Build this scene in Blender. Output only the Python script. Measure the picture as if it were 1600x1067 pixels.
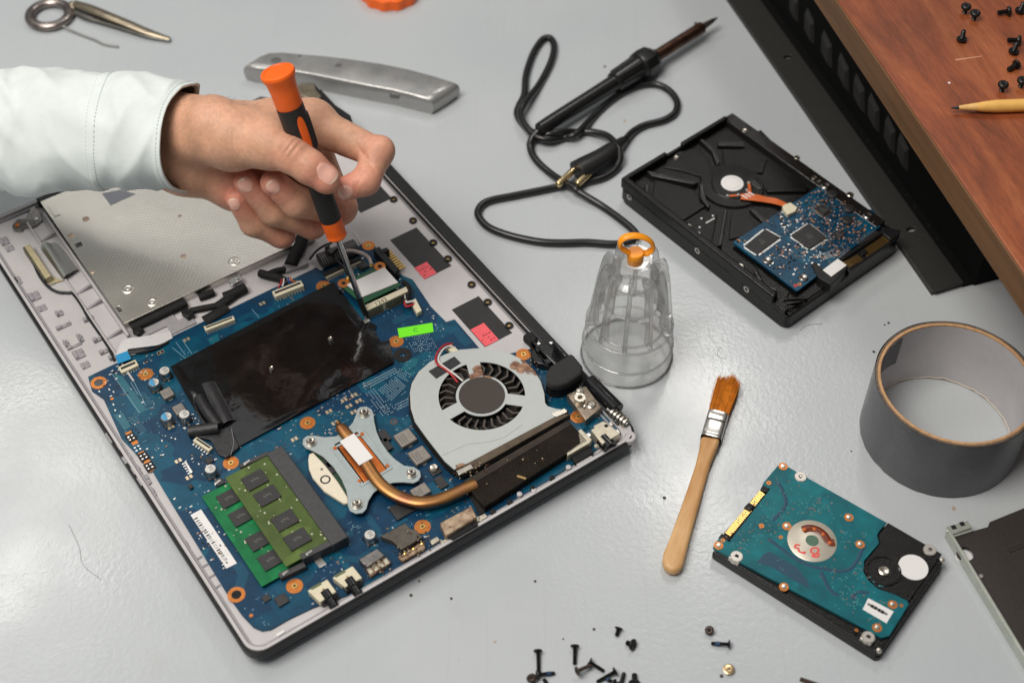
import bpy, bmesh, math, random
import numpy as np
from mathutils import Vector, Matrix
R = math.radians
for o_ in list(bpy.data.objects): bpy.data.objects.remove(o_, do_unlink=True)
scene = bpy.context.scene
COL = scene.collection
MM = 0.001

# ---------------------------------------------------------------- camera
FPX, PITCH, CH = 2297.17, R(49.5025), 667.6            # focal length in photo pixels, tilt, height in mm
cam_d = bpy.data.cameras.new('camera'); cam = bpy.data.objects.new('camera', cam_d); COL.objects.link(cam)
cam_d.sensor_width = 36; cam_d.lens = 36*FPX/1600
cam_d.clip_start = 0.02; cam_d.clip_end = 60
cam.location = (0, 0, CH*MM); cam.rotation_euler = (math.pi/2-PITCH, 0, 0)
cam_d.dof.use_dof = True; cam_d.dof.focus_distance = 0.835; cam_d.dof.aperture_fstop = 6.8
scene.camera = cam

# ---------------------------------------------------------------- room light
world = bpy.data.worlds.new('World'); scene.world = world; world.use_nodes = True
bg = world.node_tree.nodes['Background']; bg.inputs[0].default_value = (0.97, 0.985, 1.0, 1); bg.inputs[1].default_value = 0.20
def area(name, loc, target, sx, sy, power, col):
    l = bpy.data.lights.new(name, 'AREA'); l.shape = 'RECTANGLE'; l.size = sx; l.size_y = sy; l.energy = power; l.color = col
    o = bpy.data.objects.new(name, l); COL.objects.link(o); o.location = loc
    o.rotation_euler = (Vector(target)-Vector(loc)).to_track_quat('-Z', 'Y').to_euler(); return o
area('ceiling_bounce', (-0.62, 0.22, 1.65), (0, 0.6, 0), 0.9, 0.9, 38, (1.0, 0.955, 0.895))
area('ceiling_panel', (-0.45, 1.72, 1.6), (-0.45, 1.72, 0), 0.7, 0.35, 1.0, (0.98, 0.99, 1.0))  # added panel, stands in for bright ceiling mirrored in the black sheet
area('ceiling_panel', (0.34, 1.66, 1.5), (0.34, 1.66, 0), 0.22, 0.6, 6.5, (1.0, 0.97, 0.93))
area('ceiling_panel', (-0.87, 1.46, 1.5), (-0.87, 1.46, 0), 0.24, 0.55, 5.5, (1.0, 0.97, 0.93))
scene.view_settings.view_transform = 'Standard'; scene.view_settings.look = 'None'
scene.view_settings.exposure = -0.37; scene.view_settings.gamma = 1.0
try: scene.view_settings.use_curve_mapping = False
except Exception: pass
scene.render.engine = 'CYCLES'
try:
    scene.cycles.max_bounces = 10; scene.cycles.transmission_bounces = 10; scene.cycles.transparent_max_bounces = 48
    scene.cycles.caustics_refractive = False; scene.cycles.caustics_reflective = False
except Exception: pass

# ---------------------------------------------------------------- measuring: photo pixel -> point on a level plane (mm)
_fw = np.array([0, math.cos(PITCH), -math.sin(PITCH)]); _rt = np.array([1., 0, 0]); _up = np.cross(_rt, _fw); _o = np.array([0, 0, CH])
def ray(px, py): return _fw+_rt*(px-800)/FPX-_up*(py-533.5)/FPX
def U(p, z=0.0):
    d = ray(*p); return _o+d*((z-CH)/d[2])
def AT(p, depth): return _o+depth*ray(*p)                # at a distance along the optical axis
def crop(x0, y0, k): return lambda x, y: (x0+x/k, y0+y/k)

# ---------------------------------------------------------------- mesh collecting
class MB:
    def __init__(s): s.v = []; s.f = []; s.mi = []; s.cur = 0
    def _add(s, vs, fs):
        b = len(s.v); s.v += [tuple(map(float, q)) for q in vs]; s.f += [tuple(b+i for i in f) for f in fs]; s.mi += [s.cur]*len(fs)
        return s
    def prism(s, poly, z0, z1):
        n = len(poly)
        a = sum(poly[i][0]*poly[(i+1) % n][1]-poly[(i+1) % n][0]*poly[i][1] for i in range(n))
        if a < 0: poly = poly[::-1]
        vs = [(x, y, z0) for x, y in poly]+[(x, y, z1) for x, y in poly]
        fs = [tuple(range(n-1, -1, -1)), tuple(range(n, 2*n))]+[(i, (i+1) % n, n+(i+1) % n, n+i) for i in range(n)]
        return s._add(vs, fs)
    def box(s, x0, x1, y0, y1, z0, z1):
        return s.prism([(min(x0, x1), min(y0, y1)), (max(x0, x1), min(y0, y1)), (max(x0, x1), max(y0, y1)), (min(x0, x1), max(y0, y1))], min(z0, z1), max(z0, z1))
    def obox(s, cx, cy, sx, sy, ang, z0, z1):
        c, n = math.cos(ang), math.sin(ang)
        return s.prism([(cx+c*x-n*y, cy+n*x+c*y) for x, y in ((-sx/2, -sy/2), (sx/2, -sy/2), (sx/2, sy/2), (-sx/2, sy/2))], z0, z1)
    def lathe(s, prof, n=24, M=None, cx=0, cy=0, a0=0.0):
        # prof: (radius, z) from bottom to top; ends closed where the radius is above 0
        vs = []; fs = []; m = len(prof)
        for r, z in prof:
            for k in range(n):
                t = a0+2*math.pi*k/n; vs.append((cx+r*math.cos(t), cy+r*math.sin(t), z))
        for i in range(m-1):
            for k in range(n):
                k2 = (k+1) % n; fs.append((i*n+k, i*n+k2, (i+1)*n+k2, (i+1)*n+k))
        if prof[0][0] > 1e-4: fs.append(tuple(range(n-1, -1, -1)))
        if prof[-1][0] > 1e-4: fs.append(tuple((m-1)*n+k for k in range(n)))
        if M is not None: vs = [tuple(M @ Vector(q)) for q in vs]
        return s._add(vs, fs)
    def cyl(s, cx, cy, r, z0, z1, n=20, r2=None):
        return s.lathe([(r, z0), (r2 if r2 is not None else r, z1)], n, None, cx, cy)
    def ring(s, cx, cy, r0, r1, z0, z1, n=28, a0=0.0):
        vs = []; fs = []
        for r, z in ((r0, z0), (r1, z0), (r1, z1), (r0, z1)):
            for k in range(n):
                t = a0+2*math.pi*k/n; vs.append((cx+r*math.cos(t), cy+r*math.sin(t), z))
        for i in range(4):
            j = (i+1) % 4
            for k in range(n):
                k2 = (k+1) % n; fs.append((i*n+k, i*n+k2, j*n+k2, j*n+k))
        return s._add(vs, fs)
    def tube(s, pts, r, n=8, flat=None, cap=True, upv=(0, 0, 1)):
        # pts: 3-D points; r: radius or list; flat: (width factor, height factor)
        P = [np.array(p, float) for p in pts]; m = len(P)
        rr = [r]*m if not hasattr(r, '__len__') else list(r)
        vs = []; fs = []; up = np.array(upv, float); prev = None
        for i in range(m):
            t = P[min(i+1, m-1)]-P[max(i-1, 0)]; t = t/(np.linalg.norm(t)+1e-9)
            if prev is None:
                sd = np.cross(t, up)
                if np.linalg.norm(sd) < 1e-3: sd = np.cross(t, np.array([1., 0.1, 0]))
            else: sd = prev-t*(prev@t)
            sd = sd/(np.linalg.norm(sd)+1e-9); prev = sd; nn = np.cross(sd, t)
            fa, fb = flat if flat else (1, 1)
            for k in range(n):
                a = 2*math.pi*k/n; vs.append(P[i]+sd*(rr[i]*fa*math.cos(a))+nn*(rr[i]*fb*math.sin(a)))
        for i in range(m-1):
            for k in range(n):
                k2 = (k+1) % n; fs.append((i*n+k, (i+1)*n+k, (i+1)*n+k2, i*n+k2))
        if cap: fs += [tuple(range(n)), tuple((m-1)*n+k for k in range(n-1, -1, -1))]
        return s._add(vs, fs)
    def sheet(s, poly, z):
        return s._add([(x, y, z) for x, y in poly], [tuple(range(len(poly)))])
    def grid(s, fn, nu, nv, closed_u=False):
        vs = [fn(i/(nu if closed_u else nu-1), j/(nv-1)) for j in range(nv) for i in range(nu)]; fs = []
        for j in range(nv-1):
            for i in range(nu if closed_u else nu-1):
                i2 = (i+1) % nu; fs.append((j*nu+i, j*nu+i2, (j+1)*nu+i2, (j+1)*nu+i))
        return s._add(vs, fs)

def mesh_of(name, mb, mats, smooth=35):
    me = bpy.data.meshes.new(name); me.from_pydata([(x*MM, y*MM, z*MM) for x, y, z in mb.v], [], mb.f)
    for m in (mats if isinstance(mats, (list, tuple)) else [mats]): me.materials.append(m)
    if isinstance(mats, (list, tuple)) and len(mats) > 1: me.polygons.foreach_set('material_index', mb.mi)
    bm = bmesh.new(); bm.from_mesh(me); bmesh.ops.recalc_face_normals(bm, faces=bm.faces); bm.to_mesh(me); bm.free()
    if smooth: me.shade_smooth(); me.set_sharp_from_angle(angle=R(smooth))
    me.update(); return me
def link(name, me, parent=None, bevel=None, seg=2, loc=None, rotz=0.0):
    o = bpy.data.objects.new(name, me); COL.objects.link(o)
    if parent is not None: o.parent = parent
    if loc is not None: o.location = (loc[0]*MM, loc[1]*MM, loc[2]*MM)
    o.rotation_euler = (0, 0, rotz)
    if bevel and me is not None:
        b = o.modifiers.new('bevel', 'BEVEL'); b.width = bevel*MM; b.segments = seg; b.limit_method = 'ANGLE'; b.angle_limit = R(38); b.harden_normals = False
    return o
def part(name, mb, mat, parent, bevel=None, seg=2, smooth=35, label=None, kind=None):
    o = link(name, mesh_of(name, mb, mat, smooth), parent, bevel, seg)
    if label: o['label'] = label
    if kind: o['kind'] = kind
    return o
def tag(o, label, cat, group=None):
    o['label'] = label; o['category'] = cat
    if group: o['group'] = group
    return o
def thing(name, label, cat, loc=(0, 0, 0), rotz=0.0, group=None):
    return tag(link(name, None, None, None, 2, loc, rotz), label, cat, group)
def copy_tree(o, parent=None):
    c = o.copy(); COL.objects.link(c); c.parent = parent
    for ch in list(o.children): copy_tree(ch, c)
    return c
def bez(pts, n=8):
    # Catmull-Rom through the points
    P = [np.array(p, float) for p in pts]; out = []
    for i in range(len(P)-1):
        p0 = P[i-1] if i else 2*P[0]-P[1]; p1, p2 = P[i], P[i+1]; p3 = P[i+2] if i+2 < len(P) else 2*P[-1]-P[-2]
        for k in range(n):
            t = k/n; out.append(0.5*((2*p1)+(-p0+p2)*t+(2*p0-5*p1+4*p2-p3)*t*t+(-p0+3*p1-3*p2+p3)*t**3))
    out.append(P[-1]); return out
def rrect(x0, x1, y0, y1, r, n=5):
    out = []
    for cx, cy, a in ((x1-r, y0+r, -90), (x1-r, y1-r, 0), (x0+r, y1-r, 90), (x0+r, y0+r, 180)):
        for k in range(n+1):
            t = R(a+90*k/n); out.append((cx+r*math.cos(t), cy+r*math.sin(t)))
    return out

# ---------------------------------------------------------------- materials
def srgb(r, g, b):
    f = lambda c: (c/255/12.92 if c/255 <= 0.04045 else ((c/255+0.055)/1.055)**2.4)
    return (f(r), f(g), f(b), 1)
_M = {}
def mat(name, col, rough=0.5, metal=0.0, noise=0.0, nscale=400, bump=0.0, bscale=900, spec=0.5, coat=0.0, col2=None, rvar=0.0, sss=0.0, trans=0.0, ior=1.5, alpha=1.0, aniso=None, stretch=None):
    if name in _M: return _M[name]
    m = bpy.data.materials.new(name); m.use_nodes = True; nt = m.node_tree; N = nt.nodes; L = nt.links
    b = N['Principled BSDF']; c = col if len(col) == 4 else (*col, 1)
    b.inputs['Base Color'].default_value = c; b.inputs['Roughness'].default_value = rough; b.inputs['Metallic'].default_value = metal
    b.inputs['Specular IOR Level'].default_value = spec; b.inputs['IOR'].default_value = ior
    b.inputs['Coat Weight'].default_value = coat; b.inputs['Transmission Weight'].default_value = trans; b.inputs['Alpha'].default_value = alpha
    if coat: b.inputs['Coat Roughness'].default_value = 0.12
    if sss: b.inputs['Subsurface Weight'].default_value = sss; b.inputs['Subsurface Radius'].default_value = (0.003, 0.0012, 0.0006)
    tc = N.new('ShaderNodeTexCoord'); co = tc.outputs['Object']
    if stretch:
        mp = N.new('ShaderNodeMapping'); mp.inputs['Scale'].default_value = stretch; L.new(co, mp.inputs[0]); co = mp.outputs[0]
    if noise or col2:
        t = N.new('ShaderNodeTexNoise'); t.inputs['Scale'].default_value = nscale; t.inputs['Detail'].default_value = 5; t.inputs['Roughness'].default_value = 0.65
        L.new(co, t.inputs['Vector'])
        r = N.new('ShaderNodeValToRGB'); r.color_ramp.elements[0].position = 0.32; r.color_ramp.elements[1].position = 0.68
        if col2: a0, a1 = c, (col2 if len(col2) == 4 else (*col2, 1))
        else: a0 = tuple(x*(1-noise) for x in c[:3])+(1,); a1 = tuple(min(1, x*(1+noise)) for x in c[:3])+(1,)
        r.color_ramp.elements[0].color = a0; r.color_ramp.elements[1].color = a1
        L.new(t.outputs['Fac'], r.inputs[0]); L.new(r.outputs[0], b.inputs['Base Color'])
        if rvar:
            mr = N.new('ShaderNodeMapRange'); mr.inputs[1].default_value = 0.3; mr.inputs[2].default_value = 0.7
            mr.inputs[3].default_value = max(0.02, rough-rvar); mr.inputs[4].default_value = min(1, rough+rvar)
            L.new(t.outputs['Fac'], mr.inputs[0]); L.new(mr.outputs[0], b.inputs['Roughness'])
    if bump:
        t2 = N.new('ShaderNodeTexNoise'); t2.inputs['Scale'].default_value = bscale; t2.inputs['Detail'].default_value = 3
        L.new(co, t2.inputs['Vector']); bp = N.new('ShaderNodeBump'); bp.inputs['Strength'].default_value = bump; bp.inputs['Distance'].default_value = 0.0006
        L.new(t2.outputs['Fac'], bp.inputs['Height']); L.new(bp.outputs[0], b.inputs['Normal'])
    _M[name] = m; return m
BLACK = mat('black_plastic', (0.010, 0.010, 0.0105), 0.42, spec=0.35, noise=0.3, bump=0.15, bscale=2500)
BLACKG = mat('black_gloss', (0.008, 0.008, 0.009), 0.22, noise=0.2)
BLACKM = mat('black_matte', (0.013, 0.0125, 0.0125), 0.7, spec=0.3, noise=0.3, bump=0.3, bscale=1800)
STEEL = mat('steel', (0.55, 0.53, 0.50), 0.28, 1.0, noise=0.15, nscale=700)
NICKEL = mat('nickel', (0.62, 0.58, 0.50), 0.3, 1.0, noise=0.15, nscale=900)
TIN = mat('solder', (0.72, 0.71, 0.68), 0.33, 1.0)
GOLD = mat('gold_contact', (0.80, 0.52, 0.17), 0.3, 1.0)
COPPER = mat('copper_pad', srgb(196, 122, 62), 0.38, 0.75, noise=0.18, nscale=900)
WHITE = mat('white_paper', srgb(226, 224, 222), 0.65)
IVORY = mat('ivory_plastic', srgb(214, 205, 178), 0.5, noise=0.06)
CHIP = mat('chip_resin', (0.021, 0.020, 0.020), 0.5, noise=0.25, bump=0.2, bscale=3000)
CHIPPRINT = mat('chip_print', (0.10, 0.095, 0.09), 0.6)
ORANGE = mat('orange_plastic', srgb(250, 105, 16), 0.4, noise=0.05, sss=0.0)
# ---------------------------------------------------------------- the table
def table_material():
    m = bpy.data.materials.new('grey_enamel'); m.use_nodes = True; nt = m.node_tree; N = nt.nodes; L = nt.links
    b = N['Principled BSDF']; tc = N.new('ShaderNodeTexCoord')
    big = N.new('ShaderNodeTexNoise'); big.inputs['Scale'].default_value = 5; big.inputs['Detail'].default_value = 4; L.new(tc.outputs['Object'], big.inputs[0])
    cr = N.new('ShaderNodeValToRGB'); cr.color_ramp.elements[0].position = 0.3; cr.color_ramp.elements[1].position = 0.7
    cr.color_ramp.elements[0].color = (0.440, 0.470, 0.490, 1); cr.color_ramp.elements[1].color = (0.505, 0.528, 0.537, 1)
    L.new(big.outputs['Fac'], cr.inputs[0])
    sp = N.new('ShaderNodeTexNoise'); sp.inputs['Scale'].default_value = 85; sp.inputs['Detail'].default_value = 2; L.new(tc.outputs['Object'], sp.inputs[0])
    th = N.new('ShaderNodeMapRange'); th.inputs[1].default_value = 0.765; th.inputs[2].default_value = 0.79; L.new(sp.outputs['Fac'], th.inputs[0])
    mx = N.new('ShaderNodeMix'); mx.data_type = 'RGBA'; mx.inputs['B'].default_value = (0.42, 0.31, 0.24, 1)
    L.new(th.outputs[0], mx.inputs['Factor']); L.new(cr.outputs[0], mx.inputs['A'])
    # hairline scratches and faint worn patches in the paint
    last = mx.outputs['Result']
    for ang_, sc_, th_ in ((0.5, 1.0, 0.70), (-0.9, 0.8, 0.715), (1.35, 1.2, 0.72)):
        mp = N.new('ShaderNodeMapping'); mp.inputs['Rotation'].default_value = (0, 0, ang_); mp.inputs['Scale'].default_value = (900*sc_, 9*sc_, 1); L.new(tc.outputs['Object'], mp.inputs[0])
        sn = N.new('ShaderNodeTexNoise'); sn.inputs['Scale'].default_value = 1.0; sn.inputs['Detail'].default_value = 1; L.new(mp.outputs[0], sn.inputs[0])
        t2 = N.new('ShaderNodeMapRange'); t2.inputs[1].default_value = th_; t2.inputs[2].default_value = th_+0.03; t2.inputs[4].default_value = 0.16; L.new(sn.outputs['Fac'], t2.inputs[0])
        m2 = N.new('ShaderNodeMix'); m2.data_type = 'RGBA'; m2.inputs['B'].default_value = (0.36, 0.36, 0.35, 1); L.new(t2.outputs[0], m2.inputs['Factor']); L.new(last, m2.inputs['A']); last = m2.outputs['Result']
    st = N.new('ShaderNodeTexNoise'); st.inputs['Scale'].default_value = 24; st.inputs['Detail'].default_value = 8; st.inputs['Roughness'].default_value = 0.7; L.new(tc.outputs['Object'], st.inputs[0])
    t3 = N.new('ShaderNodeMapRange'); t3.inputs[1].default_value = 0.58; t3.inputs[2].default_value = 0.8; t3.inputs[4].default_value = 0.3; L.new(st.outputs['Fac'], t3.inputs[0])
    m3 = N.new('ShaderNodeMix'); m3.data_type = 'RGBA'; m3.inputs['B'].default_value = (0.40, 0.39, 0.36, 1); L.new(t3.outputs[0], m3.inputs['Factor']); L.new(last, m3.inputs['A']); L.new(m3.outputs['Result'], b.inputs['Base Color'])
    rn = N.new('ShaderNodeTexNoise'); rn.inputs['Scale'].default_value = 14; rn.inputs['Detail'].default_value = 6; L.new(tc.outputs['Object'], rn.inputs[0])
    rr = N.new('ShaderNodeMapRange'); rr.inputs[1].default_value = 0.3; rr.inputs[2].default_value = 0.7; rr.inputs[3].default_value = 0.14; rr.inputs[4].default_value = 0.34; L.new(rn.outputs['Fac'], rr.inputs[0]); L.new(rr.outputs[0], b.inputs['Roughness'])
    n1 = N.new('ShaderNodeTexNoise'); n1.inputs['Scale'].default_value = 340; n1.inputs['Detail'].default_value = 2.5; n1.inputs['Distortion'].default_value = 0.6; L.new(tc.outputs['Object'], n1.inputs[0])
    bp = N.new('ShaderNodeBump'); bp.inputs['Strength'].default_value = 0.14; bp.inputs['Distance'].default_value = 0.0008
    L.new(n1.outputs['Fac'], bp.inputs['Height']); L.new(bp.outputs[0], b.inputs['Normal'])
    return m
tb = link('table_top', mesh_of('table_top', MB().box(-1300, 1300, -100, 1900, -30, 0), table_material()), None, 3)
tb['kind'] = 'structure'
# ---------------------------------------------------------------- more builders
from mathutils.geometry import tessellate_polygon
def plate(mb, outer, holes, z0, z1):
    loops = [[Vector((x, y, 0)) for x, y in outer]]+[[Vector((x, y, 0)) for x, y in h] for h in holes]
    flat = [q for l in loops for q in l]; tris = tessellate_polygon(loops); n = len(flat)
    vs = [(q.x, q.y, z0) for q in flat]+[(q.x, q.y, z1) for q in flat]; fs = []
    for t in tris: fs.append(tuple(i+n for i in t)); fs.append(tuple(reversed(t)))
    b = 0
    for l in loops:
        m = len(l)
        for i in range(m):
            j = (i+1) % m; fs.append((b+i, b+j, n+b+j, n+b+i))
        b += m
    return mb._add(vs, fs)
def pcb_material(name, c1, c2, cell=42, line=0.02, rough=0.36, ctr=(0.30, 0.42, 0.45, 1)):
    m = bpy.data.materials.new(name); m.use_nodes = True; N = m.node_tree.nodes; L = m.node_tree.links; b = N['Principled BSDF']
    tc = N.new('ShaderNodeTexCoord')
    v1 = N.new('ShaderNodeTexVoronoi'); v1.distance = 'CHEBYCHEV'; v1.inputs['Scale'].default_value = cell; L.new(tc.outputs['Object'], v1.inputs['Vector'])
    bw = N.new('ShaderNodeSeparateColor'); L.new(v1.outputs['Color'], bw.inputs[0])
    cr = N.new('ShaderNodeValToRGB'); cr.color_ramp.elements[0].position = 0.45; cr.color_ramp.elements[1].position = 0.8
    cr.color_ramp.elements[0].color = c1; cr.color_ramp.elements[1].color = c2; L.new(bw.outputs[0], cr.inputs[0])
    # fine copper runs: thin bands of a second cell pattern
    v2 = N.new('ShaderNodeTexVoronoi'); v2.feature = 'DISTANCE_TO_EDGE'; v2.inputs['Scale'].default_value = cell*3.2; L.new(tc.outputs['Object'], v2.inputs['Vector'])
    mu = N.new('ShaderNodeMath'); mu.operation = 'MULTIPLY'; mu.inputs[1].default_value = 30.0; L.new(v2.outputs['Distance'], mu.inputs[0])
    si = N.new('ShaderNodeMath'); si.operation = 'SINE'; L.new(mu.outputs[0], si.inputs[0])
    mr = N.new('ShaderNodeMapRange'); mr.inputs[1].default_value = 0.75; mr.inputs[2].default_value = 0.95; mr.inputs[4].default_value = line*10; L.new(si.outputs[0], mr.inputs[0])
    mx = N.new('ShaderNodeMix'); mx.data_type = 'RGBA'; L.new(mr.outputs[0], mx.inputs['Factor']); L.new(cr.outputs[0], mx.inputs['A'])
    mx.inputs['B'].default_value = tuple(min(1, 1.7*x+0.01) for x in c2[:3])+(1,)
    ns = N.new('ShaderNodeTexNoise'); ns.inputs['Scale'].default_value = 130; ns.inputs['Detail'].default_value = 6; L.new(tc.outputs['Object'], ns.inputs[0])
    ml = N.new('ShaderNodeMix'); ml.data_type = 'RGBA'; ml.blend_type = 'MULTIPLY'; ml.inputs['Factor'].default_value = 0.55
    nr = N.new('ShaderNodeMapRange'); nr.inputs[1].default_value = 0.3; nr.inputs[2].default_value = 0.7; nr.inputs[3].default_value = 0.55; nr.inputs[4].default_value = 1.25; L.new(ns.outputs['Fac'], nr.inputs[0])
    L.new(mx.outputs['Result'], ml.inputs['A']); L.new(nr.outputs[0], ml.inputs['B']); L.new(ml.outputs['Result'], b.inputs['Base Color'])
    b.inputs['Roughness'].default_value = rough; b.inputs['Specular IOR Level'].default_value = 0.3
    bp = N.new('ShaderNodeBump'); bp.inputs['Strength'].default_value = 0.25; bp.inputs['Distance'].default_value = 0.0003; L.new(mr.outputs[0], bp.inputs['Height']); L.new(bp.outputs[0], b.inputs['Normal'])
    return m
PCB = pcb_material('blue_circuit_board', srgb(4, 52, 82), srgb(2, 76, 100), 42, 0.012)
PCBG = pcb_material('olive_memory_board', srgb(74, 92, 42), srgb(88, 108, 50), 60, 0.008)
PCBG2 = pcb_material('green_memory_board', srgb(6, 108, 60), srgb(12, 126, 70), 60, 0.008)
PCBW = mat('green_card', srgb(28, 84, 52), 0.4, noise=0.3, nscale=900)
CASE = mat('grey_case_plastic', srgb(188, 184, 184), 0.55, noise=0.05, nscale=60, bump=0.08, bscale=1500)
CASED = mat('grey_case_shade', srgb(150, 147, 150), 0.55, noise=0.1, nscale=300)
FAN_LIGHT = None

LANG = 2.175512-math.pi/2; LO = np.array([-128.843, 351.611])
_lc, _ls = math.cos(LANG), math.sin(LANG)
def LS(p, z):
    d = U(p, z)[:2]-LO; return (float(d[0]*_lc+d[1]*_ls), float(-d[0]*_ls+d[1]*_lc))
def LSs(pts, z): return [LS(p, z) for p in pts]
def bb(pts, z):
    q = LSs(pts, z); return min(a for a, _ in q), max(a for a, _ in q), min(b for _, b in q), max(b for _, b in q)
cA, cB, cC = crop(0, 280, 2.965), crop(350, 340, 3.5575), crop(120, 540, 3.5575)
cD, cE, cF, cG = crop(260, 740, 3.335), crop(460, 560, 3.5567), crop(620, 500, 3.335), crop(0, 290, 5.617)
def cr_(c, *xy): return [c(x, y) for x, y in xy]

lap = thing('laptop', 'opened laptop base with exposed blue motherboard under the hand with screwdriver', 'laptop', (LO[0], LO[1], 0), LANG)
Z_B = 11.5                                    # top of the motherboard
LW, LD = 367.0, 244.0
# ---- lid underneath and the black lower shell
part('lid', MB().prism(rrect(3, 235, 3, 364, 9), 0.3, 5.6), BLACK, lap, 1.2, label='closed black screen lid under the base')
sh = MB(); sh.prism(rrect(0, LD, 0, LW, 10), 6.4, 11.2); part('lower_shell', sh, BLACK, lap, 1.0)
# ---- grey tray: floor and rim
case = MB(); case.prism(rrect(2.2, LD-2.2, 2.2, LW-2.2, 8), 10.9, 11.3)
tray = part('tray', case, CASE, lap)
rim = MB(); plate(rim, rrect(1.5, LD-1.5, 1.1, LW-1.5, 9), [rrect(3.2, LD-8, 2.9, LW-3, 7.5)[::-1]], 11.2, 14.4)
part('rim', rim, CASE, lap, 0.5)
skt = MB(); plate(skt, rrect(-0.2, LD+0.2, -0.2, LW+0.2, 10.4), [rrect(1.4, LD-1.4, 1.0, LW-1.4, 9.0)[::-1]], 10.6, 13.5)
part('outer_skirt', skt, BLACK, lap, 0.5)
ins = MB(); plate(ins, rrect(3.6, LD-9, 3.6, LW-3.8, 7), [rrect(4.8, LD-10.2, 4.8, LW-5, 6)[::-1]], 11.2, 12.8); part('inner_ridge', ins, CASED, lap, 0.2)
# black hinge cover along the back edge
hc = MB(); hc.box(LD-7.6, LD+0.3, 12, LW-10, 12, 15.4); part('hinge_cover', hc, BLACK, lap, 0.9)
hc = MB(); hc.box(LD-9.6, LD-8.2, 60, LW-40, 11.4, 14.2); part('gasket', hc, BLACKM, lap, 0.3)
# screw wells along the cover
for p in [(752, 437), (723, 393), (700, 368), (782, 462), (608, 268), (664, 336), (812, 500), (640, 300)]:
    s, t = LS(p, 12); s = min(s, LD-14)
    w = part('screw_well', MB().ring(s, t, 1.2, 2.5, 11.3, 12.6, 16), BLACK, tray)
    part('brass_insert', MB().cyl(s, t, 1.1, 11.3, 11.8, 12), GOLD, w)
# cut-out windows with black film and pink stickers
PINK = mat('pink_sticker', srgb(232, 92, 100), 0.6, noise=0.06, nscale=300)
FILM = mat('black_film', (0.014, 0.013, 0.013), 0.45, noise=0.25, nscale=120)
wins = [([(610, 375), (652, 357), (704, 416), (662, 434)], [(649, 420), (663, 411), (682, 426), (663, 436)]),
        ([(706, 484), (748, 463), (800, 520), (758, 541)], [(735, 515), (752, 507), (779, 530), (761, 540)]),
        ([(540, 306), (585, 288), (612, 310), (568, 330)], None)]
FINE = random.Random(5)
for w, stk in wins:
    a, b_, c_, d_ = bb(w, 11.5)
    o = part('black_window', MB().box(a, b_, c_, d_, 11.3, 11.62), FILM, tray)
    if stk:
        a, b_, c_, d_ = bb(stk, 11.8); st_ = MB().box(a, b_, c_, d_, 11.64, 11.8); s_ = part('sticker', st_, PINK, o, label='pink square sticker')
        tx = MB()
        for k in range(3):
            y = c_+2+k*2.6
            for q in range(4):
                if FINE.random() < 0.7: tx.box(a+1.2+q*2, a+1.2+q*2+FINE.uniform(0.6, 1.4), y, y+0.8, 11.80, 11.83)
        for f in tx.v: pass
        s_["kind_note"] = 0; del s_["kind_note"]
        part('print_mark', tx, mat('dark_red_ink', srgb(120, 30, 40), 0.7), o)

# small moulded clips and ribs on the tray's left strip
def clip(p, w, l, h, ang=0.0):
    s, t = LS(p, 11.5); m = MB()
    m.obox(s, t, w, l, ang, 11.3, 11.3+h*0.45); m.obox(s-w*0.32, t, w*0.36, l*0.9, ang, 11.3, 11.3+h); m.obox(s+w*0.36, t+l*0.2, w*0.3, l*0.5, ang, 11.3, 11.3+h*0.7)
    part('clip', m, CASED, tray, 0.25)
for (x, y, w, l, h) in [(20, 290, 5, 7, 2), (45, 322, 5, 5, 1.2), (160, 545, 6, 7, 2), (195, 598, 5, 5, 1.2), (275, 625, 4, 4, 2.5), (295, 683, 9, 2.5, 2), (310, 768, 2.5, 6, 3), (372, 740, 2.5, 6, 3), (345, 775, 9, 2, 1.5), (365, 812, 6, 7, 2), (395, 862, 5, 5, 1.2), (455, 745, 6, 3, 2.6), (485, 800, 6, 3, 2.2), (525, 828, 5, 3, 2.6), (85, 470, 3, 7, 1.5), (205, 690, 3, 9, 1.5), (355, 915, 3, 9, 1.5), (410, 650, 6, 3, 2.2), (230, 480, 6, 6, 1.4)]:
    clip(cA(x, y), w, l, h)
for (x, y, w, l, h) in [(190, 520, 3, 9, 2.4), (240, 570, 5, 5, 2), (285, 640, 5, 6, 2.4), (330, 700, 5, 6, 2.2), (375, 755, 6, 7, 2.4), (415, 820, 4, 6, 2)]:
    clip(cC(x, y), w, l, h)
for (x, y, w, l, h) in [(60, 330, 3, 9, 1.6), (95, 375, 4, 5, 1.6), (150, 450, 8, 1.2, 1), (180, 490, 8, 1.2, 1), (215, 545, 8, 1.2, 1), (245, 600, 8, 1.2, 1), (270, 660, 3, 7, 1.6), (390, 835, 3, 7, 1.4), (330, 770, 1.2, 16, 1.2)]:
    clip(cD(x, y), w, l, h)
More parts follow.
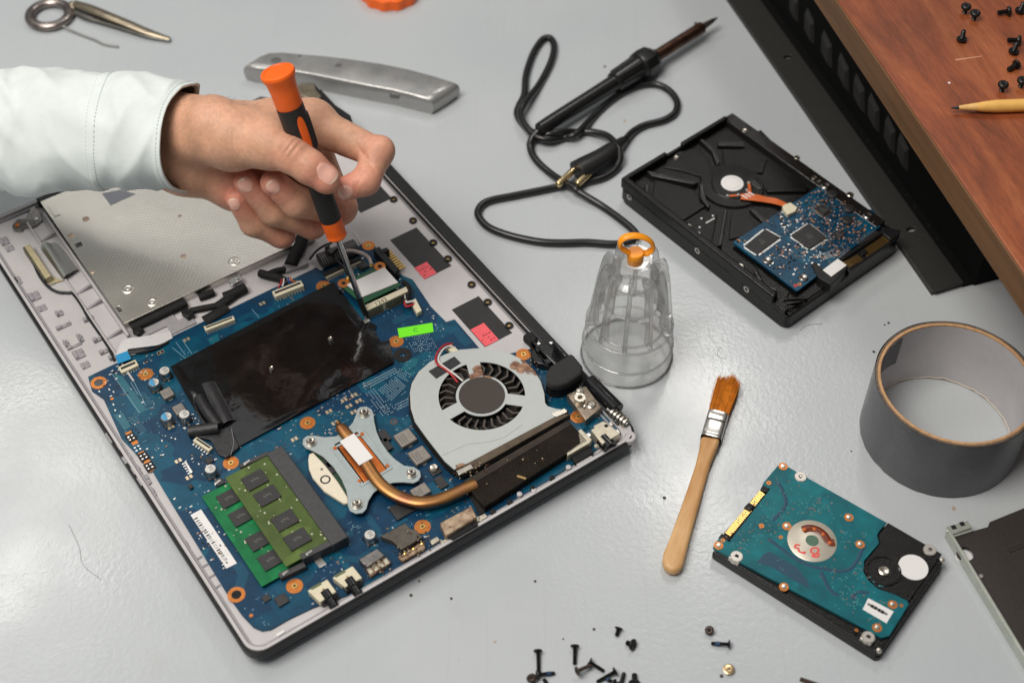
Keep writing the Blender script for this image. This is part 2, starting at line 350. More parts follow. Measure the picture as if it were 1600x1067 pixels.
# walls of the drive bay
a, b_, c_, d_ = bb(cr_(cG, (395, 305), (860, 980)), 14)
s_w = LS(cG(700, 760), 14)[0]
def rail(s0, s1, t0, t1, z1, m=CASE, nm='bay_rail'): return part(nm, MB().box(s0, s1, t0, t1, 11.3, z1), m, tray, 0.3)
s1 = LS(cA(385, 420), 14)[0]; s2 = LS(cA(300, 460), 13)[0]
rail(s1-1.0, s1+0.6, 228, 352, 15.0); rail(s2-0.6, s2+0.6, 196, 352, 13.2)
for k, (x, y) in enumerate([(235, 265), (395, 510), (520, 725), (430, 585)]):
    t = LS(cA(x, y), 13)[1]
    g = MB(); g._add([(s2+0.6, t, 11.3), (s1-1, t, 11.3), (s1-1, t, 14.6), (s2+0.6, t+1.6, 11.3), (s1-1, t+1.6, 11.3), (s1-1, t+1.6, 14.6)], [(0, 1, 2), (5, 4, 3), (0, 3, 4, 1), (1, 4, 5, 2), (2, 5, 3, 0)])
    part('gusset', g, CASED, tray)
# rear-left metal tab and foil taped cable board
TABM = mat('dark_steel', (0.22, 0.21, 0.20), 0.42, 1.0, noise=0.3, nscale=300)
tp = LSs(cr_(cG, (105, 350), (150, 295), (225, 290), (275, 185), (300, 170), (350, 230), (375, 300), (310, 355), (215, 365), (190, 395), (120, 390)), 13)
tbm = part('bracket', MB().prism(tp, 11.4, 13.0), TABM, lap, 0.3, label='dark steel bracket at the drive bay corner')
for (x, y) in ((318, 293), (152, 348)):
    s, t = LS(cG(x, y), 13); part('rivet', MB().lathe([(1.6, 13.0), (1.5, 13.6), (0.5, 13.9)], 14, None, s, t), TIN if x > 200 else COPPER, tbm)
FOIL = mat('metal_foil', (0.78, 0.76, 0.72), 0.30, 1.0, noise=0.08, bump=0.25, bscale=160)
TANPCB = mat('tan_edge', srgb(176, 164, 130), 0.55, noise=0.15)
q = LSs(cr_(cG, (212, 530), (262, 512), (448, 790), (400, 815)), 17)
tcb = part('cable_board', MB().prism(q, 11.4, 17.0), TANPCB, lap, 0.3, label='narrow tan inverter board on its side')
part('board_face', MB().prism([(x-1.2, y) for x, y in q[:1]]+[(x-1.2, y) for x, y in q[3:]]+[(q[3][0], q[3][1]), (q[0][0], q[0][1])], 11.5, 16.2), mat('dark_olive', srgb(84, 82, 66), 0.5, noise=0.3), tcb)
f0, f1, f2, f3 = [LS(p, 13.5) for p in cr_(cG, (350, 545), (480, 495), (690, 735), (555, 830))]
def foil(u, v):
    a = [f0[i]+(f1[i]-f0[i])*u for i in (0, 1)]; b = [f3[i]+(f2[i]-f3[i])*u for i in (0, 1)]
    return (a[0]+(b[0]-a[0])*v, a[1]+(b[1]-a[1])*v, 13.2+2.6*math.sin(math.pi*(0.15+0.85*u))**2-0.7*math.cos(9*u+2*v))
part('foil_tape', MB().grid(foil, 26, 20), FOIL, lap, label='shiny foil tape strip', smooth=80)
q2 = LSs(cr_(cG, (448, 790), (555, 830), (480, 850), (430, 868)), 12.5); part('foil_tail', MB().prism(q2, 11.5, 12.3), TANPCB, tcb)
WIRE = mat('black_wire', (0.012, 0.012, 0.012), 0.38)
def lwire(pts, r, m=WIRE, nm='wire', par=lap, n=6, label=None):
    P = [(*LS(p, z), z) for p, z in pts]; return part(nm, MB().tube(bez(P, 6), r, n), m, par, smooth=80, label=label)
lwire([(cG(285, 650), 15), (cG(340, 780), 15), (cG(415, 880), 13.5), (cG(500, 930), 13), (cG(590, 940), 12.6), (cG(640, 950), 12.6), (cG(720, 1060), 12.4), (cA(405, 635), 12.4), (cA(450, 700), 12.4), (cA(500, 775), 12.4), (cA(530, 840), 12.4)], 0.9)

# ---- optical drive
def drive_material():
    m = bpy.data.materials.new('drive_steel'); m.use_nodes = True; N = m.node_tree.nodes; L = m.node_tree.links; b = N['Principled BSDF']
    b.inputs['Metallic'].default_value = 1.0; b.inputs['Roughness'].default_value = 0.36; b.inputs['Base Color'].default_value = (0.78, 0.75, 0.68, 1)
    tc = N.new('ShaderNodeTexCoord'); mp = N.new('ShaderNodeMapping'); mp.inputs['Scale'].default_value = (430, 430, 430); mp.inputs['Rotation'].default_value = (0, 0, R(45)); L.new(tc.outputs['Object'], mp.inputs[0])
    ck = N.new('ShaderNodeTexVoronoi'); ck.inputs['Scale'].default_value = 1.0; ck.inputs['Randomness'].default_value = 0.0; L.new(mp.outputs[0], ck.inputs['Vector'])
    mr = N.new('ShaderNodeMapRange'); mr.inputs[1].default_value = 0.20; mr.inputs[2].default_value = 0.42; mr.inputs[3].default_value = 1; mr.inputs[4].default_value = 0; L.new(ck.outputs['Distance'], mr.inputs[0])
    bp = N.new('ShaderNodeBump'); bp.inputs['Strength'].default_value = 0.13; bp.inputs['Distance'].default_value = 0.0005; L.new(mr.outputs[0], bp.inputs['Height'])
    n2 = N.new('ShaderNodeTexNoise'); n2.inputs['Scale'].default_value = 16; n2.inputs['Detail'].default_value = 3; L.new(tc.outputs['Object'], n2.inputs[0])
    b2 = N.new('ShaderNodeBump'); b2.inputs['Strength'].default_value = 0.25; b2.inputs['Distance'].default_value = 0.003; L.new(n2.outputs['Fac'], b2.inputs['Height']); L.new(bp.outputs[0], b2.inputs['Normal']); L.new(b2.outputs[0], b.inputs['Normal'])
    r2 = N.new('ShaderNodeMapRange'); r2.inputs[3].default_value = 0.30; r2.inputs[4].default_value = 0.50; L.new(n2.outputs['Fac'], r2.inputs[0]); L.new(r2.outputs[0], b.inputs['Roughness'])
    return m
DRV = drive_material()
dS0, dT0 = LS((194, 506), 16.5); dS1, dT1 = dS0+128, dT0+126
od = MB(); od.prism([(dS0, dT0), (dS1, dT0), (dS1, dT1), (dS0, dT1)], 6.9, 16.5)
drv = part('optical_drive', MB().prism([(dS0+0.6, dT0+0.6), (dS1, dT0+0.6), (dS1, dT1-2), (dS0+0.6, dT1-2)], 11.4, 16.1), TABM, lap, 0.2, label='silver optical drive with dimpled steel top')
topq = rrect(dS0, dS1+0.3, dT0, dT1-1.5, 0.6, 2)
def hole(p, w, l):
    s, t = LS(p, 16.5); return [(s-w/2, t-l/2), (s-w/2, t+l/2), (s+w/2, t+l/2), (s+w/2, t-l/2)]
plt = MB(); plate(plt, topq, [hole(cA(365, 305), 4.2, 4.0), hole(cA(552, 603), 2.2, 4.6)], 16.15, 16.75)
part('top_plate', plt, DRV, drv, 0.25)
for (x, y, r) in [(593, 508, 4.0), (705, 570, 3.6), (1085, 380, 3.8)]:
    s, t = LS(cA(x, y), 16.8); part('boss', MB().lathe([(r, 16.7), (r*0.86, 17.2), (r*0.55, 17.25), (r*0.45, 16.95), (r*0.3, 16.95), (r*0.2, 17.2)], 24, None, s, t), DRV, drv, smooth=60)
for (x, y, r) in [(398, 185, 2.4), (328, 262, 2.2), (833, 170, 1.3), (850, 357, 1.9), (430, 430, 1.4)]:
    s, t = LS(cA(x, y), 16.8); part('rivet', MB().lathe([(r, 16.7), (r*0.8, 16.95), (0.2, 17.0)], 16, None, s, t), mat('pale_rivet', srgb(206, 180, 160), 0.45, 0.5), drv, smooth=60)
q = bb(cr_(cA, (475, 60), (590, 60), (600, 95), (510, 120)), 16.9)
part('label', MB().prism(LSs(cr_(cA, (472, 66), (560, 48), (628, 70), (512, 122)), 16.9), 16.76, 16.86), mat('grey_label', srgb(176, 178, 186), 0.6), drv)
s, t = LS(cA(250, 145), 16.8); part('raised_tab', MB().obox(s, t, 4, 12, 0, 16.7, 17.3), DRV, drv, 0.3)
part('bezel', MB().box(dS0-1, dS1, dT1-1.4, dT1+3.2, 8, 16.6), BLACK, drv, 0.6)
ft = MB(); ft.box(dS0+0.4, dS1, dT0-0.25, dT0+0.6, 11.4, 16.1); part('front_flange', ft, STEEL, drv)
q = LSs(cr_(cA, (1055, 470), (1110, 440), (1125, 465), (1070, 495)), 16.9); tabp = part('mounting_tab', MB().prism(q, 15.6, 16.9), STEEL, drv, 0.3)
s, t = LS(cA(1098, 460), 17); part('screw', MB().lathe([(1.5, 16.9), (1.3, 17.6), (0.4, 17.7)], 12, None, s, t), STEEL, tabp)
# black parts lying between drive and board
bk = [((610, 690), (860, 570), 6, 5.0), ((880, 605), (1040, 575), 4, 3.4), ((1000, 590), (1130, 500), 6, 4.2), ((945, 650), (1050, 590), 7, 3.6), ((920, 545), (990, 520), 5, 4)]
for (a, b2, wd, hh) in bk:
    p = np.array([*LS(cA(*a), 14), 11.4+hh*0.5]); q = np.array([*LS(cA(*b2), 14), 11.4+hh*0.5])
    part('black_cable', MB().tube(bez([p, p*0.6+q*0.4+np.array([0.6, -0.4, 0.4]), q], 5), wd*0.5, 8, flat=(1, hh/wd)), BLACKM, lap, smooth=70)
s, t = LS(cA(870, 620), 15); part('drive_latch', MB().obox(s, t, 5, 7, 0.2, 11.4, 16), BLACK, lap, 0.6)
s, t = LS(cA(640, 700), 15); part('drive_latch', MB().obox(s, t, 5, 5, 0.4, 11.4, 15.6), BLACK, lap, 0.6)
for (x, y, w, l) in [(840, 670, 8, 16), (700, 680, 10, 30), (1060, 540, 4, 10)]:
    s, t = LS(cA(x, y), 12.5); part('tray_rib', MB().obox(s, t, l, w, 0.0, 11.3, 12.4), CASED, tray, 0.4)
for (a, b2, r) in [((380, 20), (445, 110), 6.5), ((330, 250), (470, 215), 5.5)]:
    pass
lwire([(cB(440, 95), 17), (cB(420, 160), 16), (cB(385, 230), 15), (cB(370, 265), 14)], 4.2, BLACKM, 'black_cable', n=8)
lwire([(cB(480, 95), 16.5), (cB(430, 90), 17)], 3.6, BLACKM, 'black_cable', n=8)
s, t = LS(cB(395, 258), 14); part('cable_holder', MB().obox(s, t, 15, 7, -0.15, 11.4, 14), CASED, tray, 0.8)
lwire([(cB(200, 310), 14), (cB(240, 320), 15), (cB(300, 335), 15), (cB(330, 350), 15)], 2.6, BLACKM, 'black_cable', n=8)
lwire([(cB(240, 320), 14), (cB(290, 300), 14), (cB(340, 290), 13)], 2.2, BLACKM, 'black_cable', n=8)
lwire([(cB(0, 445), 14), (cB(60, 420), 14.5), (cB(120, 390), 14.5)], 3.2, BLACKM, 'black_cable', n=8)
lwire([(cB(600, 140), 18), (cB(550, 160), 17.5), (cB(510, 190), 16), (cB(475, 235), 14)], 0.8)
lwire([(cB(580, 150), 19), (cB(600, 210), 19), (cB(660, 270), 18), (cB(690, 320), 17)], 0.8)

# ---- motherboard
mb_px = [(138, 590), (146, 586), *cr_(cB, (515, 282), (540, 300), (770, 150)), cB(840, 165), cB(990, 325), cB(1050, 350), cB(1150, 500), cB(1235, 585), cB(1282, 570), cB(1423, 735), (790, 555), cF(720, 150), cF(900, 330), cF(1135, 500), cF(1178, 590), cF(1080, 650), (930, 705), (820, 775), (700, 848), (600, 905), (560, 925), cD(760, 703), cD(640, 760), cD(545, 815), cD(500, 822), cD(455, 803), cD(395, 740), cD(330, 650), cD(0, 112), (238, 736), cC(250, 520), cC(150, 300), cC(85, 255)]
board = part('motherboard', MB().prism(LSs(mb_px, Z_B), 10.35, Z_B+0.9), PCB, lap, 0.15, label='blue laptop motherboard')
# the case floor is kept below the board, so lift: the board's faces are at Z_B+0.9
ZB = Z_B+0.9
def ring_pad(p, ro=4.4, ri=1.5, m=COPPER, hole=True, z=ZB):
    s, t = LS(p, z); o = part('screw_pad', MB().ring(s, t, ri, ro, z-0.3, z+0.22, 26), m, board)
    if hole: part('socket', MB().ring(s, t, ri*0.45, ri*1.02, z-0.3, z+0.5, 14), GOLD, o); part('bore', MB().cyl(s, t, ri*0.46, z-0.3, z+0.1, 10), BLACKM, o)
for p in cr_(cC, (383, 160), (1283, 430), (857, 652))+cr_(cB, (552, 382), (957, 690))+cr_(cD, (668, 585))+cr_(cE, (712, 935))+cr_(cF, (660, 180), (945, 505)): ring_pad(p)
for p in (cC(122, 207), cD(365, 630)):
    s, t = LS(p, ZB); o = part('screw_pad', MB().ring(s, t, 2.6, 4.6, ZB-0.3, ZB+0.25, 26), COPPER, board); part('bore', MB().cyl(s, t, 2.5, ZB-0.3, ZB+0.12, 16), BLACKG, o)
s, t = LS(cB(993, 765), ZB); part('black_washer', MB().ring(s, t, 1.5, 5.4, ZB-0.2, ZB+0.4, 28), BLACKM, board)
for p in (cC(196, 296), cD(442, 738)):
    s, t = LS(p, ZB); part('test_point', MB().cyl(s, t, 1.0, ZB-0.2, ZB+0.25, 14), COPPER, board)
s, t = LS(cE(553, 352), ZB); part('bore', MB().ring(s, t, 1.2, 2.0, ZB-0.2, ZB+0.15, 18), mat('brown_ring', srgb(96, 64, 44), 0.6), board)
# copper test strip
q = LSs(cr_(cC, (268, 487), (300, 473), (438, 685), (408, 703)), ZB); strip = part('contact_strip', MB().prism(q, ZB-0.2, ZB+0.2), COPPER, board)
for (x, y) in [(302, 512), (338, 572), (372, 618), (405, 672)]:
    s, t = LS(cC(x, y), ZB); w = part('pad_window', MB().obox(s, t, 5.2, 6.2, 0, ZB, ZB+0.28), BLACKM if y != 572 else PCB, strip)
    d = MB()
    for i in (-1, 1):
        for j in (-1, 1): d.obox(s+i*1.1, t+j*1.2, 1.1, 0.9, 0, ZB+0.2, ZB+0.45)
    part('solder_dot', d, TIN, strip)
# capacitors
CAPT = mat('capacitor_top', srgb(208, 206, 200), 0.4, 0.4); CAPB = mat('capacitor_blue', srgb(60, 150, 196), 0.4)
CAPS = mat('capacitor_can', (0.50, 0.49, 0.47), 0.3, 1.0)
def capac(p, r=3.25, h=5.6, blue=False):
    s, t = LS(p, ZB+h); o = part('capacitor', MB().lathe([(r, ZB+0.8), (r, ZB+1.6), (r*0.93, ZB+1.9), (r, ZB+2.2), (r, ZB+h-0.4), (r-0.4, ZB+h)], 26, None, s, t), CAPS, board)
    part('capacitor_base', MB().obox(s, t, r*2.05, r*2.05, 0, ZB-0.1, ZB+0.8), BLACKG, o, 0.3)
    part('cap_top', MB().cyl(s, t, r-0.5, ZB+h-0.1, ZB+h+0.12, 26), CAPT, o)
    if blue: part('blue_mark', MB().prism([(s+(r-0.55)*math.cos(R(a)), t+(r-0.55)*math.sin(R(a))) for a in range(75, 266, 10)], ZB+h, ZB+h+0.2), CAPB, o)
    ink = MB()
    for i in range(3): ink.obox(s+0.5, t+1.3-i*1.2, 2.6-0.5*(i % 2), 0.35, 0, ZB+h+0.1, ZB+h+0.24)
    part('print_mark', ink, mat('grey_ink', (0.15, 0.15, 0.15), 0.7), o)
    ft = MB(); ft.obox(s, t-r-0.6, 1.2, 1.4, 0, ZB-0.1, ZB+0.3); ft.obox(s, t+r+0.6, 1.2, 1.4, 0, ZB-0.1, ZB+0.3); part('solder_foot', ft, TIN, o)
for (x, y, bl) in [(487, 138, 0), (428, 203, 1), (497, 393, 1), (597, 380, 0), (742, 683, 0)]: capac(cC(x, y), blue=bool(bl))
capac(cD(1060, 316), 3.2, 5.4)
# grey inductors
INDU = mat('ferrite', srgb(140, 133, 126), 0.55, 0.35, noise=0.12, nscale=500)
def induct(pts, h=3.2):
    a, b2, c2, d2 = bb(pts, ZB+h); o = part('inductor', MB().box(a, b2, c2, d2, ZB-0.1, ZB+h), INDU, board, 0.5)
    ink = MB()
    for i in range(3): ink.box(a+1.2+i*1.6, a+2.0+i*1.6, c2+1.4, d2-1.6-0.7*(i % 2), ZB+h, ZB+h+0.03)
    part('print_mark', ink, mat('dim_ink', (0.16, 0.15, 0.14), 0.7), o)
    ft = MB(); ft.box((a+b2)/2-1.2, (a+b2)/2+1.2, c2-0.9, c2, ZB-0.1, ZB+0.4); part('solder_foot', ft, TIN, o)
induct(cr_(cC, (460, 252), (515, 225), (542, 268), (487, 296))); induct(cr_(cC, (528, 342), (580, 315), (610, 355), (556, 385)))
induct(cr_(cE, (548, 428), (632, 384), (684, 445), (603, 490))); induct(cr_(cE, (627, 525), (712, 480), (764, 545), (680, 590))); induct(cr_(cE, (640, 730), (718, 688), (762, 735), (690, 775)))
def chip(nm, p, w, l, h, m=CHIP, ang=0.0, par=board, z=None, bev=0.2):
    z = ZB if z is None else z; s, t = LS(p, z+h); return part(nm, MB().obox(s, t, w, l, ang, z-0.05, z+h), m, par, bev)
for (c, x, y, w, l, h) in [(cD, 600, 655, 6, 6, 1.2), (cC, 735, 635, 4, 4, 1), (cC, 632, 780, 2.2, 3, 1.4), (cE, 815, 685, 5, 8, 1.2), (cE, 600, 835, 12, 9, 1.2), (cB, 770, 265, 6, 6, 1.2), (cD, 520, 645, 4, 4, 0.8), (cE, 780, 620, 6, 6, 0.8)]:
    chip('chip', c(x, y), w, l, h)
s, t = LS(cE(773, 598), ZB+3); part('screw', MB().lathe([(2.6, ZB), (2.6, ZB+1.6), (2.0, ZB+2.2), (0.6, ZB+1.9)], 18, None, s, t), NICKEL, board)
# ivory connectors
def conn(pts, h, m=IVORY, pins=0, nm='connector', lab=None, slot=True):
    a, b2, c2, d2 = bb(pts, ZB+h); o = part(nm, MB().box(a, b2, c2, d2, ZB-0.05, ZB+h), m, board, 0.35, label=lab)
    if slot: part('slot', MB().box(a+0.8, b2-0.8, (c2+d2)/2-0.6, (c2+d2)/2+0.6, ZB+h-0.1, ZB+h+0.06), CHIP, o)
    if pins:
        pm = MB()
        for k in range(pins):
            x = a+1+(b2-a-2)*k/(pins-1); pm.box(x-0.25, x+0.25, c2-1.3, c2, ZB-0.05, ZB+0.4)
        part('pins', pm, TIN, o)
    return o
def strip_conn(p0, p1, wid, h, m=IVORY, pins=12, slot=True, side=-1):
    a = np.array(LS(p0, ZB+h)); b2 = np.array(LS(p1, ZB+h)); c = (a+b2)/2; d = b2-a; ln = float(np.linalg.norm(d)); an = math.atan2(d[1], d[0])
    o = part('connector', MB().obox(c[0], c[1], ln, wid, an, ZB-0.05, ZB+h), m, board, 0.35)
    n = np.array([-math.sin(an), math.cos(an)])
    if slot: part('slot', MB().obox(c[0]+n[0]*0.4, c[1]+n[1]*0.4, ln-2, wid*0.35, an, ZB+h-0.1, ZB+h+0.06), CHIP, o)
    pm = MB()
    for k in range(pins):
        q = a+d*((k+0.5)/pins)+n*side*(wid/2+0.6); pm.obox(q[0], q[1], ln/pins*0.45, 1.5, an, ZB-0.05, ZB+0.35)
    part('pins', pm, TIN, o); return o
strip_conn(cA(948, 692), cA(1085, 640), 3.4, 2.6, pins=14); strip_conn(cB(275, 425), cB(435, 362), 5.0, 3.6, pins=10)
k1 = strip_conn(cC(238, 135), cC(335, 92), 5.2, 2.0, pins=7); strip_conn(cB(560, 322), cB(755, 232), 4.0, 2.4, pins=20)
k2 = strip_conn(cC(655, 515), cC(745, 575), 3.2, 2.4, pins=6)
strip_conn(cC(600, 640), cC(640, 705), 1.6, 0.8, TIN, 5, False)
# flat ribbon with blue end
RIB = mat('white_ribbon', srgb(206, 204, 204), 0.5, stretch=(1, 1, 1), noise=0.05); BLUE = mat('blue_tape', srgb(20, 138, 190), 0.5)
def band(pts0, pts1, m, nm, par, thick=0.25, lab=None):
    # ribbon between two rails given as (pixel, z)
    A = bez([(*LS(p, z), z) for p, z in pts0], 6); B = bez([(*LS(p, z), z) for p, z in pts1], 6); n = len(A); mb_ = MB()
    vs = [a for a in A]+[b for b in B]+[a-np.array([0, 0, thick]) for a in A]+[b-np.array([0, 0, thick]) for b in B]; fs = []
    for i in range(n-1):
        fs += [(i, i+1, n+i+1, n+i), (2*n+i, 3*n+i, 3*n+i+1, 2*n+i+1), (i, 2*n+i, 2*n+i+1, i+1), (n+i, n+i+1, 3*n+i+1, 3*n+i)]
    fs += [(0, n, 3*n, 2*n), (n-1, 3*n-1, 4*n-1, 2*n-1)]
    return part(nm, mb_._add(vs, fs), m, par, smooth=60, label=lab)
band([(cA(545, 855), 15), (cA(535, 815), 15.4)], [(cA(608, 832), 15), (cA(590, 795), 15.4)], BLUE, 'ribbon_end', lap, lab='bright blue ribbon end')
band([(cA(535, 815), 15.4), (cA(572, 745), 16), (cA(650, 730), 15.6), (cA(720, 718), 14.5), (cA(790, 708), 13.2)], [(cA(590, 795), 15.4), (cA(600, 785), 15.6), (cA(680, 775), 15), (cA(740, 765), 14), (cA(800, 735), 13)], RIB, 'ribbon_cable', lap, lab='white flat ribbon cable')
lwire([(cA(590, 802), 14.5), (cA(650, 800), 14.4), (cA(720, 785), 13.6), (cA(780, 755), 13)], 0.8)
# black film sheet over the board
q0, q1, q2_, q3 = [np.array(LS(p, ZB+1.5)) for p in ((266, 572), (521, 440), (616, 566), (344, 713))]
rnd = random.Random(3); waves = [(rnd.uniform(-9, 9), rnd.uniform(-7, 7), rnd.uniform(0, 6), rnd.uniform(0.05, 0.22)) for _ in range(16)]
def film(u, v):
    p = (q0*(1-u)+q1*u)*(1-v)+(q3*(1-u)+q2_*u)*v
    amp = 1.0 if 0.04 < u < 0.96 and 0.04 < v < 0.96 else 0.35
    z = ZB+1.5+amp*sum(a*math.sin(fx*u*1.6+fy*v*1.6+ph) for fx, fy, ph, a in waves)
    return (p[0], p[1], max(z, ZB+0.5))
SHEET = mat('glossy_black_sheet', (0.006, 0.006, 0.0062), 0.1, noise=0.4, nscale=70, bump=0.7, bscale=60)
sheet = part('insulation_sheet', MB().grid(film, 70, 46), SHEET, board, smooth=89, label='glossy black insulation sheet')
s, t = LS(cB(1000, 590), ZB+1)
part('sheet_tab', MB().prism(LSs(cr_(cB, (760, 560), (835, 590), (850, 605), (835, 625), (870, 690), (920, 680), (945, 800), (800, 800), (700, 600)), ZB+1.2), ZB+0.3, ZB+1.05), SHEET, sheet)
for p in ((516, 529), (424, 575)):
    s, t = LS(p, ZB+3); part('screw', MB().lathe([(1.5, ZB+0.2), (1.5, ZB+3.0), (1.1, ZB+3.5), (0.3, ZB+3.2)], 14, None, s, t), NICKEL, sheet)
# black cable stub and tape on the sheet
TAPE = mat('black_cloth_tape', (0.02, 0.02, 0.022), 0.5, noise=0.35, nscale=250, bump=0.4, bscale=600)
a_ = [LS(cC(*p), ZB+4) for p in ((690, 200), (765, 185), (880, 400), (795, 440))]
def tapef(u, v):
    a = [a_[0][i]*(1-u)+a_[1][i]*u for i in (0, 1)]; b = [a_[3][i]*(1-u)+a_[2][i]*u for i in (0, 1)]
    return (a[0]*(1-v)+b[0]*v, a[1]*(1-v)+b[1]*v, ZB+2.2+1.7*math.sin(math.pi*min(1, u*1.1))*min(1, 0.3+v*1.2)+0.25*math.sin(9*v))
part('tape_fold', MB().grid(tapef, 18, 24), TAPE, sheet, smooth=80)
lwire([(cC(680, 290), ZB+3.5), (cC(720, 360), ZB+4.5), (cC(790, 450), ZB+4)], 3.2, TAPE, 'cable_stub', sheet, 8)
lwire([(cC(625, 480), ZB+2), (cC(700, 468), ZB+3), (cC(790, 455), ZB+4)], 3.6, TAPE, 'cable_stub', sheet, 8)
part('tape_patch', MB().prism(LSs(cr_(cC, (640, 430), (760, 460), (860, 455), (905, 560), (830, 620), (785, 600), (740, 520), (650, 500)), ZB+2.5), ZB+0.8, ZB+2.2), TAPE, sheet, 0.6)
lwire([(cC(860, 460), ZB+3.2), (cC(872, 540), ZB+2.6), (cC(855, 610), ZB+2.3)], 0.16, mat('grey_thread', (0.3, 0.3, 0.3), 0.6), 'thread', sheet)

# ---- memory
def ram(nm, pc, width, z, m, chips, cw, cl, lab):
    s0, t0 = LS(pc, z); o = part(nm, MB().box(s0, s0+width, t0, t0+67.6, z-1.0, z), m, lap, 0.1, label=lab)
    for p in chips:
        s, t = LS(p, z+1); c = part('memory_chip', MB().obox(s, t, cw, cl, 0, z-0.02, z+1.0), CHIP, o, 0.15)
        pr = MB()
        for i in range(3): pr.obox(s-1.5+i*1.6, t+0.4*(i % 2), 0.8, 1.8, 0.5, z+1.0, z+1.03)
        part('print_mark', pr, CHIPPRINT, c)
    rr = random.Random(len(nm)); d = MB()
    for _ in range(46):
        x = s0+rr.uniform(1, width-1); y = t0+rr.uniform(1, 66.5)
        d.obox(x, y, rr.choice((0.5, 0.9)), rr.choice((0.5, 1.1)), 0, z-0.02, z+0.35)
    part('solder_specks', d, mat('pale_speck', srgb(190, 190, 165), 0.4, 0.3), o, kind='stuff')
    return o
up = ram('memory_module', (447, 885), 30, 19.0, PCBG, cr_(cD, (460, 30), (525, 112), (617, 240), (682, 337)), 12.2, 9.6, 'upper olive green memory module')
lo_ = ram('memory_module', (409, 916), 30, 14.8, PCBG2, cr_(cD, (325, 125), (388, 218), (478, 345), (542, 445)), 11, 9.6, 'lower bright green memory module')
SOCK = mat('dark_socket', (0.045, 0.045, 0.047), 0.55, noise=0.2)
q = bb([(421, 703), (440, 697), (541, 834), (520, 847)], 19.5)
s_a = LS((519, 845), 19.5)[0]; s_b = LS((541, 834), 19.5)[0]; t_a = LS((519, 847), 19.5)[1]; t_b = LS((440, 697), 19.5)[1]
sock = part('memory_socket', MB().box(s_a-1.5, s_b, t_a-2, t_b, ZB, 20.2), SOCK, lap, 0.5)
for (p0, p1, z, w) in [(cD(700, 432), cD(870, 352), 19.5, 3.6), (cD(588, 530), cD(722, 468), 16.2, 3.6), (cC(905, 668), cC(1068, 592), 19.5, 2.6), (cC(772, 765), cC(815, 745), 16.2, 4)]:
    a = np.array(LS(p0, z)); b2 = np.array(LS(p1, z)); c = (a+b2)/2; d = b2-a
    part('socket_arm', MB().obox(c[0], c[1], float(np.linalg.norm(d)), w, math.atan2(d[1], d[0]), ZB, z), SOCK, sock, 0.4)
    part('latch', MB().obox(a[0]+d[0]*0.25, a[1]+d[1]*0.25, 4.2, 1.6, math.atan2(d[1], d[0])+0.2, z-0.2, z+0.5), STEEL, sock, 0.2)
q = LSs(cr_(cD, (770, 455), (805, 435), (835, 470), (800, 490)), ZB+1); part('latch_foot', MB().prism(q, ZB, ZB+1), TIN, sock)
# barcode label
q = LSs(cr_(cD, (125, 213), (180, 184), (367, 464), (312, 492)), ZB+0.3); lb = part('barcode_label', MB().prism(q, ZB-0.1, ZB+0.15), WHITE, board, label='white barcode label')
bars = MB(); A0, A1 = np.array(LS(cD(143, 235), ZB)), np.array(LS(cD(300, 455), ZB)); rr = random.Random(9); x = 0.0
dv = (A1-A0)/np.linalg.norm(A1-A0); nv = np.array([dv[1], -dv[0]]); tot = float(np.linalg.norm(A1-A0))
if nv[0] < 0: nv = -nv
while x < tot:
    w = rr.choice((0.4, 0.4, 0.8, 1.1)); c = A0+dv*(x+w/2)+nv*1.6
    bars.obox(c[0]-0.6, c[1], 2.0, w*0.8, 0, ZB+0.15, ZB+0.18); x += w+rr.choice((0.4, 0.6, 0.9))
part('barcode', bars, mat('black_ink', (0.02, 0.02, 0.02), 0.7), lb)

# ---- processor, bracket and heat pipe
ZC = ZB+3.4
a, b2, c2, d2 = bb(cr_(cE, (110, 540), (430, 350), (640, 590), (300, 790)), ZB+1)
cS, cT = LS(cE(360, 575), ZB+1)
CPUG = mat('processor_green', srgb(30, 62, 40), 0.4, noise=0.3, nscale=400)
cpu = part('processor', MB().obox(cS, cT, 34, 37, 0, ZB, ZB+1.6), CPUG, board, 0.2)
for (x, y) in [(500, 430), (510, 480), (190, 570), (200, 610)]:
    s, t = LS(cE(x, y), ZB+1.6); part('chip', MB().obox(s, t, 4.5, 8, 0, ZB+1.55, ZB+2.1), CHIP, cpu)
iv = LSs(cr_(cE, (105, 520), (82, 528), (76, 560), (80, 610), (100, 660), (165, 735), (275, 805), (300, 802), (298, 770), (240, 680), (170, 590)), ZB+2.5)
ivp = part('socket_lever_frame', MB().prism(iv, ZB, ZB+2.4), mat('ivory_metal', srgb(224, 214, 192), 0.45, noise=0.04), board, 0.5, label='ivory processor socket frame')
s, t = LS(cE(172, 672), ZB+2.4); part('cam_screw', MB().lathe([(2.9, ZB+2.2), (2.9, ZB+2.5), (1.0, ZB+2.3)], 18, None, s, t), CHIP, ivp)
s, t = LS(cE(152, 615), ZB+2.4); part('peg', MB().cyl(s, t, 0.8, ZB+2.2, ZB+2.6, 12), TABM, ivp)
br = [(345, 305), (348, 285), (365, 270), (400, 266), (430, 284), (440, 310), (444, 350), (458, 410), (480, 460), (520, 520), (560, 560), (610, 595), (665, 603), (698, 625), (703, 655), (690, 678), (660, 692), (600, 686), (545, 690), (490, 708), (440, 745), (412, 790), (400, 835), (378, 857), (340, 860), (308, 845), (297, 815), (298, 780), (288, 730), (262, 670), (215, 600), (160, 545), (110, 515), (62, 497), (45, 475), (48, 448), (70, 430), (110, 428), (170, 437), (230, 432), (280, 405), (325, 355)]
bro = LSs([cE(x, y) for x, y in br], ZC+1)
hol = LSs(cr_(cE, (222, 478), (350, 405), (522, 622), (392, 702)), ZC+1)
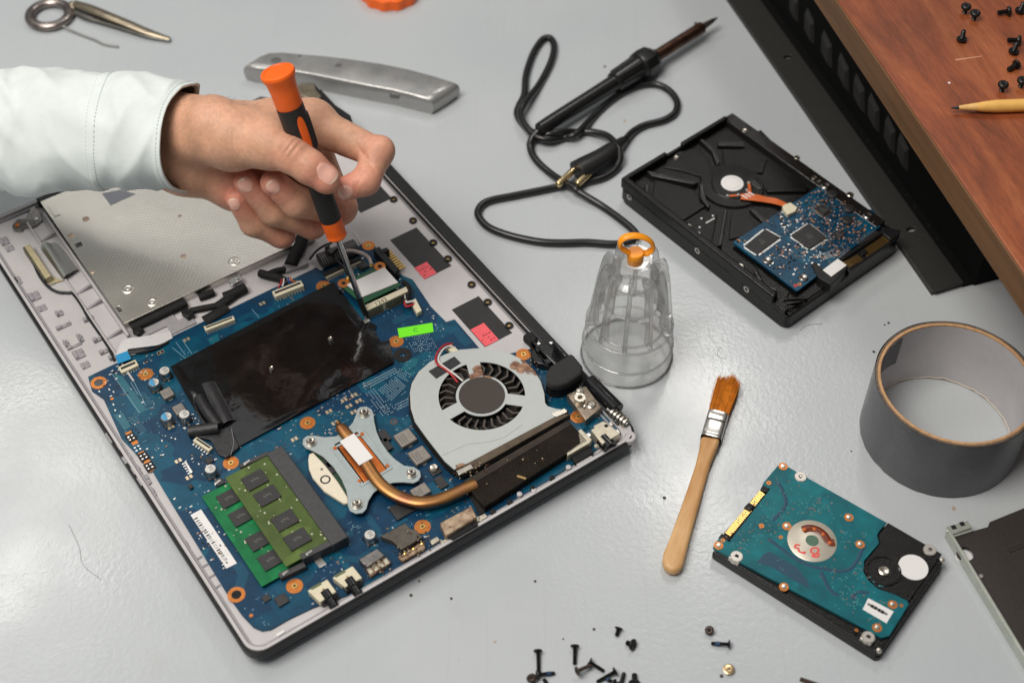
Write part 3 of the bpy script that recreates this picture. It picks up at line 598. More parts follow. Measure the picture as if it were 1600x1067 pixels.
BRK = mat('bracket_steel', srgb(168, 178, 178), 0.42, 0.45, noise=0.06, nscale=200)
m_ = MB(); plate(m_, bro, [hol[::-1]], ZC, ZC+1.1); brk = part('heatsink_bracket', m_, BRK, lap, 0.35, label='pale steel processor bracket with four screws')
fr = MB(); of = LSs(cr_(cE, (198, 500), (390, 402), (548, 610), (370, 715)), ZC+1.1); cc = np.mean(of, axis=0)
plate(fr, of, [[tuple(cc+(np.array(q)-cc)*0.90) for q in of][::-1]], ZC+1.0, ZC+1.45); part('bracket_ridge', fr, BRK, brk, 0.2)
for (x, y) in [(388, 295), (90, 455), (650, 630), (348, 800)]:
    s, t = LS(cE(x, y), ZC+3)
    w = part('screw', MB().lathe([(3.2, ZC+1.0), (3.2, ZC+1.5), (2.3, ZC+1.6), (2.3, ZC+3.0), (1.8, ZC+3.6), (0.5, ZC+3.4)], 22, None, s, t), NICKEL, brk)
    x_ = MB(); x_.obox(s, t, 2.2, 0.5, 0.5, ZC+3.3, ZC+3.72); x_.obox(s, t, 0.5, 2.2, 0.5, ZC+3.3, ZC+3.72); part('cross_slot', x_, CHIP, w)
    part('spring', MB().ring(s, t, 2.4, 3.0, ZC+1.5, ZC+2.2, 20), STEEL, w)
CU = mat('copper_plate', srgb(214, 120, 60), 0.33, 0.9, noise=0.1, nscale=300)
cup = part('copper_plate', MB().prism(LSs(cr_(cE, (236, 480), (352, 412), (512, 618), (392, 690)), ZC+0.9), ZB+1.7, ZC+0.9), CU, lap, 0.2)
for (x, y) in [(376, 420), (226, 498), (516, 596), (362, 680)]:
    s, t = LS(cE(x, y), ZC+1.2); part('rivet', MB().cyl(s, t, 1.1, ZC+0.9, ZC+1.5, 12), CU, cup)
def pipe_mat():
    m = bpy.data.materials.new('heat_pipe_copper'); m.use_nodes = True; N = m.node_tree.nodes; L = m.node_tree.links; b = N['Principled BSDF']
    b.inputs['Metallic'].default_value = 0.95; b.inputs['Roughness'].default_value = 0.38
    tc = N.new('ShaderNodeTexCoord'); t = N.new('ShaderNodeTexNoise'); t.inputs['Scale'].default_value = 45; t.inputs['Detail'].default_value = 4; L.new(tc.outputs['Object'], t.inputs[0])
    r = N.new('ShaderNodeValToRGB'); e = r.color_ramp.elements; e[0].position = 0.3; e[0].color = srgb(146, 92, 70); e[1].position = 0.7; e[1].color = srgb(168, 120, 86)
    k = r.color_ramp.elements.new(0.5); k.color = srgb(174, 128, 78); L.new(t.outputs['Fac'], r.inputs[0]); L.new(r.outputs[0], b.inputs['Base Color']); return m
PIPE = pipe_mat()
pp = [(238, 345, 1.1), (246, 358, 1.3), (254, 372, 3.0), (275, 400, 3.5), (330, 470, 3.6), (400, 585, 3.6), (450, 660, 3.6), (500, 712, 3.6), (560, 752, 3.6), (630, 780, 3.6), (700, 792, 3.6), (770, 785, 3.5), (830, 768, 3.5), (890, 742, 3.5), (955, 712, 3.5), (1010, 690, 3.4)]
P = [(*LS(cE(x, y), ZC+3.2), ZC+2.4) for x, y, r in pp]; P2 = bez(P, 5); rr_ = np.interp(np.linspace(0, len(pp)-1, len(P2)), range(len(pp)), [r for *_, r in pp])
hp = part('heat_pipe', MB().tube(P2, list(rr_), 16, flat=(1.0, 0.55)), PIPE, lap, smooth=80, label='bent copper heat pipe')
part('sticker', MB().prism(LSs(cr_(cE, (252, 460), (330, 415), (438, 550), (360, 593)), ZC+4.5), ZC+4.25, ZC+4.5), WHITE, hp, label='white sticker')

# ---- fan
fc = np.array(LS(cF(443, 392), ZB+6.8)); ZF = ZB+6.2
fanE = part('cooling_fan', MB().prism(LSs(cr_(cF, (58, 380), (68, 325), (105, 265), (165, 210), (250, 168), (330, 143), (430, 136), (520, 148), (605, 170), (680, 205), (735, 265), (765, 320), (780, 380), (785, 430), (830, 448), (890, 462), (895, 480), (350, 800), (300, 790), (240, 740), (150, 625), (85, 535), (62, 465)), ZF-0.6), ZB+0.3, ZB+1.4), BLACK, lap, 0.3, label='round cooling fan with grey metal cover')
cov_px = [(68, 380), (78, 330), (113, 270), (173, 218), (253, 178), (330, 154), (430, 147), (515, 157), (595, 177), (665, 212), (716, 262), (750, 320), (768, 380), (772, 430), (785, 448), (830, 462), (890, 468), (375, 742), (300, 778), (250, 735), (160, 620), (95, 530), (73, 460)]
cov = LSs([cF(x, y) for x, y in cov_px], ZF+0.5)
wall = MB(); cc = fc; big = [tuple(cc+(np.array(q)-cc)*1.012) for q in cov]; sm = [tuple(cc+(np.array(q)-cc)*0.975) for q in cov]; plate(wall, big, [sm[::-1]], ZB+1.2, ZF-0.1); part('fan_wall', wall, BLACKM, fanE)
# local angles: measure the spokes' directions in the laptop frame
def sector(a0, a1, r0, r1, n=14, rc=2.0):
    pts = []
    for k in range(n+1):
        t = a0+(a1-a0)*k/n; pts.append((fc[0]+r1*math.cos(t), fc[1]+r1*math.sin(t)))
    for k in range(n+1):
        t = a1-0.10+(a0+0.10-(a1-0.10))*k/n; pts.append((fc[0]+r0*math.cos(t), fc[1]+r0*math.sin(t)))
    return pts
def ang(x, y):
    q = np.array(LS(cF(x, y), ZF))-fc; return math.atan2(q[1], q[0]) % (2*math.pi)
sp = sorted([ang(400, 235), ang(665, 425), ang(290, 478)])
ROUT = float(np.linalg.norm(np.array(LS(cF(217, 400), ZF))-fc)); RHUB = 13.0
holes = []
for k in range(3):
    a0 = sp[k]+0.16; a1 = (sp[(k+1) % 3]+(2*math.pi if k == 2 else 0))-0.16; holes.append(sector(a0, a1, RHUB+1.6, ROUT))
def cover_material():
    m = bpy.data.materials.new('fan_cover_metal'); m.use_nodes = True; N = m.node_tree.nodes; L = m.node_tree.links; b = N['Principled BSDF']
    tc = N.new('ShaderNodeTexCoord'); b.inputs['Roughness'].default_value = 0.5
    n = N.new('ShaderNodeTexNoise'); n.inputs['Scale'].default_value = 210; n.inputs['Detail'].default_value = 7; n.inputs['Roughness'].default_value = 0.7; L.new(tc.outputs['Object'], n.inputs[0])
    acc = None
    for (x, y, rad) in [(690, 250, 0.0085), (620, 240, 0.006), (430, 270, 0.0075), (470, 290, 0.006), (400, 300, 0.005), (730, 268, 0.006), (340, 775, 0.006), (650, 255, 0.006), (665, 215, 0.004)]:
        s, t = LS(cF(x, y), ZF); d = N.new('ShaderNodeVectorMath'); d.operation = 'DISTANCE'; d.inputs[1].default_value = (s*MM, t*MM, (ZF+0.2)*MM); L.new(tc.outputs['Object'], d.inputs[0])
        r = N.new('ShaderNodeMapRange'); r.inputs[1].default_value = 0; r.inputs[2].default_value = rad; r.inputs[3].default_value = 1; r.inputs[4].default_value = 0; L.new(d.outputs['Value'], r.inputs[0])
        if acc is None: acc = r.outputs[0]
        else:
            mx = N.new('ShaderNodeMath'); mx.operation = 'MAXIMUM'; L.new(acc, mx.inputs[0]); L.new(r.outputs[0], mx.inputs[1]); acc = mx.outputs[0]
    ad = N.new('ShaderNodeMath'); ad.operation = 'MULTIPLY'; L.new(acc, ad.inputs[0]); L.new(n.outputs['Fac'], ad.inputs[1])
    th = N.new('ShaderNodeMapRange'); th.inputs[1].default_value = 0.17; th.inputs[2].default_value = 0.25; L.new(ad.outputs[0], th.inputs[0])
    rc = N.new('ShaderNodeValToRGB'); rc.color_ramp.elements[0].color = srgb(92, 52, 32); rc.color_ramp.elements[1].color = srgb(188, 150, 120); rc.color_ramp.elements[0].position = 0.4; rc.color_ramp.elements[1].position = 0.7; L.new(n.outputs['Fac'], rc.inputs[0])
    g = N.new('ShaderNodeValToRGB'); g.color_ramp.elements[0].color = srgb(176, 180, 178); g.color_ramp.elements[1].color = srgb(190, 194, 192); L.new(n.outputs['Fac'], g.inputs[0])
    mx = N.new('ShaderNodeMix'); mx.data_type = 'RGBA'; L.new(th.outputs[0], mx.inputs['Factor']); L.new(g.outputs[0], mx.inputs['A']); L.new(rc.outputs[0], mx.inputs['B']); L.new(mx.outputs['Result'], b.inputs['Base Color'])
    b.inputs['Metallic'].default_value = 0.15; return m
COVER = cover_material()
cv = MB(); plate(cv, cov, [h[::-1] for h in holes], ZF-0.1, ZF+0.5); part('fan_cover', cv, COVER, fanE, None, label='light grey fan cover with rust stains')
part('hub_sticker', MB().cyl(fc[0], fc[1], RHUB, ZF+0.45, ZF+0.95, 44), mat('dark_brown_sticker', srgb(58, 50, 44), 0.5, noise=0.05), fanE)
part('fan_hub', MB().cyl(fc[0], fc[1], 14.0, ZB+1.4, ZF-0.9, 40), BLACK, fanE)
bl = MB(); bl._add([(16.0, 0, ZB+1.6), (ROUT+1.5, 3.2, ZB+1.6), (ROUT+1.5, 3.2, ZF-0.9), (16.0, 0, ZF-0.9), (16.0, 1.1, ZB+1.6), (ROUT+1.5, 4.7, ZB+1.6), (ROUT+1.5, 4.7, ZF-0.9), (16.0, 1.1, ZF-0.9), (21.0, -1.0, ZB+1.6), (21.0, -1.0, ZF-0.9), (21.0, 0.3, ZB+1.6), (21.0, 0.3, ZF-0.9)],
    [(0, 8, 9, 3), (8, 1, 2, 9), (4, 7, 11, 10), (10, 11, 6, 5), (3, 9, 11, 7), (9, 2, 6, 11), (1, 5, 6, 2)])
FANB = mat('fan_blade_plastic', srgb(72, 64, 58), 0.5, noise=0.4, nscale=250)
blm = mesh_of('fan_blade', bl, FANB, 30)
for k in range(27):
    o = link('fan_blade', blm, fanE, None, 2, (fc[0], fc[1], 0), 2*math.pi*k/27)
l_ = LSs(cr_(cF, (235, 705), (365, 645), (480, 632), (560, 610), (650, 545)), ZF+0.6)
part('cover_crease', MB().tube([(x, y, ZF+0.42) for x, y in l_], 0.35, 6), COVER, fanE)
part('black_tape', MB().prism(LSs(cr_(cF, (165, 265), (300, 188), (334, 222), (205, 304)), ZF+1), ZF+0.5, ZF+0.95), TAPE, fanE, 0.2)
REDW = mat('red_wire', srgb(176, 34, 40), 0.4); WHW = mat('white_wire', srgb(214, 208, 204), 0.45)
lwire([(cF(318, 325), ZF+0.3), (cF(285, 285), ZF+0.9), (cF(250, 255), ZF+1.2), (cF(212, 230), ZF+1.6), (cF(203, 195), ZF+1.5), (cF(222, 155), ZF+0.5), (cF(255, 128), ZF-2), (cF(290, 125), ZB+2.5)], 0.65, REDW, 'red_wire', fanE)
lwire([(cF(345, 318), ZF+0.3), (cF(305, 285), ZF+0.9), (cF(262, 255), ZF+1.2), (cF(225, 225), ZF+1.4), (cF(218, 195), ZF+1), (cF(240, 155), ZF), (cF(270, 138), ZF-2), (cF(305, 145), ZB+2.5)], 0.65, WHW, 'white_wire', fanE)
chip('connector', cF(288, 150), 4, 7, 3, IVORY, 0.2)
# foil strip and fin block
BRN = mat('dusty_foil', srgb(96, 84, 70), 0.6, 0.5, noise=0.3, nscale=120, bump=0.3, bscale=300)
sp_ = part('foil_strip', MB().prism(LSs(cr_(cF, (372, 738), (815, 482), (905, 490), (400, 775), (330, 800), (305, 782)), ZF+0.4), ZB+2, ZF+0.35), BRN, lap, 0.3)
part('bright_end', MB().prism(LSs(cr_(cF, (800, 484), (875, 458), (890, 478), (835, 502)), ZF+0.9), ZF-0.5, ZF+0.75), NICKEL, sp_, 0.2)
part('bright_end', MB().prism(LSs(cr_(cF, (310, 785), (385, 748), (400, 768), (325, 805)), ZF+0.9), ZF-0.5, ZF+0.7), NICKEL, sp_, 0.2)
f0 = np.array(LS(cF(350, 835), ZF)); f1 = np.array(LS(cF(890, 520), ZF)); f2 = np.array(LS(cF(965, 640), ZF)); f3 = np.array(LS(cF(430, 985), ZF))
FINM = mat('sooty_fin', (0.020, 0.016, 0.013), 0.5, 0.5, col2=(0.05, 0.036, 0.025), nscale=90)
tA, tB = min(f0[1], f1[1]), max(f0[1], f1[1]); sA, sB = f0[0], f1[0]
tn = f3[1]; fins = MB(); nf = 70
for k in range(nf):
    u = k/(nf-1); x = f0[0]+(f1[0]-f0[0])*u; ta = f0[1]+(f1[1]-f0[1])*u; tb_ = f3[1]+(f2[1]-f3[1])*u
    fins.box(x-0.18, x+0.18, tb_, ta, ZB+0.4, ZF-0.2)
fb = part('fin_block', MB().prism([tuple(f0), tuple(f1), tuple(f2), tuple(f3)], ZB+0.2, ZB+1.0), BLACKM, lap, label='dusty black heatsink fin block')
part('fins', fins, FINM, fb, kind='stuff')
top_ = LSs(cr_(cF, (355, 835), (890, 522), (905, 545), (375, 865)), ZF); part('fin_cap', MB().prism(top_, ZF-1, ZF), FINM, fb)
s, t = LS(cF(650, 820), ZF); part('lint', MB().obox(s, t, 1.2, 5, 0.6, ZF-0.1, ZF+0.4), mat('lint', srgb(170, 140, 90), 0.9), fb)
# side bracket by fins, jacks along the edge
def pbox(nm, c, pts, z0, z1, m, par=lap, bev=0.3, lab=None): return part(nm, MB().prism(LSs([c(x, y) for x, y in pts], z1), z0, z1), m, par, bev, label=lab)
IVM = mat('tinned_steel', srgb(200, 192, 172), 0.42, 0.6, noise=0.12, nscale=300)
lan = pbox('network_port', cF, [(885, 690), (955, 640), (945, 575), (960, 565), (1018, 622), (1005, 640), (890, 705)], ZB, ZF-0.5, IVM, lab='tinned steel network port shell')
pbox('port_mouth', cF, [(905, 705), (1000, 650), (1025, 690), (930, 745)], ZB, ZB+3, BLACKM, lan)
pbox('port_tab', cF, [(930, 745), (1010, 700), (1030, 720), (950, 765)], ZB-0.5, ZB+1.5, CASE, lan)
pj = pbox('power_jack', cF, [(1010, 572), (1030, 562), (1025, 550), (1075, 525), (1095, 535), (1165, 590), (1072, 645)], ZB, ZB+7.5, IVM, lab='silver power jack at the corner')
s, t = LS(cF(1112, 668), ZB+3); s_, t_ = LS(cF(1075, 640), ZB+3)
part('jack_barrel', MB().lathe([(4.3, -4), (4.3, 3), (3.0, 3.1), (2.2, 2.2), (2.2, 0.5)], 22, Matrix.Translation((s, t+3, ZB+3.6)) @ Matrix.Rotation(R(90), 4, 'X')), BLACKG, pj)
for (x, y) in ((1118, 538), (1155, 578), (1000, 598), (1040, 655)):
    s, t = LS(cF(x, y), ZB+1); part('solder_foot', MB().cyl(s, t, 1.3, ZB-0.1, ZB+1, 12), TIN, pj)
pbox('jack_slot', cF, [(1078, 548), (1095, 540), (1105, 552), (1088, 560)], ZB+7, ZB+7.6, BLACKM, pj, None)
hb = pbox('hinge_bracket', cF, [(885, 388), (985, 343), (1068, 455), (985, 522)], ZB, ZB+5.5, mat('hinge_plate', srgb(152, 138, 122), 0.38, 0.8, noise=0.2, nscale=160), lab='nickel hinge plate with screws')
for (x, y, r) in [(952, 370, 2.6), (1013, 440, 2.6), (975, 452, 1.2)]:
    s, t = LS(cF(x, y), ZB+6); part('screw', MB().lathe([(r, ZB+5.3), (r, ZB+5.9), (r*0.75, ZB+6.3), (r*0.25, ZB+6.0)], 18, None, s, t), NICKEL, hb)
s, t = LS(cF(955, 405), ZB+8); part('screw_boss', MB().ring(s, t, 1.5, 3.1, ZB+5.3, ZB+8.6, 20), NICKEL, hb)
P = [(*LS(cF(x, y), ZB+3), ZB+3.2) for x, y in ((1000, 320), (1150, 470))]; hcyl = part('hinge_barrel', MB().tube([P[0], P[1]], 4.6, 18), BLACKG, lap, 0.5)
P = [np.array((*LS(cF(x, y), ZB+3), ZB+2.8)) for x, y in ((1100, 465), (1205, 545))]
part('hinge_pin', MB().tube([P[0], P[1]], 2.2, 14), TABM, lap)
for k in range(5):
    c = P[0]+(P[1]-P[0])*(0.25+0.16*k); d = (P[1]-P[0])/np.linalg.norm(P[1]-P[0]); part('spring_washer', MB().tube([c-d*0.8, c+d*0.8], 3.3, 16), NICKEL, lap, 0.3)
FOAM = mat('black_foam', (0.024, 0.023, 0.023), 0.85, noise=0.2, bump=0.35, bscale=1800)
fpad = [(778, 310), (780, 270), (800, 238), (840, 215), (905, 172), (925, 185), (970, 240), (965, 275), (890, 325), (840, 340), (800, 335)]
pbox('pad_base', cF, [(x, y+22) for x, y in fpad], ZB, ZB+8, BLACKM, lap, 0.6); pbox('foam_pad', cF, fpad, ZB+8, ZB+13.5, FOAM, lap, 1.2, 'rounded black foam block')
pbox('cable_sleeve', cF, [(655, 80), (690, 55), (735, 85), (710, 130), (760, 190), (800, 240), (760, 230), (720, 180), (690, 110)], ZB-0.4, ZB+5, BLACKM, lap, 1.0)
P = LS(cF(765, 190), ZB+3); part('cable_guide', MB().ring(P[0], P[1], 3.5, 7.5, ZB, ZB+5, 26), BLACKG, lap, 0.5)
pbox('guide_arm', cF, [(700, 110), (770, 110), (850, 180), (880, 215), (830, 240), (740, 150)], ZB, ZB+5.5, BLACKG, lap, 0.8)
lv = pbox('hinge_tab', cF, [(812, 118), (830, 112), (893, 182), (885, 192), (868, 185)], ZB+2, ZB+12, BLACKG, lap, 0.8)
for (x, y) in ((740, 122), (803, 118)):
    s, t = LS(cF(x, y), ZB+6); part('glint_screw', MB().cyl(s, t, 1.0, ZB+5, ZB+6, 10), TIN, lap)
s, t = LS(cF(1208, 605), 14.5); cp = part('corner_eyelet', MB().ring(s, t, 1.8, 4.0, 11.4, 14.8, 20), CASE, lap, 0.4)
# wifi card
ZW = ZB+5
wf = part('wireless_card', MB().prism(LSs(cr_(cB, (640, 372), (870, 262), (985, 375), (770, 480)), ZW), ZW-1, ZW), PCBW, lap, 0.1, label='green wireless card with blank white label')
part('label', MB().prism(LSs(cr_(cB, (682, 372), (892, 276), (968, 360), (770, 440)), ZW+0.9), ZW, ZW+0.9), WHITE, wf, 0.15, label='blank white label')
wm = MB(); q = LSs(cr_(cB, (776, 438), (955, 362)), ZW+1)
for k in range(12):
    u = 0.1+0.045*k; wm.obox(q[0][0]+(q[1][0]-q[0][0])*u, q[0][1]+(q[1][1]-q[0][1])*u+0.7, 0.5, 0.4, 0, ZW+0.9, ZW+0.93)
for (x, y) in ((665, 366), (866, 272)):
    s, t = LS(cB(x, y), ZW); o = part('screw_pad', MB().ring(s, t, 1.4, 3.6, ZW-0.1, ZW+0.25, 22), COPPER, wf); part('bore', MB().cyl(s, t, 1.5, ZW-0.1, ZW+0.18, 14), BLACKM, o)
for (x, y) in ((690, 335), (820, 265)):
    s, t = LS(cB(x, y), ZW+1); part('antenna_plug', MB().lathe([(1.4, ZW), (1.4, ZW+1.4), (0.9, ZW+1.8)], 14, None, s, t), GOLD, wf)
a, b2, c2, d2 = bb(cr_(cB, (765, 505), (1010, 388), (1022, 420), (795, 560)), ZW)
wq = LSs(cr_(cB, (768, 492), (1012, 382), (1024, 408), (785, 520)), ZW+1.5)
slt = part('card_slot', MB().prism(wq, ZB, ZW+1.4), IVORY, lap, 0.3, label='ivory card slot stamped with a number')
d = np.array(wq[1])-np.array(wq[0]); an = math.atan2(d[1], d[0]); nrm = np.array([math.sin(an), -math.cos(an)])
e0, e1 = np.array(wq[3]), np.array(wq[2]); cm = MB(); 
for k in range(30):
    if 12 <= k <= 13: continue
    c = e0+(e1-e0)*((k+0.7)/31)+nrm*0.7; cm.obox(c[0], c[1], 0.42, 2.2, an, ZB, ZB+0.5); c2_ = e0+(e1-e0)*((k+0.7)/31)+nrm*0.12; cm.obox(c2_[0], c2_[1], 0.42, 0.3, an, ZB, ZW+0.6)
part('contacts', cm, mat('dull_contact', srgb(120, 108, 82), 0.4, 0.8), slt)
s, t = LS(cB(790, 572), ZB+1.5); part('slot_foot', MB().obox(s, t, 4, 3, an, ZB-0.1, ZB+1.4), TIN, slt)
def text(nm, body, p, size, z, m, par, rot=0.0):
    cu = bpy.data.curves.new(nm, 'FONT'); cu.body = body; cu.size = size*MM; cu.extrude = 0.00003; cu.align_x = 'CENTER'; cu.align_y = 'CENTER'
    tmp = bpy.data.objects.new(nm, cu); COL.objects.link(tmp); dg = bpy.context.evaluated_depsgraph_get()
    me = bpy.data.meshes.new_from_object(tmp.evaluated_get(dg)); bpy.data.objects.remove(tmp, do_unlink=True)
    me.materials.clear(); me.materials.append(m); o = link(nm, me, par, None, 2, (p[0], p[1], z), rot); return o
INK = mat('dark_ink', (0.05, 0.045, 0.04), 0.7)
q = LS(cB(850, 472), ZW+1.5); qq = (np.array(wq[0])+np.array(wq[1])+np.array(wq[2])+np.array(wq[3]))/4
text('number', '1243', (qq[0]-3.6, qq[1]-0.5), 4.2, ZW+1.45, INK, slt, an)
# ribbon at the screwdriver, white antenna lead
P0 = np.array(LS(cB(530, 235), ZB+5)); P1 = np.array(LS(cB(735, 150), ZB+5)); LV = mat('striped_ribbon', (0.03, 0.03, 0.032), 0.45)
rbn = part('ribbon_cable', MB().tube([(*P0, ZB+3.6), (*P1, ZB+3.6)], 5.4, 16, flat=(1.0, 0.75)), LV, lap, 0.3, label='black ribbed ribbon cable')
stp = MB(); dd = P1-P0
for k in range(17):
    c = P0+dd*((k+0.5)/17); d1 = dd/np.linalg.norm(dd); stp.tube([(*(c-d1*0.28), ZB+3.6), (*(c+d1*0.28), ZB+3.6)], 5.6, 14, flat=(1.0, 0.76))
part('ribbon_strand', stp, mat('grey_strand', (0.16, 0.155, 0.15), 0.5), rbn, kind='stuff')
pbox('plug_bar', cB, [(548, 305), (745, 215), (762, 232), (562, 325)], ZB+1.5, ZB+3.4, BLACKM, lap, 0.3)
lwire([(cB(660, 190), ZB+9), (cB(710, 185), ZB+10), (cB(770, 200), ZB+9), (cB(805, 225), ZB+7), (cB(820, 262), ZW+1.6)], 1.1, mat('pale_pink_wire', srgb(206, 190, 182), 0.4), 'antenna_lead', wf, 8)
lwire([(cB(570, 165), ZB+10), (cB(575, 190), ZB+9), (cB(600, 200), ZB+9), (cB(625, 175), ZB+10), (cB(650, 150), ZB+11)], 1.2, BLACKG, 'black_wire', lap, 8)
lwire([(cB(720, 80), ZB+4), (cB(745, 120), ZB+4), (cB(760, 150), ZB+3)], 0.7, WHW, 'white_wire', lap)
# black data connector with gold pins
dc = pbox('data_connector', cB, [(828, 178), (862, 158), (975, 285), (950, 312)], ZB, ZB+6.5, BLACK, lap, 0.5, 'black board connector with gold pins')
pbox('connector_ear', cB, [(862, 180), (905, 165), (920, 180), (875, 198)], ZB, ZB+7, BLACK, dc, 0.3)
pbox('connector_ear', cB, [(940, 300), (980, 290), (970, 312), (945, 320)], ZB, ZB+5, BLACK, dc, 0.3)
g0 = np.array(LS(cB(905, 185), ZB+2)); g1 = np.array(LS(cB(985, 275), ZB+2)); dn = (g1-g0)/np.linalg.norm(g1-g0); pn = np.array([-dn[1], dn[0]]); pn = pn if pn[0] > 0 else -pn
gm = MB()
for k in range(9):
    c = g0+(g1-g0)*(k/8); gm.obox(c[0]+pn[0]*0.3, c[1]+pn[1]*0.3, 4.6, 0.9, math.atan2(pn[1], pn[0]), ZB+0.6, ZB+1.6)
part('gold_pins', gm, GOLD, dc)
ring_pad(cB(803, 157), 4.0, 1.4)
# little plug with red-white-black leads
w0 = pbox('lead_plug', cB, [(1035, 465), (1065, 448), (1100, 515), (1072, 532)], ZB, ZB+3.6, IVORY, lap, 0.3, 'small white plug with coloured leads')
for (a, z, m, nm) in [((1005, 480), ZB+4, BLACKG, 'black_wire'), ((1010, 492), ZB+4, REDW, 'red_wire'), ((1015, 470), ZB+4.5, WHW, 'white_wire')]:
    lwire([(cB(1015, 420), ZB+3), (cB(a[0]-6, a[1]-35), z), (cB(*a), z), (cB(a[0]+30, a[1]-4), z), (cB(1060, 478), ZB+3)], 0.7, m, nm, w0)
lwire([(cB(1000, 360), ZB+3), (cB(1025, 390), ZB+4), (cB(1020, 440), ZB+4), (cB(1010, 470), ZB+3.5)], 1.7, BLACKM, 'black_cable', n=8)
# leads at the ivory plug by the drive
for k, m in enumerate((REDW, WHW, BLACKG, mat('blue_wire', srgb(40, 70, 140), 0.4), mat('orange_wire', srgb(200, 110, 50), 0.4))):
    lwire([(cB(320+k*12, 338-k*2), 16.5), (cB(318+k*14, 360-k*3), 17), (cB(300+k*24, 392-k*9), ZB+3.2)], 0.55, m, 'lead', lap)
# green label with the letter
q = LSs(cr_(cB, (964, 615), (1158, 583), (1165, 634), (974, 668)), ZB+0.4)
gl = part('green_label', MB().prism(q, ZB-0.1, ZB+0.25), mat('neon_green_paper', srgb(112, 232, 20), 0.6), board, label='neon green paper label')
cq = np.mean(q, axis=0); dq = np.array(q[1])-np.array(q[0]); text('letter', 'C', (cq[0], cq[1]), 4.2, ZB+0.27, mat('green_ink', srgb(20, 90, 50), 0.7), gl, math.atan2(dq[1], dq[0]))
# ports along the near edge
for (pts, blk) in [([(735, 607), (838, 548), (885, 612), (800, 668)], (845, 645)), ([(865, 540), (970, 478), (1020, 540), (930, 590)], (970, 580))]:
    o = pbox('audio_jack', cD, pts, ZB, ZB+4.6, IVORY, lap, 0.4, 'ivory audio jack with black barrel')
    s, t = LS(cD(*blk), ZB+3)
    part('jack_barrel', MB().lathe([(3.4, -2), (3.4, 3), (2.6, 3.4), (2.6, 8), (1.6, 8.1), (1.6, 3)], 20, Matrix.Translation((s, t+2, ZB+2.2)) @ Matrix.Rotation(R(90), 4, 'X')), BLACKG, o)
    part('jack_block', MB().obox(s-3.2, t+1, 3, 5, 0, ZB, ZB+3.4), BLACKG, o, 0.4); part('jack_block', MB().obox(s+3.4, t+0.6, 3, 5, 0, ZB, ZB+3.0), BLACKG, o, 0.4)
    part('contact', MB().obox(s, t+3.2, 1.0, 4, 0.1, ZB+4.4, ZB+5.2), GOLD, o, 0.2)
    part('print_mark', MB().obox(s-2.2, t+8.5, 6, 1.6, 0, ZB+4.6, ZB+4.64), mat('olive_print', srgb(96, 104, 70), 0.7), o)
RUST = mat('rusty_metal', srgb(104, 64, 40), 0.6, 0.4, col2=srgb(196, 176, 150), nscale=160, bump=0.5, bscale=400)
RUSTD = mat('brown_rust', srgb(70, 42, 28), 0.75, 0.2, noise=0.5, nscale=200, bump=0.5, bscale=400)
u1 = pbox('usb_port', cD, [(1000, 445), (1098, 388), (1140, 425), (1045, 485)], ZB, ZB+5.0, TABM, lap, 0.4, 'dark rusted usb port'); pbox('port_pins', cD, [(1040, 492), (1145, 432), (1172, 460), (1062, 535)], ZB-0.3, ZB+2.4, RUST, u1, 0.4)
for k in range(4):
    s, t = LS(cD(1062+k*28, 505-k*16), ZB+2.6); part('port_contact', MB().obox(s, t, 2.2, 4, 0, ZB+2.3, ZB+3.0), IVM, u1, 0.3)
h1 = pbox('video_port', cD, [(1115, 325), (1245, 255), (1270, 285), (1300, 290), (1335, 330), (1225, 395), (1180, 350)], ZB, ZB+4.2, mat('dull_foil', srgb(92, 86, 78), 0.5, 0.5, noise=0.25, nscale=150), lap, 0.3, 'grey taped video port with rusted contacts')
pbox('port_pins', cD, [(1205, 430), (1340, 350), (1350, 385), (1230, 455)], ZB-0.2, ZB+2.6, RUST, h1, 0.4)
for k in range(6):
    s, t = LS(cD(1222+k*22, 428-k*13), ZB+2.8); part('port_contact', MB().lathe([(1.0, ZB+2.4), (0.8, ZB+3.2), (0.2, ZB+3.5)], 10, None, s, t), GOLD if k % 2 else RUST, h1)
r1 = pbox('side_port', cE, [(808, 912), (985, 818), (1015, 880), (840, 985)], ZB, ZB+5.6, RUST, lap, 0.6, 'rust covered connector by the fin block')
pbox('port_mouth', cE, [(838, 985), (1010, 885), (1020, 925), (880, 1005)], ZB-1, ZB+3.2, BLACKM, r1, 0.3)
for (x, y) in ((780, 1010), (840, 1015), (1010, 895), (1045, 880)):
    s, t = LS(cE(x, y), 14); part('edge_tab', MB().obox(s, t, 5, 3, 0, 11.4, 14.0), IVM, tray, 0.4)
for (x, y) in ((500, 995), (590, 945), (710, 875), (810, 820), (740, 915), (640, 905), (895, 765)):
    s, t = LS(cF(x, y), 14.6); part('edge_peg', MB().lathe([(1.5, 11.4), (1.5, 14.7), (1.0, 15.0)], 12, None, s, max(t, 3.2)), BLACKM if y > 800 and x != 640 and x != 740 else CASE, tray)
q = LSs(cr_(cD, (570, 838), (612, 812), (620, 825), (580, 850)), 13); part('edge_tab', MB().prism(q, 11.4, 13.6), WHITE, tray, 0.3)
s, t = LS(cD(740, 770), 12); part('edge_rib', MB().obox(s, t, 26, 1.0, 0.0, 11.3, 12.6), CASED, tray, 0.2)

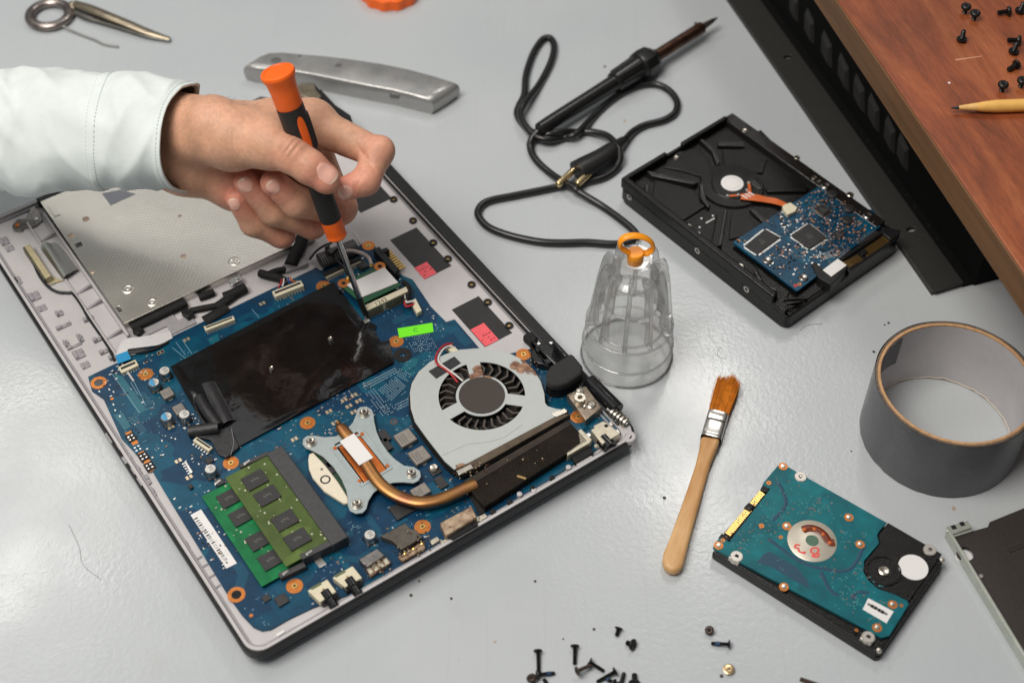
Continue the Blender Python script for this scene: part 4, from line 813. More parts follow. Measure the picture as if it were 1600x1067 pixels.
# ---- tiny surface-mount pieces: solder dots, pads, resistors
rr = random.Random(12)
def dots(c, x0, x1, y0, y1, nx, ny, skip=0.0, r=0.28, skew=None):
    q = LSs(cr_(c, (x0[0], x0[1]), (x1[0], x1[1]), (y1[0], y1[1]), (y0[0], y0[1])), ZB); q = [np.array(v) for v in q]; m = MB()
    for i in range(nx):
        for j in range(ny):
            if rr.random() < skip: continue
            u, v = i/(nx-1), j/(ny-1); p = (q[0]*(1-u)+q[1]*u)*(1-v)+(q[3]*(1-u)+q[2]*u)*v; m.obox(p[0], p[1], 2*r, 2*r, 0.6, ZB-0.05, ZB+0.12)
    return m
DOT = mat('solder_mask_dot', srgb(150, 176, 188), 0.4, 0.3)
for a in [((470, 175), (560, 105), (540, 230), (615, 155), 10, 9, 0.04), ((375, 150), (560, 55), (395, 170), (575, 75), 26, 3, 0.1), ((400, 195), (440, 170), (490, 315), (530, 285), 4, 14, 0.15), ((585, 60), (645, 90), (575, 95), (630, 125), 7, 4, 0.25), ((500, 290), (650, 215), (520, 310), (665, 240), 18, 3, 0.2)]:
    part('solder_dots', dots(cE, *a[:4], *a[4:]), DOT, board, kind='stuff')
for a in [((1035, 665), (1140, 650), (1100, 740), (1180, 720), 9, 7, 0.3), ((1030, 700), (1075, 690), (1060, 745), (1110, 730), 5, 5, 0.3), ((1100, 800), (1180, 780), (1120, 830), (1200, 820), 7, 3, 0.4)]:
    part('solder_dots', dots(cB, *a[:4], *a[4:], r=0.26), DOT, board, kind='stuff')
pads = MB()
for (c, x, y) in [(cE, 332, 207), (cE, 277, 234), (cE, 357, 238), (cE, 303, 267), (cE, 330, 300), (cE, 192, 297), (cE, 225, 360), (cC, 565, 642), (cC, 625, 733), (cC, 1210, 522), (cC, 465, 42), (cA, 745, 803), (cA, 865, 745), (cB, 213, 480), (cC, 525, 455)]:
    s, t = LS(c(x, y), ZB)
    for i in (-1, 1): pads.obox(s+i*1.1, t, 1.5, 2.4, 0, ZB-0.05, ZB+0.5)
part('solder_pads', pads, mat('warm_solder', srgb(214, 196, 168), 0.35, 0.8), board, kind='stuff')
def inpoly(p, poly):
    x, y = p; c = False; n = len(poly)
    for i in range(n):
        (x1, y1), (x2, y2) = poly[i], poly[i-1]
        if (y1 > y) != (y2 > y) and x < (x2-x1)*(y-y1)/(y2-y1)+x1: c = not c
    return c
mpoly = LSs(mb_px, ZB); sheetq = [tuple(q0), tuple(q1), tuple(q2_), tuple(q3)]
smd = [MB(), MB(), MB()]; n = 0; tries = 0
xs = [p[0] for p in mpoly]; ys = [p[1] for p in mpoly]
while n < 900 and tries < 14000:
    tries += 1
    if tries % 9 == 1: ctr = (rr.uniform(min(xs), max(xs)), rr.uniform(min(ys), max(ys)))
    p = (ctr[0]+rr.gauss(0, 3.2), ctr[1]+rr.gauss(0, 3.2))
    if not inpoly(p, mpoly) or inpoly(p, sheetq) or not inpoly((p[0]+2, p[1]+2), mpoly) or not inpoly((p[0]-2, p[1]-2), mpoly): continue
    k = rr.choice((0, 0, 1, 1, 1, 2)); w, l = rr.choice(((0.6, 1.2), (1.2, 0.6), (0.5, 0.5), (0.5, 0.5), (1.4, 0.7))); smd[k].obox(p[0], p[1], w, l, 0, ZB-0.05, ZB+rr.uniform(0.1, 0.5)); n += 1
part('surface_components', smd[0], CHIP, board, kind='stuff'); part('surface_components', smd[1], TIN, board, kind='stuff'); part('surface_components', smd[2], mat('tan_ceramic', srgb(150, 110, 84), 0.5), board, kind='stuff')
# long bare traces and teal fields
TEAL = mat('teal_mask', srgb(10, 92, 108), 0.34, noise=0.1); PALE = mat('pale_trace', srgb(120, 160, 176), 0.4)
for c, pts in [(cC, [(205, 155), (255, 170), (385, 350), (435, 330), (420, 345), (345, 378), (290, 300)]), (cC, [(205, 385), (255, 372), (300, 450), (265, 470)]), (cE, [(590, 60), (640, 0), (690, 0), (660, 100)]), (cA, [(960, 740), (1010, 715), (1020, 760), (985, 775)]), (cD, [(640, 200), (700, 150), (760, 190), (720, 260)])]:
    part('teal_field', MB().prism(LSs([c(x, y) for x, y in pts], ZB), ZB-0.2, ZB+0.06), TEAL, board)
tr = MB()
for c, pts in [(cC, [(195, 155), (350, 375)]), (cC, [(300, 165), (385, 335)]), (cC, [(300, 205), (340, 270)]), (cA, [(845, 745), (890, 810)]), (cA, [(815, 755), (860, 815)]), (cB, [(155, 510), (195, 555)]), (cC, [(530, 10), (610, 75)])]:
    P = [np.array(LS(c(*q), ZB)) for q in pts]; d = P[1]-P[0]; cc = (P[0]+P[1])/2; tr.obox(cc[0], cc[1], float(np.linalg.norm(d)), 0.28, math.atan2(d[1], d[0]), ZB-0.05, ZB+0.09)
part('bare_traces', tr, PALE, board, kind='stuff')

silk = MB(); n = 0; tries = 0
while n < 420 and tries < 9000:
    tries += 1
    if tries % 6 == 1: ctr = (rr.uniform(min(xs), max(xs)), rr.uniform(min(ys), max(ys)))
    p = (ctr[0]+rr.gauss(0, 4), ctr[1]+rr.gauss(0, 4))
    if not inpoly(p, mpoly) or inpoly(p, sheetq) or not inpoly((p[0]+2, p[1]+2), mpoly) or not inpoly((p[0]-2, p[1]-2), mpoly): continue
    w, l = rr.choice(((1.6, 0.22), (0.22, 1.6), (0.7, 0.5), (0.5, 0.7), (2.4, 0.2), (0.4, 0.4))); silk.obox(p[0], p[1], w, l, 0, ZB-0.05, ZB+0.07); n += 1
part('printed_marks', silk, mat('silkscreen', srgb(120, 160, 172), 0.6), board, kind='stuff')
# tracks: bundles of parallel runs with a bend, raised a hair under the lacquer
trk = MB(); n = 0; tries = 0
while n < 46 and tries < 2000:
    tries += 1
    p = np.array((rr.uniform(min(xs), max(xs)), rr.uniform(min(ys), max(ys)))); a1 = rr.choice((0, 90, 45, -45)); a2 = a1+rr.choice((-45, 45)); l1, l2 = rr.uniform(6, 16), rr.uniform(4, 14)
    d1 = np.array((math.cos(R(a1)), math.sin(R(a1)))); d2 = np.array((math.cos(R(a2)), math.sin(R(a2)))); q = p+d1*l1; e = q+d2*l2
    if any(not inpoly(tuple(v), mpoly) or inpoly(tuple(v), sheetq) for v in (p, q, e, (p+q)/2, (q+e)/2)): continue
    n1 = np.array((-d1[1], d1[0])); n2 = np.array((-d2[1], d2[0])); bi = (n1+n2)/(1+n1@n2)
    for k in range(rr.randint(3, 8)):
        o_ = k*0.75; A, B, C = p+n1*o_, q+bi*o_, e+n2*o_
        if not (inpoly(tuple(A), mpoly) and inpoly(tuple(B), mpoly) and inpoly(tuple(C), mpoly)): continue
        for u, v in ((A, B), (B, C)):
            m_ = (u+v)/2; dd_ = v-u; trk.obox(m_[0], m_[1], float(np.linalg.norm(dd_)), 0.34, math.atan2(dd_[1], dd_[0]), ZB-0.05, ZB+0.05+0.002*k)
    n += 1
part('copper_tracks', trk, mat('lacquered_track', srgb(10, 84, 108), 0.3), board, kind='stuff')
# rust crumbs and dust along the near edge
gr_ = [MB(), MB()]
for (c, x, y, sx, n_) in ((cE, 900, 930, 60, 40), (cD, 1270, 400, 45, 36), (cD, 1100, 480, 40, 26), (cF, 640, 760, 150, 22), (cF, 700, 240, 40, 22), (cF, 380, 790, 40, 24), (cE, 720, 1010, 60, 26)):
    for _ in range(n_):
        s, t = LS(c(rr.gauss(x, sx), rr.gauss(y, sx*0.5)), ZB+5)
        if not inpoly((s, t), mpoly): continue
        z = ZB+(ZF-ZB if c is cF and x == 640 else (rr.choice((2.4, 4.2, 5.4)) if c is not cF else ZF-ZB+0.4)); k = rr.uniform(0.25, 0.7)
        gr_[rr.randint(0, 1)].lathe([(k, z-0.3), (k*0.8, z+k*0.4), (0.05, z+k*0.6)], 6, None, s, t)
part('rust_crumbs', gr_[0], RUSTD, lap, kind='stuff'); part('rust_crumbs', gr_[1], mat('grey_dust', srgb(150, 132, 108), 0.9), lap, kind='stuff')
# ---------------------------------------------------------------- frames for things lying square on the table
class Frame:
    def __init__(s, ox, oy, ang): s.o = np.array([ox, oy]); s.a = ang; s.c = math.cos(ang); s.s = math.sin(ang)
    def __call__(s, p, z):
        d = U(p, z)[:2]-s.o; return (float(d[0]*s.c+d[1]*s.s), float(-d[0]*s.s+d[1]*s.c))
    def many(s, c, pts, z): return [s(c(x, y), z) for x, y in pts]
HD = mat('black_casting', (0.005, 0.0047, 0.0043), 0.27, spec=0.3, noise=0.25, nscale=500, bump=0.35, bscale=1500)
HDR = mat('worn_casting', (0.011, 0.010, 0.0092), 0.2, noise=0.3, nscale=500, bump=0.35, bscale=1500)
PCB2 = pcb_material('blue_drive_board', srgb(8, 58, 84), srgb(6, 76, 102), 70, 0.008)
# ---- large hard drive
F3 = Frame(163.85, 577.83, 2.26688-math.pi/2); K = crop(950, 160, 2.808); rr = random.Random(4)
h3 = thing('hard_drive', 'large black hard drive with blue circuit board, lying beside the black chassis', 'hard drive', (F3.o[0], F3.o[1], 0), F3.a)
part('cover', MB().prism(rrect(0.6, 101, 0.6, 146.4, 5), 0, 3.2), HD, h3, 0.8)
body = part('casting', MB().prism(rrect(0, 101.6, 0, 147, 4), 3.0, 12.0), HD, h3, 0.6)
part('floor', MB().prism(rrect(2, 99.6, 2, 145, 3), 11.9, 14.5), HD, body)
part('wall', MB().box(0, 4.6, 13, 147, 11.9, 20.0), HD, body, 1.2, 3); part('wall', MB().box(92.5, 101.6, 13, 147, 11.9, 18.6), HDR, body, 0.9)
part('wall', MB().box(3.4, 39, 143.6, 147, 11.9, 20.0), HD, body, 0.7); part('wall', MB().box(53, 94.5, 143.6, 147, 11.9, 20.0), HD, body, 0.7)
part('wall', MB().box(39, 53, 144.6, 147, 11.9, 17.0), HD, body, 0.5); part('wall', MB().box(2, 99, 0.2, 4.0, 11.9, 13.6), HD, body, 0.6)
part('wall', MB().prism([(0, 13), (3.4, 13), (6, 8), (4, 3), (0, 3)], 11.9, 15.5), HD, body, 0.6); part('wall', MB().prism([(101.6, 13), (93, 13), (91, 6), (96, 2.5), (101.6, 3)], 11.9, 16.0), HD, body, 0.6)
def kp(nm, pts, z0, z1, m, par, bev=0.3, lab=None): return part(nm, MB().prism(F3.many(K, pts, z1), z0, z1), m, par, bev, label=lab)
hx, hy = F3(K(545, 357), 17)
part('motor_boss', MB().lathe([(21, 14.3), (20, 16.0), (13.5, 16.2), (12.8, 16.8), (9.0, 16.9)], 44, None, hx, hy), HD, body)
st = part('round_sticker', MB().lathe([(7.2, 16.8), (7.2, 17.5), (6.9, 17.6)], 36, None, hx, hy), WHITE, body, label='round white sticker on the motor')
part('sticker_ring', MB().ring(hx, hy, 4.7, 5.0, 17.55, 17.66, 36), mat('pale_grey', srgb(200, 198, 198), 0.6), st)
for pts, z in [([(195, 322), (375, 360), (400, 352), (180, 300), (168, 302)], 18.0), ([(400, 352), (420, 365), (430, 420), (450, 450), (440, 460), (405, 420)], 17.6), ([(205, 335), (380, 385), (405, 440), (430, 455), (320, 525), (190, 430)], 15.8), ([(400, 165), (415, 158), (470, 205), (495, 262), (478, 275), (455, 215)], 17.2), ([(480, 172), (600, 172), (600, 196), (482, 188)], 17.0), ([(690, 378), (880, 370), (870, 392), (700, 392)], 16.4), ([(510, 468), (525, 470), (500, 625), (482, 628)], 17.0), ([(620, 470), (640, 466), (720, 530), (700, 545)], 16.6), ([(640, 745), (652, 735), (690, 800), (745, 812), (740, 828), (680, 818)], 17.2), ([(755, 855), (880, 852), (878, 862), (760, 866)], 15.6), ([(765, 890), (830, 890), (850, 880), (790, 905)], 15.4), ([(615, 325), (650, 345), (680, 375), (668, 385), (612, 345)], 16.8), ([(160, 362), (180, 360), (182, 400), (165, 402)], 17.0), ([(300, 215), (400, 200), (445, 260), (450, 300), (420, 330), (330, 300), (250, 285)], 15.6), ([(500, 205), (620, 205), (700, 250), (680, 310), (620, 310), (560, 275), (510, 280)], 15.6), ([(320, 545), (430, 475), (480, 490), (455, 620), (420, 610)], 15.5), ([(540, 490), (620, 490), (690, 545), (600, 590), (530, 600)], 15.6), ([(640, 700), (700, 760), (800, 830), (770, 880), (700, 830)], 15.4), ([(650, 130), (670, 120), (790, 240), (770, 262), (700, 215)], 16.4)]:
    kp('casting_rib', pts, 14.2, z, HDR if z > 16.5 else HD, body, 0.5)
for (x, y, r, z) in [(352, 543, 2.4, 18.2), (580, 718, 2.6, 18.0), (600, 122, 1.8, 19), (830, 240, 2.0, 18.9), (905, 330, 1.8, 18.9), (1063, 402, 2.4, 18.9), (300, 240, 1.8, 16.5), (352, 240, 1.1, 15.2), (925, 345, 1.4, 18.9)]:
    s, t = F3(K(x, y), z); o = part('screw', MB().lathe([(r, 14.3), (r, z-0.4), (r*0.8, z), (r*0.4, z-0.2)], 16, None, s, t), NICKEL if x != 352 or y != 240 else COPPER, body)
for (x, y) in ((105, 412), (405, 645), (622, 812)):
    s, t = F3(K(x, y), 10.0); t2 = F3(K(x, y), 9)[1]
    M = Matrix.Translation((0, t2, 9.5)) @ Matrix.Rotation(R(-90), 4, 'Y'); part('side_screw_hole', MB().lathe([(2.2, -0.8), (2.2, 0.15), (1.3, 0.2), (1.1, -0.4)], 16, M), STEEL, body)
pd = MB()
for k in range(5): s, t = F3(K(432+k*8, 528-k*4.5), 16); pd.cyl(s, t, 0.5, 15.7, 16.1, 8)
for (x, y) in ((410, 510), (460, 498), (402, 548), (400, 572)): s, t = F3(K(x, y), 16); pd.cyl(s, t, 0.6, 15.7, 16.1, 8)
part('casting_vents', pd, TIN, body, kind='stuff')
# orange flex
FLEX = mat('orange_flex', srgb(196, 92, 30), 0.35, noise=0.1)
def kband(A, B, m, nm, par):
    P = [np.array((*F3(K(x, y), z), z)) for x, y, z in A]; Q = [np.array((*F3(K(x, y), z), z)) for x, y, z in B]; P = bez(P, 5); Q = bez(Q, 5); n = len(P)
    g = MB(); g._add([*P, *Q, *[p-np.array([0, 0, 0.25]) for p in P], *[q-np.array([0, 0, 0.25]) for q in Q]], sum([[(i, i+1, n+i+1, n+i), (2*n+i, 3*n+i, 3*n+i+1, 2*n+i+1), (i, 2*n+i, 2*n+i+1, i+1), (n+i, n+i+1, 3*n+i+1, 3*n+i)] for i in range(n-1)], []))
    return part(nm, g, m, par, smooth=60)
fx = kband([(590, 400, 17.2), (640, 402, 17.4), (700, 415, 17), (740, 422, 17.2), (785, 443, 18.5)], [(580, 425, 17.2), (640, 432, 17.4), (700, 440, 17), (740, 448, 17.2), (775, 458, 18.5)], FLEX, 'motor_flex', h3)
for (x, y) in ((525, 410), (572, 406), (610, 385), (618, 353)):
    a = np.array((*F3(K(x, y), 17.2), 17.1)); b2 = np.array((*F3(K(625, 408), 17.2), 17.2)); part('flex_lead', MB().tube([a, (a+b2)/2+np.array([0.3, 0.3, 0]), b2], 0.9, 6, flat=(1, 0.3)), FLEX, fx)
    part('solder_dot', MB().lathe([(1.3, 16.9), (1.0, 17.7), (0.3, 18.0)], 12, None, a[0], a[1]), TIN, fx)
for k in range(3):
    s, t = F3(K(600+k*14, 414-k*7), 17.7); part('flex_band', MB().obox(s, t, 0.9, 4.4, 0.2, 17.2, 17.7), WHITE, fx)
kp('flex_plug', [(765, 452), (800, 438), (832, 460), (822, 478), (788, 492), (770, 472)], 17.0, 21.0, IVORY, h3, 0.4, 'cream flex plug')
# board
ZH = 18.2
b3 = kp('circuit_board', [(550, 615), (555, 608), (935, 362), (950, 358), (985, 372), (1010, 395), (1060, 425), (1100, 445), (1120, 470), (1160, 470), (1195, 520), (1195, 545), (835, 825), (825, 824)], 16.4, ZH, PCB2, h3, 0.15, 'blue drive circuit board')
bs = F3.many(K, [(550, 615), (950, 360), (1195, 540), (830, 825)], ZH)
def qchip(pts, h, rim=True, nm='chip'):
    q = F3.many(K, pts, ZH+h); c = np.mean(q, axis=0)
    if rim:
        o = part(nm, MB().prism(q, ZH-0.1, ZH+h), CHIP, b3, 0.2)
        pins = MB()
        for i in range(4):
            a, b2 = np.array(q[i]), np.array(q[(i+1) % 4]); n_ = 16; d = b2-a; nn = np.array([d[1], -d[0]])/np.linalg.norm(d)
            if nn@((a+b2)/2-c) < 0: nn = -nn
            for k in range(n_):
                p = a+d*((k+0.7)/(n_+0.4))+nn*0.7; pins.obox(p[0], p[1], np.linalg.norm(d)/n_*0.62, 1.5, math.atan2(d[1], d[0]), ZH-0.1, ZH+0.45)
        part('chip_pins', pins, TIN, o, kind='stuff')
    else: o = part(nm, MB().prism(q, ZH-0.1, ZH+h), CHIP, b3, 0.2)
    pr = MB()
    for i in range(3): pr.obox(c[0], c[1]-1.5+i*1.5, 4-i, 0.5, 0, ZH+h, ZH+h+0.03)
    part('print_mark', pr, CHIPPRINT, o)
qchip([(805, 582), (882, 530), (960, 592), (884, 640)], 1.4); qchip([(600, 628), (690, 556), (755, 592), (655, 665)], 1.2); qchip([(908, 465), (935, 448), (980, 476), (945, 497)], 1.3)
qchip([(985, 580), (1015, 562), (1040, 578), (1010, 598)], 1.2, False)
for (x, y) in ((1050, 513), (985, 400), (1058, 462)):
    s, t = F3(K(x, y), ZH+2); o = part('coil', MB().lathe([(3.4, ZH-0.1), (3.4, ZH+1.8), (2.8, ZH+2.2), (1.0, ZH+2.2)], 18, None, s, t), CHIP, b3)
for (x, y) in ((700, 690), (858, 766), (955, 365), (1140, 495)):
    s, t = F3(K(x, y), ZH+1); o = part('screw', MB().lathe([(3.0, ZH-0.1), (3.0, ZH+0.5), (2.2, ZH+1.3), (0.6, ZH+0.9)], 20, None, s, t), STEEL, b3)
for (x, y) in ((822, 804), (840, 798), (572, 608)):
    s, t = F3(K(x, y), ZH); part('test_point', MB().ring(s, t, 0.5, 1.2, ZH-0.1, ZH+0.15, 14), COPPER if x != 822 else mat('red_print', srgb(200, 70, 60), 0.6), b3)
sm = [MB(), MB(), MB(), MB()]; n = 0; occ = [F3.many(K, q, ZH) for q in ([(795, 582), (882, 522), (972, 592), (884, 650)], [(590, 628), (692, 545), (768, 592), (655, 675)])]
bx_, by_ = [q[0] for q in bs], [q[1] for q in bs]; ctr = None
while n < 760:
    if n % 7 == 0 or ctr is None: ctr = (rr.uniform(min(bx_), max(bx_)), rr.uniform(min(by_), max(by_)))
    p = (ctr[0]+rr.gauss(0, 3.5), ctr[1]+rr.gauss(0, 3.5))
    if rr.random() < 0.2: ctr = None
    if not inpoly(p, [tuple(0.97*np.array(q)+0.03*np.mean(bs, axis=0)) for q in bs]) or any(inpoly(p, o) for o in occ):
        ctr = None; continue
    # the upper right half of the board is the crowded one
    if p[0] < np.mean(bx_)-8 and rr.random() < 0.55: continue
    k = rr.choice((0, 0, 1, 2, 2, 3)); w, l = rr.choice(((0.5, 1.1), (1.1, 0.5), (0.5, 0.6), (0.5, 0.5), (0.9, 1.5), (1.5, 0.9))); sm[k].obox(p[0], p[1], w, l, 0, ZH-0.05, ZH+rr.uniform(0.2, 0.9)); n += 1
for m_, q in zip(sm, (TIN, mat('tan_ceramic', srgb(150, 110, 84), 0.5), CHIP, mat('pink_ceramic', srgb(172, 140, 130), 0.5))): part('surface_components', m_, q, b3, kind='stuff')
g = MB()
for i in range(7):
    for j in range(4): s, t = F3(K(925+i*9+j*7, 672-i*3+j*6), ZH); g.cyl(s, t, 0.45, ZH-0.05, ZH+0.2, 6)
part('solder_dots', g, TIN, b3, kind='stuff')
# data plugs
def cont(p0, p1, n_, ln, par):
    a, b2 = np.array(F3(K(*p0), ZH)), np.array(F3(K(*p1), ZH)); g = MB(); d = b2-a
    for k in range(n_):
        p = a+d*(k/(n_-1)); g.obox(p[0], p[1], np.linalg.norm(d)/n_*0.5, ln, 0, ZH-1.2, ZH-0.5)
    part('gold_contacts', g, GOLD, par)
sb = kp('power_socket', [(1000, 690), (1195, 560), (1260, 590), (1240, 620), (1060, 742)], 11.8, ZH-1.2, BLACK, h3, 0.4, 'black socket with gold contacts')
kp('socket_rail', [(1018, 680), (1195, 566), (1205, 575), (1030, 690)], ZH-1.3, ZH+1.2, BLACK, sb, 0.3); kp('socket_end', [(1105, 655), (1125, 642), (1140, 655), (1118, 670)], ZH-1.3, ZH+0.6, BLACK, sb, 0.2)
kp('socket_end', [(1200, 545), (1285, 560), (1280, 580), (1240, 600), (1205, 575)], ZH-4, ZH+1.0, BLACK, sb, 0.5)
cont((1050, 706), (1105, 676), 7, 5.5, sb); cont((1128, 658), (1218, 596), 14, 5.5, sb)
pn_ = MB()
for (p0, p1, n_) in (((1092, 614), (1180, 570), 13), ((1010, 676), (1058, 652), 7)):
    a, b2 = np.array(F3(K(*p0), ZH)), np.array(F3(K(*p1), ZH))
    for k in range(n_): p = a+(b2-a)*(k/(n_-1)); pn_.obox(p[0], p[1], np.linalg.norm(b2-a)/n_*0.45, 4.6, 0, ZH-0.1, ZH+0.4)
part('pins', pn_, TIN, sb, kind='stuff')
jb = kp('jumper_block', [(885, 700), (905, 698), (945, 730), (1005, 683), (1050, 716), (1045, 735), (980, 800), (925, 770)], 11.8, ZH+0.8, BLACK, h3, 0.4, 'black jumper block with white paper on top')
kp('label', [(942, 735), (1008, 685), (1048, 714), (980, 764)], ZH+0.8, ZH+1.2, WHITE, jb, 0.15)

# ---- small hard drive
F2 = Frame(183.576, 357.486, 2.47346-math.pi/2); Lc = crop(1090, 700, 2.9073)
h2 = thing('hard_drive', 'small notebook hard drive with teal board and gold contacts, beside the paint brush', 'hard drive', (F2.o[0], F2.o[1], 0), F2.a)
part('casing', MB().prism(rrect(0, 69.85, 0, 100, 2.5), 0.0, 3.4), BLACK, h2, 0.5); bd = part('casting', MB().prism(rrect(0.5, 69.35, 0.5, 99.5, 2.5), 3.3, 7.9), HD, h2, 0.5)
def lp(nm, pts, z0, z1, m, par, bev=0.2, lab=None): return part(nm, MB().prism(F2.many(Lc, pts, z1), z0, z1), m, par, bev, label=lab)
PCB3 = pcb_material('teal_drive_board', srgb(0, 94, 104), srgb(0, 104, 112), 55, 0.003, 0.4)
b2o = lp('circuit_board', [(385, 70), (860, 338), (828, 372), (815, 395), (825, 430), (795, 465), (757, 510), (752, 560), (775, 598), (820, 638), (900, 665), (952, 692), (960, 708), (872, 850), (835, 860), (800, 840), (70, 452), (75, 432), (105, 405), (145, 425), (330, 185), (295, 165), (300, 155), (365, 78)], 7.8, 9.5, PCB3, h2, 0.12, 'teal drive circuit board')
Z2 = 9.5
lp('casting_plate', [(865, 338), (1110, 480), (960, 695), (905, 665), (825, 635), (780, 595), (757, 555), (762, 512), (800, 468), (830, 430), (820, 398)], 7.8, 8.9, HD, bd, 0.2)
cx, cy = F2(Lc(847, 557), 9); part('ring_ridge', MB().ring(cx, cy, 8.2, 9.0, 8.8, 9.4, 36), HD, bd, 0.2); part('screw', MB().lathe([(3.0, 8.8), (3.0, 9.5), (2.2, 10.0), (0.7, 9.7)], 18, None, cx, cy), NICKEL, bd)
cx, cy = F2(Lc(980, 540), 9.2); part('round_sticker', MB().cyl(cx, cy, 7.7, 8.8, 9.2, 36), WHITE, bd, label='round white sticker')
cx, cy = F2(Lc(520, 420), 9.6); spn = part('spindle_plate', MB().lathe([(13.0, 8.0), (13.0, 9.55), (12.6, 9.8)], 44, None, cx, cy), mat('pale_steel', srgb(206, 198, 182), 0.4, 0.5, noise=0.08, nscale=200), h2, label='pale spindle plate with red marker scribble')
part('spindle_hub', MB().lathe([(3.6, 9.7), (3.2, 10.0), (0.4, 10.0)], 22, None, cx, cy), mat('verdigris', srgb(88, 116, 98), 0.5, 0.4), spn)
P = [(*F2(Lc(x, y), 10), 9.95) for x, y in ((478, 370), (505, 362), (540, 368), (570, 388), (588, 412), (600, 428), (622, 428))]
part('motor_flex', MB().tube(bez(P, 5), 2.2, 8, flat=(1, 0.25)), mat('dark_amber', srgb(110, 46, 20), 0.35), spn)
for (x, y) in ((485, 370), (530, 368), (570, 392), (600, 430)):
    s, t = F2(Lc(x, y), 10); part('solder_dot', MB().lathe([(1.3, 9.9), (0.9, 10.6), (0.2, 10.8)], 12, None, s, t), mat('amber_solder', srgb(214, 110, 50), 0.35, 0.3), spn)
REDI = mat('red_marker', srgb(222, 84, 76), 0.6)
for sc in ([(465, 440), (448, 438), (442, 450), (458, 455), (462, 468), (490, 478)], [(480, 470), (492, 474)], [(530, 478), (515, 470), (520, 455), (540, 452), (550, 462), (540, 478), (520, 490), (545, 492), (552, 478)]):
    P = [(*F2(Lc(x, y), 9.9), 9.82) for x, y in sc]; part('red_scribble', MB().tube(bez(P, 4), 0.55, 6, flat=(1, 0.2)), REDI, spn)
for (x, y) in ((388, 83), (95, 442), (405, 355), (687, 315), (738, 437), (392, 630), (885, 710), (815, 815)):
    s, t = F2(Lc(x, y), Z2); o = part('screw_pad', MB().ring(s, t, 1.0, 2.5, Z2-0.2, Z2+0.2, 20), COPPER, b2o); part('screw', MB().lathe([(1.5, Z2), (1.3, Z2+0.5), (0.3, Z2+0.6)], 14, None, s, t), NICKEL, o)
for (x, y, r) in ((290, 353, 1.5), (323, 158, 1.4), (115, 418, 1.2), (378, 404, 1.1), (925, 714, 1.0), (722, 826, 0.9)):
    s, t = F2(Lc(x, y), Z2); part('test_point', MB().ring(s, t, 0.4, r, Z2-0.2, Z2+0.15, 16), COPPER, b2o)
for (x, y) in ((468, 130), (177, 492), (775, 858), (1055, 462)):
    s, t = F2(Lc(x, y), Z2); o = part('corner_bracket', MB().lathe([(3.5, 7.0), (3.5, 9.6), (3.1, 10.0), (1.2, 10.0), (1.2, 9.4)], 20, None, s, t), mat('bracket_zinc', srgb(196, 190, 182), 0.35, 0.7), bd)
    part('bracket_bore', MB().cyl(s, t, 1.2, 9.2, 9.6, 12), BLACKM, o); tt = 1.8 if s < 35 else 68
    part('bracket_skirt', MB().box(s-3.2 if s < 35 else s, s if s < 35 else 69.6, t-3.2, t+3.2, 7, 9.7), _M['bracket_zinc'], o, 0.5)
for (x, y) in ((825, 918), (1112, 508)):
    s, t = F2(Lc(x, y), 8.3); part('screw', MB().lathe([(1.5, 7.8), (1.3, 8.5), (0.3, 8.6)], 14, None, s, t), NICKEL, bd)
def gold(nm, pts, n_):
    q = F2.many(Lc, pts, 8.2); o = part(nm, MB().prism(q, 5.5, 8.3), BLACK, h2, 0.2, label='black socket edge with gold contacts'); g = MB()
    a, b2 = (np.array(q[0])+np.array(q[3]))/2, (np.array(q[1])+np.array(q[2]))/2; d = b2-a; w = float(np.linalg.norm(np.array(q[3])-np.array(q[0])))
    for k in range(n_): p = a+d*((k+0.7)/(n_+0.4)); g.obox(p[0], p[1], float(np.linalg.norm(d))/n_*0.72, w*0.8, math.atan2(d[1], d[0]), 8.25, 8.5)
    part('gold_contacts', g, GOLD, o)
gold('power_socket', [(120, 385), (222, 268), (246, 285), (150, 405)], 15); gold('data_socket', [(232, 250), (280, 195), (310, 205), (262, 268)], 7)
lp('socket_end', [(285, 185), (300, 160), (330, 170), (320, 200), (300, 198)], 6, 9.3, BLACK, h2, 0.4); lp('socket_end', [(95, 405), (110, 385), (135, 395), (150, 415), (120, 425)], 6, 9.2, BLACK, h2, 0.4); lp('socket_end', [(210, 268), (232, 245), (256, 262), (240, 285)], 6, 9.2, BLACK, h2, 0.4)
q = lp('label', [(775, 680), (891, 741), (858, 794), (750, 731)], Z2, Z2+0.15, WHITE, b2o, None, 'small white printed label'); g = MB()
for i in range(5): s, t = F2(Lc(785+i*16, 712+i*9), Z2+0.2); g.obox(s, t, 1.4+0.6*(i % 2), 3.2, 0.1, Z2+0.15, Z2+0.18)
part('print_mark', g, mat('grey_ink', (0.15, 0.15, 0.15), 0.7), q)
q = lp('mask_field', [(300, 480), (330, 470), (450, 540), (500, 600), (510, 640), (420, 590), (340, 540), (270, 520)], Z2-0.2, Z2+0.05, mat('slate_mask', srgb(24, 66, 88), 0.45), b2o, None)
for A in ([(340, 330), (400, 260), (385, 190), (360, 150)], [(320, 410), (450, 505), (560, 545), (690, 550), (760, 440)], [(560, 560), (600, 640), (640, 670)], [(700, 690), (720, 655), (780, 655)]):
    P = [(*F2(Lc(x, y), Z2), Z2) for x, y in A]; part('mask_track', MB().tube(bez(P, 6), 1.0, 6, flat=(1, 0.08)), _M['slate_mask'], b2o)
sm = [MB(), MB()]; bp_ = F2.many(Lc, [(385, 75), (820, 345), (750, 560), (930, 690), (860, 840), (80, 450)], Z2); n = 0; ctr = None; xs = [p[0] for p in bp_]; ys = [p[1] for p in bp_]; scx, scy = F2(Lc(520, 420), Z2)
